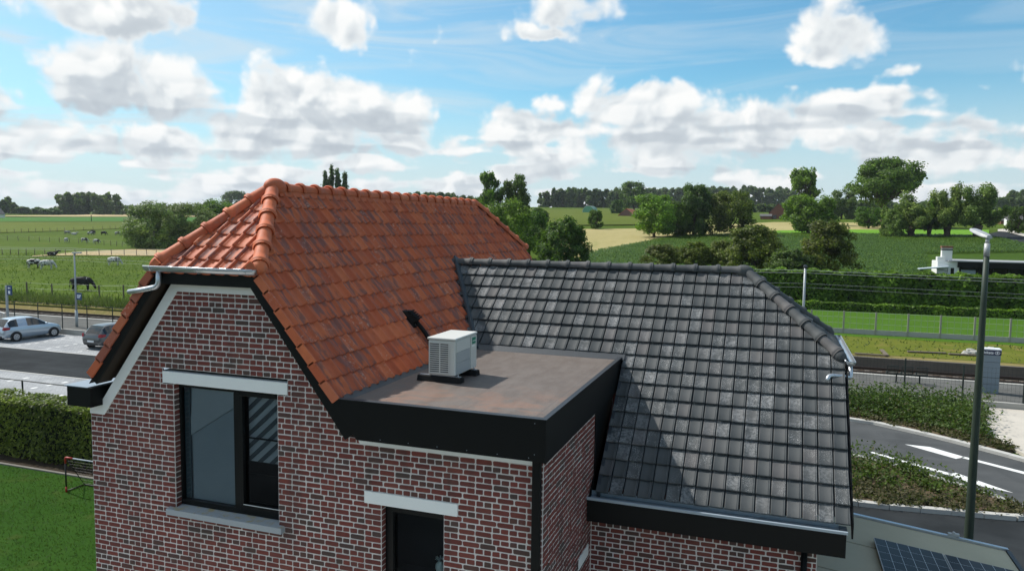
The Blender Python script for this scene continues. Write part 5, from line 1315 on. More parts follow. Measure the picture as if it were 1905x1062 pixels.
def hedge(name, label, a, b, w, h, n, leaf, mat, seed, z=None, core=True, wave=.06, group=None):
    """clipped hedge between two ground points: dark core and a skin of leaves"""
    g = np.random.default_rng(seed); a, b = np.array(a, float), np.array(b, float); t = b-a; L = np.linalg.norm(t); t /= L; nn = np.array([-t[1], t[0]])
    zb = (lambda x, y: float(terrain(x, y))) if z is None else (lambda x, y: z)
    r = thing(name, label, 'hedge', (*((a+b)/2), zb(*((a+b)/2))), group)
    mb = MB(); k = 10
    for i in range(k):
        p, q = a + t*L*i/k, a + t*L*(i+1)/k; z0 = zb(*p)
        mb.prism([(*(p - nn*w*.40), z0), (*(p + nn*w*.40), z0), (*(p + nn*w*.36), z0 + h*.90), (*(p - nn*w*.36), z0 + h*.90)], (*(q-p), 0))
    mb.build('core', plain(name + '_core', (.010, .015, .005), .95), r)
    s = g.random(n)*L; face = g.choice(4, n, p=[.44, .36, .16, .04]); u_ = g.random(n)
    prot = wave*(np.sin(s*1.9+seed) + np.sin(s*4.3))*.5
    Pt = np.zeros((n, 3)); Nn = np.zeros((n, 3))
    for f in range(4):
        m = face == f
        if f in (0, 2):
            sg = -1 if f == 0 else 1; off = sg*(w*.5 + prot[m] - .10*w*u_[m]**3 + g.normal(0, .03*w, m.sum())); zz_ = u_[m]*h
            Pt[m, :2] = a + t*s[m, None] + nn*off[:, None]; Pt[m, 2] = zz_; Nn[m, :2] = nn*sg; Nn[m, 2] = .35
        elif f == 1:
            Pt[m, :2] = a + t*s[m, None] + nn*((u_[m]-.5)*w)[:, None]; Pt[m, 2] = h + prot[m] + g.normal(0, .03*h*.5+.01, m.sum()); Nn[m, 2] = 1
        else:
            e = g.random(m.sum()) < .5; Pt[m, :2] = np.where(e[:, None], a, b) + nn*((u_[m]-.5)*w)[:, None] + t*g.normal(0, .05, m.sum())[:, None]; Pt[m, 2] = g.random(m.sum())*h; Nn[m, :2] = np.where(e[:, None], -t, t)
    Pt[:, 2] += terrain(Pt[:, 0], Pt[:, 1]) if z is None else z
    link('leaves', quads_mesh('leaves', leaf_quads(Pt, Nn, leaf, g, spread=.5), mat), r); return r
hedge('hedge', 'clipped beech hedge beside the lawn at the left of the house', (-46, 18.35), (-12.5, 18.35), 1.25, 1.88, 52000, .085, HEDGEL, 70, z=0.0)
hedge('hedge', 'tall dark green hedge across the garden behind the wing', (-16, 81.0), (70, 81.8), 3.2, 3.1, 60000, .27, HEDGEG, 71, wave=.22)
hedge('hedge', 'low narrow hedge running in front of the tall hedge', (-16, 74.0), (70, 74.6), 1.0, .70, 22000, .18, HEDGEG, 72, wave=.08)

# corn: rows of young plants, each with a few arching leaves
g = np.random.default_rng(80)
pts = []
for r_ in np.arange(-140, 200, .80):
    s = np.arange(0, 230, .42) + g.uniform(0, .3)
    x = -60 + r_*.94 + s*.33; y = 92 - r_*.33*0 + s*.94; pts.append(np.stack([x + g.normal(0, .05, len(s)), y + g.normal(0, .05, len(s))], 1))
pts = np.concatenate(pts); pz = terrain(pts[:, 0], pts[:, 1])
dd = np.stack([pts[:, 0], pts[:, 1], pz - HC], 1); zc = dd @ CF; pxs = 952.5 + FPX*(dd @ CR)/zc; pys = 531 - FPX*(dd @ CU)/zc
ok = (pxs > 1085) & (pxs < 1925) & (pys > np.interp(pxs, [q[0] for q in CORN_T], [q[1] for q in CORN_T]) + .3) & (pys < 515) & (pts[:, 1] > 96)
ok &= ~((pxs > 1720) & (zc < 125) & (pys > 470))
pts, pz = pts[ok], pz[ok]
if len(pts) > 40000: k = g.choice(len(pts), 40000, replace=False); pts, pz = pts[k], pz[k]
LV = []
for q in range(4):
    n = len(pts); th = g.uniform(0, 6.28, n); L = g.uniform(.38, .62, n); w_ = .085; h0 = g.uniform(.25, .75, n)
    base = np.stack([pts[:, 0], pts[:, 1], pz + h0*.55], 1); dr = np.stack([np.cos(th), np.sin(th), np.zeros(n)], 1); sd = np.stack([-np.sin(th), np.cos(th), np.zeros(n)], 1)
    mid = base + dr*(L*.55)[:, None] + np.array([0, 0, 1.0])*(L*.55)[:, None]; tip = base + dr*(L*1.05)[:, None] + np.array([0, 0, 1.0])*(L*.30)[:, None]
    LV.append(np.stack([base, mid + sd*w_*1.2, tip, mid - sd*w_*1.2], 1))
tag(link('corn', quads_mesh('corn', np.concatenate(LV), CORNG)), 'rows of young green corn on the rising field', 'corn', kind='stuff')

def blades(n, xy, h, wd, g, lean=.35):
    z = terrain(xy[:, 0], xy[:, 1]); th = g.uniform(0, 6.28, n); hh = h*g.uniform(.5, 1.3, n); b = np.stack([xy[:, 0], xy[:, 1], z], 1)
    sd = np.stack([np.cos(th), np.sin(th), np.zeros(n)], 1)*wd; ln = np.stack([g.normal(0, lean, n)*hh, g.normal(0, lean, n)*hh, hh], 1)
    return np.stack([b - sd, b + sd, b + ln*.65 + sd*.6, b + ln], 1)
MAT['tallgrass'] = leafmat('tall_grass', [(.040, .062, .012), (.075, .098, .024), (.120, .130, .042), (.20, .175, .075)], .7, .3)
MAT['weed'] = leafmat('leaf_weed', [(.028, .055, .008), (.055, .095, .013), (.090, .135, .020), (.125, .165, .030)], .6, .35)
MAT['weeddry'] = leafmat('leaf_weed_dry', [(.045, .040, .015), (.075, .068, .024), (.105, .088, .036), (.060, .078, .018)], .7, .25)
g = np.random.default_rng(90); n = 16000
xy = np.stack([g.uniform(-110, -18, n), YT + .4 + np.abs(g.normal(0, 2.6, n))], 1); tag(link('long_grass', quads_mesh('long_grass', blades(n, xy, .55, .045, g), MAT['tallgrass'])), 'long dry grass along the far side of the railway', 'grass', kind='stuff')
n = 26000; xy = np.stack([g.uniform(-27, -9.9, n), g.uniform(9.6, 17.0, n)], 1); tag(link('lawn_grass', quads_mesh('lawn_grass', blades(n, xy, .045, .010, g, .6), leafmat('lawn_blade', [(.020, .055, .006), (.032, .078, .010), (.046, .098, .014), (.075, .120, .024)], .7, .3))), 'short mown grass blades of the lawn by the house', 'grass', kind='stuff')
n = 9000; xy = np.stack([g.uniform(-150, -40, n), g.uniform(54, 120, n)], 1); tag(link('pasture_tufts', quads_mesh('pasture_tufts', blades(n, xy, .22, .07, g, .7), leafmat('tuft_blade', [(.065, .105, .012), (.090, .135, .016), (.120, .160, .022), (.160, .175, .036)], .8, .3))), 'tufts of longer grass scattered over the near pasture', 'grass', kind='stuff')
# tufts in the near pasture and bank on the right
n = 1300; xy = np.stack([g.uniform(-12, 26, n), g.uniform(48.4, 56.4, n)], 1); tag(link('bank_grass', quads_mesh('bank_grass', blades(n, xy, .16, .05, g, .6), MAT['tallgrass'])), 'rough grass on the bank below the garden fence', 'grass', kind='stuff')
def inpoly(P_, poly):
    x, y = P_[:, 0], P_[:, 1]; r = np.zeros(len(P_), bool); j = len(poly)-1
    for i in range(len(poly)):
        xi, yi = poly[i]; xj, yj = poly[j]
        r ^= ((yi > y) != (yj > y)) & (x < (xj-xi)*(y-yi)/(yj-yi+1e-12) + xi); j = i
    return r
def ground_plants(name, label, poly, nst, hgt, mat, mat2, seed, leaf=.07, dens=26, edge=None):
    """weedy planting: leafy stems of uneven height, joined because nobody could count them"""
    g = np.random.default_rng(seed); poly = [(p[0], p[1]) for p in poly]; xs = [p[0] for p in poly]; ysv = [p[1] for p in poly]
    c = np.stack([g.uniform(max(min(xs), -4), max(xs), nst*4), g.uniform(min(ysv), max(ysv), nst*4)], 1); c = c[inpoly(c, poly)][:nst]
    hs = hgt(c, g); keep = hs > .05; c, hs = c[keep], hs[keep]; k = len(c)
    idx = np.repeat(np.arange(k), dens); u_ = g.random(len(idx)); sp = .10 + .16*hs[idx]
    P_ = np.stack([c[idx, 0] + g.normal(0, 1, len(idx))*sp*(.4+u_), c[idx, 1] + g.normal(0, 1, len(idx))*sp*(.4+u_), .10 + hs[idx]*u_], 1)
    N_ = np.zeros_like(P_); N_[:, 2] = 1
    Qd = leaf_quads(P_, N_, leaf, g, spread=.8); dry = (g.random(len(idx)) < .10) | (hs[idx] < .22)
    r = tag(link(name, quads_mesh(name, Qd[~dry], mat)), label, 'plants', kind='stuff')
    tag(link('ground_litter', quads_mesh('ground_litter', Qd[dry], mat2)), 'dry weeds and litter on the ' + ('traffic island soil' if seed == 91 else 'planting bed soil'), 'weeds', kind='stuff')
    return r
def h_isl(c, g): return np.clip(.10 + .55*smst(c[:, 1], 24.3, 27.6)*g.random(len(c))**.7 + .12*g.random(len(c)), 0, 1.0)
ground_plants('island_plants', 'weedy green plants growing on the kerbed traffic island', isl, 900, h_isl, MAT['weed'], MAT['weeddry'], 91, .085)
def h_bed(c, g): return np.clip(.06 + .85*smst(c[:, 1] - (37.0 - .45*np.clip(c[:, 0], 0, 9)), -1.8, .9)*g.random(len(c))**.6 + .1*g.random(len(c)), 0, 1.2)
ground_plants('verge_plants', 'leafy bushes of the planting bed between road and platform', BED, 1100, h_bed, MAT['weed'], MAT['weeddry'], 92, .10)

# ================================================================== things
def copy_tree(o, parent=None):
    c = o.copy(); COL.objects.link(c)
    if parent is not None: c.parent = parent
    for ch in o.children: copy_tree(ch, c)
    return c
MAT['grey_pole'] = plain('grey_pole', (.36, .39, .40), .5, .3, .5, .08, 3.0)
MAT['green_pole'] = plain('green_pole', (.036, .052, .038), .5, .0, .3, .35, 1.2)
MAT['green_post'] = plain('dark_green_post', (.008, .018, .014), .5)
MAT['lamp_grey'] = plain('lamp_grey', (.42, .43, .43), .45, .2, .5, .06, 4.0)
MAT['navy'] = plain('navy_sign', (.006, .012, .055), .4)
MAT['bluesign'] = plain('blue_sign', (.012, .05, .16), .4)
MAT['signwhite'] = plain('sign_white', (.78, .80, .82), .5)
MAT['steelgrey'] = plain('blue_grey_panel', (.20, .245, .28), .5, 0, .3, .06, 1.0)
MAT['wire'] = plain('galvanised_wire', (.42, .44, .45), .5, .4)
MAT['wood'] = plain('weathered_wood', (.16, .13, .10), .9, 0, .2, .3, 4.0, .01)
MAT['red_plastic'] = plain('red_plastic', (.42, .035, .025), .5)
MAT['pale_tube'] = plain('pale_tube', (.26, .30, .34), .5)
MAT['dark_tube'] = plain('dark_tube', (.012, .012, .014), .5)

# --- tall street lamp at the right, behind the shed
lp = ground_at(1792, 1152); lp[2] = 0
lampR = thing('street_lamp', 'tall dark green street lamp with a pale flat head beside the road', 'street lamp', tuple(lp))
H = 7.47
mb = MB(); mb.tube([lp + [0,0,z] for z in np.linspace(-.05, H, 9)], list(np.linspace(.098, .052, 9)), 16); mb.build('pole', MAT['green_pole'], lampR, smooth=True)
mb = MB(); mb.tube([lp + [0,0,H], lp + [0,0,H+.26]], [.055, .052], 14); mb.tube([lp + [0,0,H+.26], lp + [0,0,H+.36]], [.04, .036], 12); mb.build('sleeve', MAT['lamp_grey'], lampR, smooth=True)
hd = np.array([-.32, .947, .0]); hd /= np.linalg.norm(hd); sd = np.array([hd[1], -hd[0], 0]); c = lp + [0,0,H+.40]
mb = MB(); out = []
for s_, w_, t_ in ((-.06, .05, .04), (.0, .08, .055), (.10, .10, .065), (.36, .105, .06), (.48, .09, .05), (.54, .05, .025)):
    q = c + hd*s_ + np.array([0, 0, .26*s_]); out.append([q + sd*w_*a + np.array([0,0,1])*t_*b for a, b in ((-1,-.4),(-.8,.4),(-.3,.6),(.3,.6),(.8,.4),(1,-.4),(.7,-.6),(-.7,-.6))])
vs = [v_ for r_ in out for v_ in r_]; fs = [(i*8+k, i*8+(k+1)%8, (i+1)*8+(k+1)%8, (i+1)*8+k) for i in range(5) for k in range(8)] + [tuple(range(8)), tuple(range(40, 48))]
mb.add(vs, fs); head = mb.build('lamp_head', MAT['lamp_grey'], lampR, bevel=.008)
mb = MB(); mb.obox(c + hd*.26 + np.array([0,0,.03]), hd*.15 + np.array([0,0,.039]), sd*.065, (0,0,.012)); mb.build('lens', plain('lamp_lens', (.5, .5, .48), .2), head)

# --- thin platform lamp and sign post at the left
pl0 = ground_at(143, 608, .3); pl0[2] = .30
lampL = thing('platform_lamp', 'thin grey lamp post with a short arm standing on the platform', 'lamp post', tuple(pl0))
mb = MB(); hL = 5.25; mb.tube([pl0, pl0 + [0,0,1.2]], [.095, .095], 12); mb.tube([pl0 + [0,0,1.2], pl0 + [0,0,hL]], [.075, .045], 12); mb.build('pole', MAT['grey_pole'], lampL, smooth=True)
mb = MB(); mb.obox(pl0 + np.array([.25, 0, hL+.02]), (.36, 0, .015), (0, .10, 0), (0, 0, .05)); mb.build('lamp_head', MAT['lamp_grey'], lampL, bevel=.015)
sg = MB().box(pl0[0]+.10, pl0[0]+.56, pl0[1]-.03, pl0[1]+.0, 2.25, 2.75).build('sign_plate', MAT['bluesign'], lampL)
mb = MB(); b = MB()
for (x0, x1, z0, z1) in ((.16,.22,2.38,2.62),(.22,.34,2.56,2.62),(.28,.34,2.38,2.56),(.22,.28,2.38,2.44),(.38,.44,2.38,2.62),(.44,.50,2.50,2.62)): b.box(pl0[0]+x0, pl0[0]+x1, pl0[1]-.034, pl0[1]-.0305, z0, z1)
b.build('sign_mark', MAT['signwhite'], sg)
sp = ground_at(15, 598, .3); sp[2] = .30
sgn = thing('sign_post', 'grey post with a dark blue direction sign at the left edge', 'sign', tuple(sp))
mb = MB(); mb.box(sp[0]-.11, sp[0]+.06, sp[1]-.05, sp[1]+.05, .3, 2.98); mb.build('post', MAT['grey_pole'], sgn)
pn = MB().box(sp[0]+.065, sp[0]+.52, sp[1]-.035, sp[1]+.035, 2.28, 3.0).build('sign_panel', MAT['bluesign'], sgn)
mb = MB(); x, z, y = sp[0]+.29, 2.80, sp[1]-.038
mb.add([(x-.14,y,z),(x-.02,y,z+.09),(x-.02,y,z+.03),(x+.14,y,z+.03),(x+.14,y,z-.03),(x-.02,y,z-.03),(x-.02,y,z-.09)], [tuple(range(7))]); mb.build('arrow', MAT['signwhite'], pn)
mb = MB(); mb.box(x-.10, x+.10, y-.001, y+.001, 2.38, 2.60); mb.build('pictogram', MAT['signwhite'], pn)
rl = ground_at(4, 600, .3); rl[2] = .3
hr = thing('handrail', 'grey tubular handrail at the left edge of the platform', 'railing', tuple(rl))
for k in range(6): mb = MB(); q = rl + np.array([-1.2 + k*.28, 0, 0]); mb.tube([q, q + [0,0,1.0 - .06*k]], .022, 8); mb.build('baluster', MAT['grey_pole'], hr)
mb = MB(); mb.tube([rl + [-1.3, 0, 1.05], rl + [.3, 0, .68]], .03, 8); mb.build('rail', MAT['grey_pole'], hr)

# --- fences
def wire_fence(name, label, pts, h, rp, mat, wires, rw, zfun=None, cat='fence', mesh_step=None, lean=0.0, sq=False, wmat=None, group=None):
    pts = [np.array(p, float) for p in pts]; z = (lambda p: float(terrain(p[0], p[1]))) if zfun is None else zfun
    r = thing(name, label, cat, (pts[0][0], pts[0][1], z(pts[0])), group)
    tops = []
    for p in pts:
        b = np.array([p[0], p[1], z(p) - .05]); t = b + np.array([random.gauss(0, lean), random.gauss(0, lean), h + .05 + random.gauss(0, lean*.8)]); tops.append((b, t))
        mb = MB()
        if sq: mb.box(b[0]-rp, b[0]+rp, b[1]-rp, b[1]+rp, b[2], t[2])
        else: mb.tube([b, t], [rp, rp*.9], 7)
        mb.build('post', mat, r)
    mb = MB()
    for wv in wires:
        for (b0, t0), (b1, t1) in zip(tops[:-1], tops[1:]):
            a, c = b0 + (t0-b0)*wv, b1 + (t1-b1)*wv; m = (a+c)/2 - [0,0,.01*np.linalg.norm(c-a)*.3]; mb.tube([a, m, c], rw, 4, caps=False)
    if mesh_step:
        for (b0, t0), (b1, t1) in zip(tops[:-1], tops[1:]):
            n = int(np.linalg.norm(b1-b0)/mesh_step)
            for i in range(1, n): a = b0 + (b1-b0)*i/n + [0,0,.1]; mb.tube([a, a + [0,0,h-.05]], rw, 3, caps=False)
    if mb.n: mb.build('wires', wmat or MAT['wire'], r)
    return r
for i in range(4):
    pass
xs = np.arange(-60.2, -30, 2.28)
wire_fence('platform_fence', 'dark green post and wire fence along the platform behind the parked cars', [(x, 38.42) for x in xs], 1.72, .035, MAT['green_post'], (.99, .6, .3), .006, lambda p: .36, wmat=MAT['green_post'])
wire_fence('platform_fence', 'dark green mesh fence in front of the ticket machine and bench', [(3.4, 39.9), (5.95, 39.75), (8.2, 38.85), (10.5, 38.5), (12.9, 38.4)], 1.55, .04, MAT['green_post'], (.99, .85, .7, .55, .4, .25, .1), .003, lambda p: .30, mesh_step=.15, wmat=MAT['green_post'])
wire_fence('garden_fence', 'wire fence with slim top rail behind the clipped beech hedge', [(-37.0, 20.35), (-33.6, 20.35), (-30.2, 20.35), (-26.8, 20.35), (-23.45, 20.35), (-20.0, 20.35), (-16.6, 20.35)], 1.86, .035, MAT['green_post'], (.995,), .022, lambda p: 0.0, wmat=MAT['green_post'])
gx = [ground_at(x, y) for x, y in ((1508, 616), (1570, 623), (1632, 628), (1694, 632), (1758, 637), (1824, 641), (1891, 644), (1960, 650))]
gf_ = wire_fence('garden_fence', 'concrete post and wire mesh fence below the garden lawn', [(p[0], 58.0) for p in gx], 1.62, .055, plain('concrete_post', (.30, .29, .25), .9, 0, .2, .2, 3.0), (.97, .75, .5, .25), .008, sq=True, mesh_step=.35)
for a, b in zip(gx[:-1], gx[1:]): MB().box(a[0]+.06, b[0]-.06, 57.97, 58.03, .45, .88).build('base_board', MAT['concrete'], gf_)
def px_line(pp, n): return [ground_at(np.interp(t, np.linspace(0, 1, len(pp)), [q[0] for q in pp]), np.interp(t, np.linspace(0, 1, len(pp)), [q[1] for q in pp])) for t in np.linspace(0, 1, n)]
fm_ = dict(rp=.075, mat=MAT['wood'], wires=(.95, .55), rw=.006, lean=.06)
wire_fence('pasture_fence', 'wooden post fence in the long grass right beside the railway', [p[:2] for p in px_line([(-5, 551), (62, 549), (115, 551), (167, 553), (222, 555), (270, 557)], 7)], 1.2, **fm_)
wire_fence('pasture_fence', 'wooden post fence along the sandy dirt track', [p[:2] for p in px_line([(-10, 474), (60, 475), (150, 475), (260, 475.5), (345, 474.5)], 20)], 1.25, **fm_)
wire_fence('pasture_fence', 'wooden post fence between dirt track and the grazing herd', [p[:2] for p in px_line([(-6, 447), (70, 449), (140, 452), (200, 456.5), (240, 459), (300, 462)], 20)], 1.35, **fm_)
wire_fence('pasture_fence', 'wooden post fence behind the herd along the crop field', [p[:2] for p in px_line([(0, 434), (60, 432.5), (120, 430.5), (200, 427), (245, 426)], 19)], 1.5, **fm_)

# --- cars: a hull lofted from cross sections, windows cut out of it as parts
MAT['rubber'] = plain('tyre', (.012, .012, .012), .85); MAT['rim'] = plain('alloy_rim', (.45, .46, .48), .35, .7)
MAT['carglass'] = plain('car_glass', (.012, .016, .018), .06, 0, .8); MAT['taillight'] = plain('tail_light', (.30, .01, .02), .25)
def car_paint(name, col):
    T = material(name); p = principled(T, col, .28, .55); p.inputs['Coat Weight'].default_value = .7; p.inputs['Coat Roughness'].default_value = .05; return T.m
def make_car(label, loc, rz, paint_m, L=3.95):
    r = root('parked_car', label, 'car', loc, rz, group='cars parked in the bays')
    #    x     top   belt  halfw  roofhalf  low
    st = [(-1.96, .66, .60, .66, .50, .38), (-1.93, .82, .76, .74, .58, .30), (-1.84, .97, .90, .80, .62, .26), (-1.62, 1.28, .95, .835, .58, .24), (-1.44, 1.42, .955, .84, .57, .22),
          (-1.05, 1.475, .95, .845, .575, .20), (-.45, 1.49, .945, .85, .58, .20), (.05, 1.46, .935, .85, .575, .20), (.42, 1.32, .93, .85, .57, .20), (.80, 1.10, .925, .845, .585, .20), (1.02, .97, .91, .84, .64, .20),
          (1.35, .91, .86, .82, .66, .21), (1.65, .83, .78, .78, .62, .23), (1.86, .70, .65, .70, .55, .26), (1.95, .56, .52, .58, .46, .33)]
    rings = []
    for (x, tp, bl, hw, rh, lo) in st:
        hs = [(0, lo), (hw*.86, lo), (hw*.97, lo+.10), (hw, .5*(lo+bl)+.05), (hw*.975, bl-.03), (hw*.955, bl), (rh + (hw*.955-rh)*.12, tp-.055), (rh*.93, tp-.02), (rh*.5, tp), (0, tp+.004)]
        rings.append([(x, y, z) for y, z in hs] + [(x, -y, z) for y, z in reversed(hs[1:-1])])
    n = len(rings[0]); Vv = [q for rg in rings for q in rg]; body = []; parts = {'windscreen': [], 'rear_window': [], 'side_window': [], 'side_window2': []}
    for i in range(len(rings)-1):
        for k in range(n):
            f = (i*n+k, i*n+(k+1) % n, (i+1)*n+(k+1) % n, (i+1)*n+k); kk = k if k < 9 else n-1-k
            if kk == 5 and 3 <= i <= 8 and i not in (5,): parts['side_window' if k < 9 else 'side_window2'].append(f)
            elif kk in (7, 8) and i in (2, 3): parts['rear_window'].append(f)
            elif kk in (7, 8) and i in (7, 8, 9): parts['windscreen'].append(f)
            else: body.append(f)
    body += [tuple(reversed(range(n))), tuple(range((len(rings)-1)*n, len(rings)*n))]
    mb = MB(); mb.add(Vv, body); bo = child('body', mb.mesh('body', paint_m, True), r); 
    for nm, fs in parts.items():
        mb = MB(); used = sorted({i for f in fs for i in f}); mp = {o: j for j, o in enumerate(used)}; mb.add([Vv[i] for i in used], [tuple(mp[i] for i in f) for f in fs]); child(nm.replace('2', ''), mb.mesh('window', MAT['carglass'], True), r)
    ax = MB()
    for sy in (-1, 1):
        for xw in (-1.22, 1.26):
            mb = MB(); mb.tube([(xw, sy*.83, .30), (xw, sy*.862, .30)], .365, 20); mb.add([], []); child('wheel_arch', mb.mesh('arch', MAT['dark_tube']), r)
            mb = MB(); mb.tube([(xw, sy*.66, .30), (xw, sy*.70, .30), (xw, sy*.86, .30), (xw, sy*.88, .30)], [.27, .30, .30, .27], 22); wh = child('wheel', mb.mesh('wheel', MAT['rubber'], True), r)
            mb = MB(); mb.tube([(xw, sy*.865, .30), (xw, sy*.885, .30)], .195, 18)
            rim = child('rim', mb.mesh('rim', MAT['rim']), wh); mb = MB()
            for k in range(5): a = 2*math.pi*k/5 + .3; mb.obox((xw + .105*math.cos(a), sy*.887, .30 + .105*math.sin(a)), (.03*math.cos(a+.6), 0, .03*math.sin(a+.6)), (0, .002, 0), (-.02*math.sin(a+.6), 0, .02*math.cos(a+.6)))
            child('rim_slot', mb.mesh('slot', MAT['dark_tube']), wh)
        mb = MB(); mb.add([(-1.90, sy*.80, .98), (-1.55, sy*.842, .93), (-1.62, sy*.85, .80), (-1.92, sy*.785, .76)], [(0, 1, 2, 3)]); mb.add([(-1.90, sy*.80, .98), (-1.92, sy*.785, .76), (-1.955, sy*.60, .78), (-1.90, sy*.62, .97)], [(0, 1, 2, 3)]); child('tail_light', mb.mesh('tail', MAT['taillight']), r)
        mb = MB(); mb.sphere((.72, sy*.93, .99), .08, .10, .07, 10, 6); child('wing_mirror', mb.mesh('mirror', paint_m, True), r)
        mb = MB(); mb.obox((-.20, sy*.862, .80), (.08, 0, 0), (0, .012, 0), (0, 0, .012)); child('door_handle', mb.mesh('handle', paint_m), r)
    mb = MB(); mb.box(-1.985, -1.965, -.26, .26, .46, .57); child('number_plate', mb.mesh('plate', MAT['signwhite']), r)
    mb = MB(); mb.box(-1.97, -1.90, -.55, .55, .28, .40); child('bumper_insert', mb.mesh('bumper', MAT['dark_tube']), r)
    return r
c1a, c1b = ground_at(34, 637), ground_at(92, 627)
make_car('light silver blue hatchback parked nose to the platform at the left', (-46.9, 36.1, .015), R(84), car_paint('silver_blue_paint', (.46, .53, .60)))
make_car('darker grey hatchback half hidden behind the orange verge tiles', (-39.25, 36.3, .015), R(88), car_paint('grey_paint', (.10, .105, .11)))

# --- cows: one continuous skin over a skeleton
def skin_mesh(name, joints, edges, mat, sub=2):
    me = bpy.data.meshes.new(name + '_skel'); me.from_pydata([j[:3] for j in joints], edges, []); ob = bpy.data.objects.new(name + '_skel', me); COL.objects.link(ob)
    m = ob.modifiers.new('skin', 'SKIN'); m.use_smooth_shade = True; s_ = ob.modifiers.new('sub', 'SUBSURF'); s_.levels = sub; s_.render_levels = sub
    if not me.skin_vertices: pass
    for i, j in enumerate(joints):
        r_ = j[3] if hasattr(j[3], '__len__') else (j[3], j[3]); me.skin_vertices[0].data[i].radius = r_
    me.skin_vertices[0].data[0].use_root = True
    dg = bpy.context.evaluated_depsgraph_get(); dg.update(); res = bpy.data.meshes.new_from_object(ob.evaluated_get(dg)); res.name = name
    bpy.data.objects.remove(ob); res.materials.clear(); res.materials.append(mat)
    res.polygons.foreach_set('use_smooth', [True]*len(res.polygons)); return res
def cow_mesh(name, graze, mat):
    head = [(.98, 0, .92, .20), (1.14, 0, .62, .15), (1.24, 0, .40, .135), (1.33, 0, .20, .09)] if graze else [(1.05, 0, 1.45, .18), (1.28, 0, 1.60, .15), (1.48, 0, 1.48, .13), (1.66, 0, 1.34, .09)]
    J = [(0, 0, .96, (.44, .46)), (.45, 0, 1.0, (.41, .44)), (.76, 0, 1.06, (.31, .34))] + head + [(-.45, 0, 1.00, (.43, .43)), (-.80, 0, 1.08, (.33, .32)), (-.93, 0, 1.15, .06), (-.98, 0, .70, .03), (-.99, 0, .42, .045)]
    E = [(0,1),(1,2),(2,3),(3,4),(4,5),(5,6),(0,7),(7,8),(8,9),(9,10),(10,11)]
    for (x, y, par, back) in ((.58, .20, 1, 0), (.58, -.20, 1, 0), (-.66, .21, 7, 1), (-.66, -.21, 7, 1)):
        k = len(J)
        if back: J += [(x, y, .80, .17), (x+.10, y, .58, .10), (x-.07, y, .36, .065), (x, y, .05, .065)]
        else: J += [(x, y, .74, .13), (x+.02, y, .42, .075), (x, y, .22, .06), (x+.02, y, .05, .065)]
        E += [(par, k), (k, k+1), (k+1, k+2), (k+2, k+3)]
    return skin_mesh(name, J, E, mat, 1)
def cow_mat(name, dark, light, thr, scale=1.5):
    T = material(name); o = T.node('ShaderNodeObjectInfo').outputs['Random']; p = T.vmath('ADD', objco(T), T.comb(T.math('MULTIPLY', o, 41.0), T.math('MULTIPLY', o, 17.0), 0))
    n = T.noise(p, scale, 2.0, .5); principled(T, T.mix(T.smooth(n, thr-.02, thr+.02), dark + (1,), light + (1,)), .85); return T.m
CM = {'bw': cow_mat('hide_black_white', (.012, .012, .014), (.62, .60, .56), .52), 'blk': cow_mat('hide_black', (.012, .011, .012), (.55, .53, .50), .64), 'wht': cow_mat('hide_white', (.06, .06, .065), (.60, .58, .54), .43, 4.0), 'gry': cow_mat('hide_grey', (.13, .125, .12), (.42, .40, .37), .5, 6.0)}
CME = {}
def cow(label, px, py, rz, mk, graze=True, sc=1.0, lying=False):
    p = ground_at(px, py); k = (mk, graze)
    if k not in CME: CME[k] = cow_mesh('cow', graze, CM[mk])
    r = tag(link('cow', CME[k]), label, 'cow', 'cows grazing in the pasture'); r.location = (p[0], p[1], p[2] - (.45 if lying else .03)); r.rotation_euler = (0, 0, rz); r.scale = (sc, sc, sc)
    for nm in ('ear', 'ear'):
        pass
    mb = MB()
    hx, hz = (1.14, .66) if graze else (1.24, 1.70)
    for sy in (-1, 1): mb.tube([(hx, sy*.10, hz), (hx-.02, sy*.27, hz+.02)], [.05, .02], 6, flat=.5)
    child('ears', EARS.setdefault((mk, graze), mb.mesh('ears', CM[mk], True)), r); return r
EARS = {}
RT = R(-35)      # most of the herd faces right, seen side on
cow('black cow with a white flank grazing nearest to the railway', 151, 541, R(35)+R(2), 'blk', sc=1.05)
cow('black and white cow grazing behind the pale speckled one', 63, 499, R(30), 'bw')
cow('pale speckled cow grazing in front of the black and white one', 87, 501, R(38), 'wht')
cow('speckled cow with a dark head grazing alone at the right of the pasture', 212, 494, R(28), 'wht')
cow('dark cow lying by the dirt track fence', 97, 476, R(40), 'blk', False, .95, True)
cow('white cow seen from behind in the middle of the herd', 123, 451, R(120), 'wht')
cow('black and white cow, middle one of the lower row of the herd', 157, 451, R(32), 'bw')
cow('white and black cow at the right of the lower row of the herd', 179, 453, R(30), 'bw', True, .95)
cow('pale grey cow at the left end of the far row of the herd', 125, 436.5, R(36), 'gry')
cow('white cow lying beside the pale grey one in the far row', 138, 437, R(40), 'wht', False, .95, True)
cow('black and white cow in the middle of the far row', 168, 438, R(36), 'bw')
cow('dark cow just behind the black and white one of the far row', 173, 435.5, R(200), 'blk')
cow('black cow with its head down, second from the right in the far row', 193, 437.5, R(30), 'blk')
cow('black cow at the right end of the far row', 219, 438, R(28), 'bw')
cow('dark cow partly hidden by the broad willow', 243, 452, R(210), 'blk')

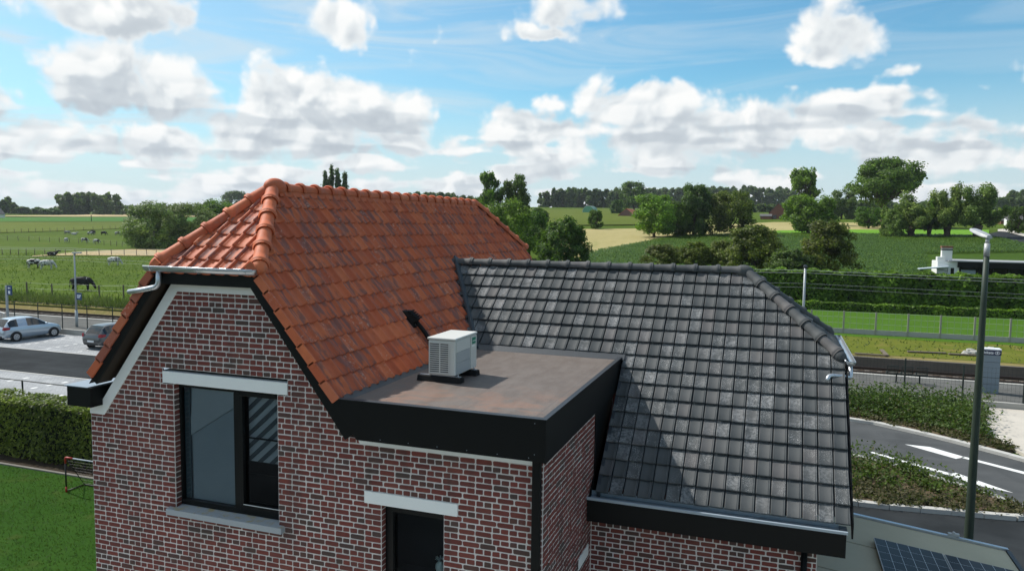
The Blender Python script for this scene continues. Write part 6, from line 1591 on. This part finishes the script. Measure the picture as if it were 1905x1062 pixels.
# --- football goal on the lawn
g0 = np.array([-19.4, 15.95, 0.0])
goal = thing('football_goal', 'small football goal with red corner joints on the lawn', 'goal', tuple(g0))
mb = MB(); mb.tube([g0 + [0,0,.12], g0 + [0,0,.92]], .022, 10); mb.build('post', MAT['dark_tube'], goal, smooth=True)
mb = MB(); mb.tube([g0 + [2.4,0,.12], g0 + [2.4,0,.92]], .022, 10); mb.build('post', MAT['dark_tube'], goal, smooth=True)
mb = MB(); mb.tube([g0 + [.28,0,1.04], g0 + [2.12,0,1.04]], .02, 10); mb.build('crossbar', MAT['pale_tube'], goal, smooth=True)
for x, d_ in ((0, 1), (2.4, -1)): pipe('corner_joint', [g0 + [x,0,.86], g0 + [x,0,1.04], g0 + [x + d_*.30,0,1.04]], .029, MAT['red_plastic'], goal, 10)
for x in (0, 2.4):
    mb = MB(); mb.tube([g0 + [x,0,.0], g0 + [x,0,.16]], .028, 10); mb.build('foot', MAT['red_plastic'], goal, smooth=True)
    mb = MB(); mb.tube([g0 + [x,0,.03], g0 + [x,.62,.03]], .02, 8); mb.build('base_bar', MAT['dark_tube'], goal, smooth=True)
    mb = MB(); mb.tube([g0 + [x,0,1.02], g0 + [x,.62,.03]], .012, 8); mb.build('stay', MAT['dark_tube'], goal, smooth=True)
mb = MB(); mb.tube([g0 + [0,.62,.03], g0 + [2.4,.62,.03]], .02, 8); mb.build('base_bar', MAT['dark_tube'], goal, smooth=True)
mb = MB()
for i in range(1, 20): x = i*.12; mb.tube([g0 + [x,0,1.03], g0 + [x,.61,.04]], .0015, 3, caps=False)
for j in range(1, 9): q = j/9; mb.tube([g0 + [0, .62*q, 1.03*(1-q)], g0 + [2.4, .62*q, 1.03*(1-q)]], .0015, 3, caps=False)
mb.build('net', MAT['dark_tube'], goal)

# --- ticket machine, bench
tk = ground_at(1849, 741, .3); tx, ty = tk[0] + .02, 40.6
tm = thing('ticket_machine', 'blue grey ticket machine with a navy Tickets panel on the platform', 'ticket machine', (tx, ty, .3))
tx0, tx1 = pix((0, 0, 0))[0], 0
xa, xb = tx - .44, tx + .44
MB().box(xa, xb, ty, ty+.42, .30, 2.12).build('cabinet', MAT['steelgrey'], tm, bevel=.01)
MB().box(xa-.02, xb+.02, ty-.02, ty+.44, 2.122, 2.36).build('header_panel', MAT['navy'], tm, bevel=.01)
MB().box(xa-.02, xb+.02, ty-.02, ty+.44, 2.362, 2.42).build('roof_panel', MAT['signwhite'], tm)
MB().box(xa-.012, xa-.001, ty-.01, ty+.42, .30, 2.12).build('side_panel', MAT['signwhite'], tm)
for z in (.72, 1.05, 1.78): MB().box(xa+.02, xb-.02, ty-.004, ty-.001, z, z+.012).build('panel_joint', MAT['dark_tube'], tm)
def text(name, s_, loc, size, mat, par):
    cu = bpy.data.curves.new(name, 'FONT'); cu.body = s_; cu.size = size; cu.extrude = .003; cu.align_x = 'CENTER'; cu.align_y = 'CENTER'; cu.offset = .004
    t_ = bpy.data.objects.new(name, cu); COL.objects.link(t_); dg = bpy.context.evaluated_depsgraph_get(); dg.update()
    me = bpy.data.meshes.new_from_object(t_.evaluated_get(dg)); bpy.data.objects.remove(t_); me.materials.clear(); me.materials.append(mat)
    o = link(name, me, par); o.location = loc; o.rotation_euler = (R(90), 0, 0); return o
text('lettering', 'Tickets', (tx-.12, ty-.026, 2.235), .17, MAT['signwhite'], tm)
mb = MB(); cx_, cz_ = tx+.29, 2.235; N = 28
ro = [(cx_ + .11*math.cos(2*math.pi*k/N), ty-.026, cz_ + .075*math.sin(2*math.pi*k/N)) for k in range(N)]; ri = [(cx_ + .09*math.cos(2*math.pi*k/N), ty-.026, cz_ + .055*math.sin(2*math.pi*k/N)) for k in range(N)]
mb.add(ro + ri, [(k, (k+1) % N, N + (k+1) % N, N + k) for k in range(N)]); mb.build('logo_ring', MAT['signwhite'], tm)
text('logo_letter', 'B', (cx_, ty-.026, cz_), .12, MAT['signwhite'], tm)
bp_ = ground_at(1694, 722, .3); bx, by = bp_[0], 41.6
bench = thing('platform_bench', 'black metal bench with three wire seats facing the tracks', 'bench', (bx, by, .3))
for i in range(3):
    x = bx - .66 + i*.66
    mb = MB(); mb.tube([(x-.24, by-.02, .78), (x-.24, by-.12, 1.16), (x+.24, by-.12, 1.16), (x+.24, by-.02, .78)], .02, 8); st_ = mb.build('seat', MAT['green_post'], bench)
    mb = MB(); mb.tube([(x-.24, by, .76), (x-.24, by+.42, .78), (x+.24, by+.42, .78), (x+.24, by, .76), (x-.24, by, .76)], .02, 8); mb.build('seat_frame', MAT['green_post'], st_)
    mb = MB()
    for k in range(1, 10): mb.tube([(x-.24+.048*k, by, .765), (x-.24+.048*k, by+.42, .785)], .006, 4); mb.tube([(x-.24+.048*k, by-.02, .80), (x-.24+.048*k, by-.12, 1.15)], .006, 4)
    tag(mb.build('wires', MAT['green_post'], st_), kind='stuff')
MB().box(bx-.95, bx+.95, by+.13, by+.21, .66, .74).build('beam', MAT['green_post'], bench)
for x in (bx-.45, bx+.6): MB().box(x-.03, x+.03, by+.14, by+.20, .30, .66).build('leg', MAT['green_post'], bench); 
# --- railway wires and their pole
p0 = at_depth(1492, 52.5); p0[1] = 48.8; p0[0] = 2.55
up_ = thing('line_pole', 'slim grey pole carrying the wires along the railway', 'pole', (p0[0], p0[1], .5))
qx = None
for k in range(200):
    x = -6 + k*.08
    if pix((x, 48.8, 3.0))[0] >= 1492.5: qx = x; break
mb = MB(); mb.tube([(qx, 48.8, .5), (qx, 48.8, 5.55)], [.085, .07], 10); mb.build('pole', MAT['grey_pole'], up_, smooth=True)
mb = MB(); mb.tube([(qx, 48.8, 5.5), (qx, 48.8, 5.62)], [.05, .13], 8); mb.tube([(qx, 48.8, 5.62), (qx, 48.8, 5.74)], [.13, .09], 8); mb.build('insulator', MAT['lead'], up_)
wv = thing('overhead_wires', 'thin pale wires strung along the railway above the hedge', 'wires', (qx, 48.8, 5.4))
for z, rr_ in ((5.42, .011), (5.26, .011), (4.62, .006), (4.38, .006)):
    mb = MB()
    for a in range(-4, 4):
        xa_, xb_ = qx + a*30, qx + (a+1)*30; mb.tube([(xa_ + (xb_-xa_)*t, 48.75, z - .18*math.sin(math.pi*t)) for t in np.linspace(0, 1, 9)], rr_, 5, caps=False)
    mb.build('wire', MAT['wire'], wv)
# --- planks and stones left on the bank
for i, (xa_, ya_, xb_, yb_) in enumerate(((1590, 657.5, 1648, 661.5), (1688, 654, 1760, 657), (1765, 658.5, 1815, 661), (1640, 651, 1650, 661.5))):
    a, b = ground_at(xa_, ya_, .08), ground_at(xb_, yb_, .08); d_ = (b-a); d_[2] = 0; L = np.linalg.norm(d_); d_ /= L; nn = np.array([-d_[1], d_[0], 0]); c = (a+b)/2; c[2] = .60
    mb = MB(); mb.obox(c, d_*L/2, nn*.11, (0, 0, .035)); tag(mb.build('plank', MAT['wood']), ('long pale plank lying on the bank near the wing roof', 'long plank lying on the bank left of the lamp pole', 'short plank lying beside the lamp pole on the bank', 'plank end sticking across the long pale plank')[i], 'plank', 'planks on the bank')
for i, (x, y) in enumerate(((1805, 656), (1812, 660), (1843, 653), (1850, 656), (1798, 661))):
    p = ground_at(x, y); mb = MB(); mb.sphere((p[0], p[1], .62), .28, .2, .16, 8, 6); mb.V = [(a + random.gauss(0, .02), b + random.gauss(0, .02), c + random.gauss(0, .02)) for a, b, c in mb.V]
    tag(mb.build('stone', MAT['concrete']), ('pale stone left of the lamp pole on the bank', 'flat stone just below the pale one on the bank', 'upper pale stone behind the ticket machine', 'lower pale stone behind the ticket machine', 'small stone at the end of the short plank')[i], 'stone', 'stones on the bank')
for i, x in enumerate((1644, 1664, 1745, 1768)):
    plant_tree(('low clump of yellow green leaves at the left of the garden fence', 'grey green clump beside the yellow green one at the garden fence', 'dark lavender clump behind the middle of the garden fence', 'grey green clump right of the lavender at the garden fence')[i], x, 626, 613, (40, 36, 40, 44)[i], 'shrub', 95, 2500, .10, (BRIGHT, WILLOW, DARKG, WILLOW)[i], depth=59.5, cat='plant', name='border_plant', group='plants along the garden fence')

# --- shed with solar panels at the lower right
SX0, SX1, SY0, SY1 = .70, 3.98, 9.2, 15.0
def shz(x): return HC - 5.30 - (x - 1.1)*.112
shed = thing('shed', 'low shed with pale green metal roof carrying solar panels', 'shed', (2.4, 12.0, 0))
MAT['shedroof'] = plain('shed_roof', (.42, .40, .30), .92, .0, .1, .14, 1.1, .004)
for i, (ya, yb) in enumerate(((13.68, 15.0), (12.35, 13.64), (11.0, 12.31), (9.2, 10.96))):
    mb = MB(); mb.prism([(SX0, ya, shz(SX0)), (SX1, ya, shz(SX1)), (SX1, ya, shz(SX1)-.05), (SX0, ya, shz(SX0)-.05)], (0, yb-ya, 0)); mb.build('roof_sheet', MAT['shedroof'], shed, bevel=.01)
mb = MB(); mb.prism([(SX0, 9.25, shz(SX0)-.05), (SX1-.05, 9.25, shz(SX1)-.05), (SX1-.05, 9.25, 0), (SX0, 9.25, 0)], (0, 5.7, 0)); mb.build('wall', MAT['sleeper'], shed)
mb = MB(); mb.prism([(SX0, 15.01, shz(SX0)+.035), (SX1+.05, 15.01, shz(SX1+.05)+.035), (SX1+.05, 15.01, shz(SX1)-.14), (SX0, 15.01, shz(SX0)-.14)], (0, .08, 0)); mb.build('edge_flashing', MAT['zinc'], shed)
mb = MB(); mb.prism([(SX1+.005, 9.2, shz(SX1)+.02), (SX1+.07, 9.2, shz(SX1)+.02), (SX1+.07, 9.2, shz(SX1)-.12), (SX1+.005, 9.2, shz(SX1)-.12)], (0, 5.79, 0)); mb.build('gutter', MAT['lead'], shed)
mb = MB(); q = np.array([3.18, 15.06, shz(3.18)+.06]); mb.obox(q, (.09, 0, 0), (0, .03, 0), (0, 0, .025)); mb.sphere(q + [0, 0, .03], .03, .03, .03, 8, 5); mb.build('roof_clip', MAT['lamp_grey'], shed)
MAT['cell'] = plain('solar_cell', (.007, .009, .015), .3, 0, .12, .2, 1.2); MAT['grid'] = plain('solar_grid', (.75, .78, .80), .4)
def on_shed(px, py, up_=.09):
    d = ray_dir(px, py); t = (SHK - .0)/1.0
    # plane z = HC - 5.30 + up - .112 (x-1.1)
    t = (-5.30 + up_ + .112*1.1)/(d[2] + .112*d[0]); return np.array([0, 0, HC]) + d*t
SHK = 0
pa = on_shed(1625, 998.7); pbq = on_shed(1752, 1025.5); wP = pbq[0] - pa[0]
for i in range(3):
    x0 = pa[0] + i*(wP + .02); x1 = x0 + wP; y1 = pa[1]; y0 = y1 - wP*1.66
    pn = thing('solar_panel', ('leftmost solar panel on the pale shed roof', 'second solar panel on the shed roof, right of the leftmost one', 'third solar panel at the right edge of the shed roof')[i], 'solar panel', ((x0+x1)/2, y1, shz(x0)+.03), 'solar panels on the shed')
    if x1 > SX1 + .25: 
        bpy.data.objects.remove(pn); continue
    zf = lambda x, h: shz(x) + .09 + h
    mb = MB(); mb.prism([(x0, y0, zf(x0, 0)), (x1, y0, zf(x1, 0)), (x1, y0, zf(x1, -.035)), (x0, y0, zf(x0, -.035))], (0, y1-y0, 0)); mb.build('frame', MAT['lamp_grey'], pn, bevel=.003)
    f = .012; mb = MB(); mb.add([(x0+f, y0+f, zf(x0+f, .002)), (x1-f, y0+f, zf(x1-f, .002)), (x1-f, y1-f, zf(x1-f, .002)), (x0+f, y1-f, zf(x0+f, .002))], [(0, 1, 2, 3)]); gl = mb.build('glass', MAT['cell'], pn)
    mb = MB()
    for k in range(1, 6): x = x0 + f + (x1-x0-2*f)*k/6; mb.box(x-.002, x+.002, y0+f, y1-f, zf(x, .0025), zf(x, .0035))
    for k in range(1, 6):
        y = y0 + f + (y1-y0-2*f)*k/6; mb.add([(x0+f, y-.002, zf(x0+f, .004)), (x1-f, y-.002, zf(x1-f, .004)), (x1-f, y+.002, zf(x1-f, .004)), (x0+f, y+.002, zf(x0+f, .004))], [(0, 1, 2, 3)])
    mb.build('grid_line', MAT['grid'], gl)
    mb = MB(); mb.box(x0+.05, x0+.10, y0, y1+.03, shz(x0+.1)+.0, shz(x0+.1)+.055); mb.build('mounting_rail', MAT['lead'], pn)

# --- buildings
MAT['whitewall'] = plain('white_render', (.74, .74, .72), .8, 0, .3, .05, 1.0); MAT['gravelroof'] = plain('bitumen_roof', (.30, .31, .32), .9, 0, .2, .15, .8)
MAT['darkwin'] = plain('dark_glass', (.012, .014, .016), .08, 0, .6); MAT['barnbrick'] = plain('pink_brick', (.20, .115, .10), .9, 0, .2, .15, 1.5); MAT['redroof'] = plain('red_roof_far', (.36, .105, .05), .8, 0, .3, .15, .8)
MAT['greyroof'] = plain('grey_roof_far', (.11, .105, .105), .8, 0, .3, .15, .8); MAT['oldbrick'] = plain('old_brick', (.22, .10, .07), .9, 0, .2, .2, 1.0)
def PX(px, t, z): p = at_depth(px, t); return p[0], p[1]
t0 = 99.0; bxl, byl = PX(1745.5, t0, 0); bg_ = thing('white_bungalow', 'low white flat-roofed bungalow with a tall chimney behind the hedge', 'house', (bxl + 6, byl + 4, 0))
def zpx(px, py, t): # height of an image row at depth t
    d = ray_dir(px, py); return HC + d[2]*t
zr_, zc_ = zpx(1760, 486, t0), zpx(1760, 458, t0)
m = t0/FPX
MB().box(bxl, bxl+2.5, byl, byl+4.0, 0, zr_-.02).build('wall', MAT['whitewall'], bg_)
MB().box(bxl+2.5, bxl+14, byl+.9, byl+1.1, 0, zr_-.4).build('glass_front', MAT['darkwin'], bg_)
for k in range(6): MB().box(bxl+2.6+k*1.9, bxl+2.75+k*1.9, byl+.82, byl+.9, 0, zr_-.5).build('window_post', MAT['frame'], bg_)
MB().box(bxl+2.9, bxl+4.6, byl+.80, byl+.88, 0, zr_-1.1).build('blind', MAT['screen'], bg_)
MB().box(bxl+2.3, bxl+14.2, byl-.3, byl+.2, zr_-.75, zr_-.02).build('fascia', MAT['black'], bg_)
MB().box(bxl+1.2, bxl+14.3, byl-.35, byl+6.2, zr_, zr_+.12).build('roof', MAT['gravelroof'], bg_)
ch = MB().box(bxl+.55, bxl+1.75, byl+.6, byl+1.5, zr_-.01, zc_-.25).build('chimney', MAT['whitewall'], bg_); MB().box(bxl-.0, bxl+.9, byl+.3, byl+1.4, zr_-.02, zr_+.55).build('chimney_shoulder', MAT['whitewall'], bg_)
MB().box(bxl+.48, bxl+1.82, byl+.53, byl+1.57, zc_-.25, zc_).build('chimney_cap', MAT['oldbrick'], ch); MB().box(bxl+.53, bxl+1.77, byl+.58, byl+1.52, zc_-.55, zc_-.36).build('chimney_band', MAT['lead'], ch)
MB().box(bxl+1.55, bxl+1.95, byl-.012, byl-.002, zpx(1765, 520, t0), zpx(1765, 498, t0)).build('window', MAT['darkwin'], bg_)
aw = thing('awning', 'pale folding awning jutting out left of the white bungalow', 'awning', (bxl-.6, byl-.4, zpx(1740, 500, t0)))
a, b = np.array([bxl-2.3, byl-.5, zpx(1716, 500.5, t0)]), np.array([bxl+1.2, byl-.2, zpx(1765, 495.5, t0)])
mb = MB(); mb.obox((a+b)/2, (b-a)/2, (0, .75, 0), (0, 0, .07)); mb.build('canopy', plain('pale_awning', (.50, .56, .60), .4), aw, bevel=.03)
mb = MB(); mb.tube([b, b + [-.1, 0, -1.0]], .03, 6); mb.tube([(a+b)/2, b + [-.1, 0, -.6]], .025, 6); mb.build('arm', MAT['lead'], aw)
def gable_house(name, label, px0, px1, t, z_eave_py, z_top_py, wallm, roofm, length, along_x=False, wins=(), cat='house', roofover=.2, base=None):
    """house seen on its gable, its ridge running away (or along X)"""
    x0, y0 = PX(px0, t, 0); x1, _ = PX(px1, t, 0); zb_ = float(terrain(x0, y0)) - .5; ze, zt = zpx((px0+px1)/2, z_eave_py, t), zpx((px0+px1)/2, z_top_py, t)
    h = thing(name, label, cat, ((x0+x1)/2, y0, zb_+.5))
    xm = (x0+x1)/2
    if not along_x:
        mb = MB(); mb.prism([(x0, y0, zb_), (x1, y0, zb_), (x1, y0, ze), (xm, y0, zt), (x0, y0, ze)], (0, length, 0)); mb.build('wall', wallm, h)
        for xs_ in (x0, x1):
            d_ = (xs_-xm)*.06; mb = MB(); mb.prism([(xm, y0-.25, zt+.02), (xs_+d_, y0-.25, ze+.02-(zt-ze)*.06), (xs_+d_, y0-.25, ze+.22-(zt-ze)*.06), (xm, y0-.25, zt+.24)], (0, length+.5, 0)); mb.build('roof', roofm, h)
    else:
        mb = MB(); mb.prism([(x0, y0, zb_), (x0, y0, ze), (x0, y0+length/2, zt), (x0, y0+length, ze), (x0, y0+length, zb_)], (x1-x0, 0, 0)); mb.build('wall', wallm, h)
        for s0, s1 in ((y0, y0+length/2), (y0+length, y0+length/2)):
            mb = MB(); dd_ = .06*(s0-s1); mb.prism([(x0-.3, s0+dd_, ze+.02-.06*(zt-ze)), (x0-.3, s1, zt+.02), (x0-.3, s1, zt+.24), (x0-.3, s0+dd_, ze+.24-.06*(zt-ze))], (x1-x0+.6, 0, 0)); mb.build('roof', roofm, h)
    for (a_, b_, c_, d_) in wins:
        mb = MB(); mb.box(x0 + (x1-x0)*a_, x0 + (x1-x0)*b_, y0-.06, y0-.01, zpx(px0, c_, t), zpx(px0, d_, t)); mb.build('window', MAT['darkwin'], h)
    return h
gable_house('brick_barn', 'pinkish brick barn with a red tiled roof beside the hay field', 1148, 1181, 330, 402, 389, MAT['barnbrick'], MAT['redroof'], 16, wins=((.62, .95, 411, 408.5),), cat='barn')
gable_house('farm_house', 'old farmhouse with a brown roof below the slender tall tree', 1428, 1462, 300, 396, 379, MAT['oldbrick'], plain('brown_roof', (.15, .11, .085), .85), 9, wins=((.2, .4, 406, 400), (.6, .8, 406, 400)))
gable_house('farm_shed', 'dark low shed left of the farmhouse with an orange wall', 1412, 1432, 296, 403, 399, MAT['oldbrick'], MAT['greyroof'], 7, True, cat='shed')
gable_house('white_house', 'pale gabled house at the left edge beyond the crop field', -38, 8, 430, 398, 380, plain('pale_render', (.74, .70, .65), .85), MAT['greyroof'], 6, wins=((.58, .70, 398, 394), (.60, .74, 409, 404)))
gable_house('road_house', 'house with a wide grey roof at the right edge by the road', 1858, 1960, 235, 411, 393, MAT['oldbrick'], MAT['greyroof'], 9, True, wins=((.05, .10, 425, 416), (.2, .26, 425, 416)))
gable_house('low_brick_shed', 'small reddish barn at the horizon left of the far grove', 30, 60, 540, 402.5, 400.5, MAT['oldbrick'], MAT['redroof'], 8, True, cat='barn')
# hoop-shaped green fodder clamp
x0, y0 = PX(1082, 400, 0); x1, _ = PX(1105, 400, 0); mb = MB(); xm, rx = (x0+x1)/2, (x1-x0)/2; zb_ = float(terrain(xm, y0)); 
pr = [(xm + rx*math.cos(a), y0, zb_ - .2 + 3.9*math.sin(a)**.8) for a in np.linspace(0, math.pi, 12)]
T_ = plain('green_tarpaulin', (.12, .34, .22), .5, 0, .4, .25, .6)
ht = thing('hoop_tunnel', 'green sheeted hoop tunnel in the far meadow', 'tunnel', (xm, y0, zb_)); mb.prism(pr, (0, 9, 0)); mb.build('cover', T_, ht, smooth=False)
for k in range(4):
    mb = MB(); mb.tube([(p[0], p[1] - .05 + k*2.9, p[2] + .05) for p in pr], .10, 5); mb.build('hoop', MAT['lamp_grey'], ht)
# lane at the far right with pale pavement, wall and lamp pole
patch('lane', [(1838, 437), (1862, 431.5), (1884, 430.5), (1960, 456)], [(1838, 444.5), (1862, 447), (1905, 459.5), (1960, 476)], MAT['asphalt'], .25, 20, 8)
patch('lane_pavement', [(1856, 429), (1870, 428), (1960, 452)], [(1856, 433), (1870, 433.5), (1960, 457.5)], MAT['concrete_l'], .35, 20, 4)
wx, wy = PX(1864, 228, 0); wx2, wy2 = PX(1880, 190, 0); z0 = float(terrain(wx, wy)); lw = MB(); d_ = np.array([wx2-wx, wy2-wy, 0]); 
lw.prism([(wx, wy, z0-.4), (wx2, wy2, float(terrain(wx2, wy2))-.4), (wx2, wy2, float(terrain(wx2, wy2))+1.3), (wx, wy, z0+1.9)], (.25, .1, 0)); tag(lw.build('garden_wall', MAT['whitewall']), 'white garden wall running along the far lane', 'wall')
q = ground_at(1880.5, 431); lq = thing('lane_pole', 'thin wooden pole beside the far lane', 'pole', tuple(q)); mb = MB(); hq = (431-392)/FPX*depth_of(q); mb.tube([q, q + [0, 0, hq]], [.12, .09], 8); mb.build('pole', MAT['wood'], lq); mb = MB(); mb.tube([q + [0, 0, hq], q + [-1.1, 0, hq+.1]], .06, 6); mb.build('arm', MAT['grey_pole'], lq)
q = ground_at(170, 412.5); lq = thing('field_pole', 'dark wooden pole standing alone in the crop field', 'pole', tuple(q)); mb = MB(); hq = (412.5-400)/FPX*depth_of(q); mb.tube([q, q + [0, 0, hq]], [.2, .16], 8); mb.build('pole', MAT['dark_tube'], lq); mb = MB(); mb.tube([q + [-.5, 0, hq-.4], q + [.5, 0, hq-.4]], .08, 6); mb.build('crossarm', MAT['dark_tube'], lq)

# ------------------------------------------------------------------ the air: far trees fade a little
hz = MB().box(-4100, 4100, -4100, 4100, -1.5, 140).mesh('haze', [])
hz.materials.clear(); T = material('haze'); v_ = T.node('ShaderNodeVolumePrincipled')
v_.inputs['Color'].default_value = (.86, .92, 1.0, 1); v_.inputs['Density'].default_value = .00009; v_.inputs['Anisotropy'].default_value = .2
T.l.new(v_.outputs[0], T.out.inputs['Volume']); hz.materials.append(T.m)
tag(link('haze', hz), 'thin summer haze in the air over the fields', 'haze', kind='stuff')
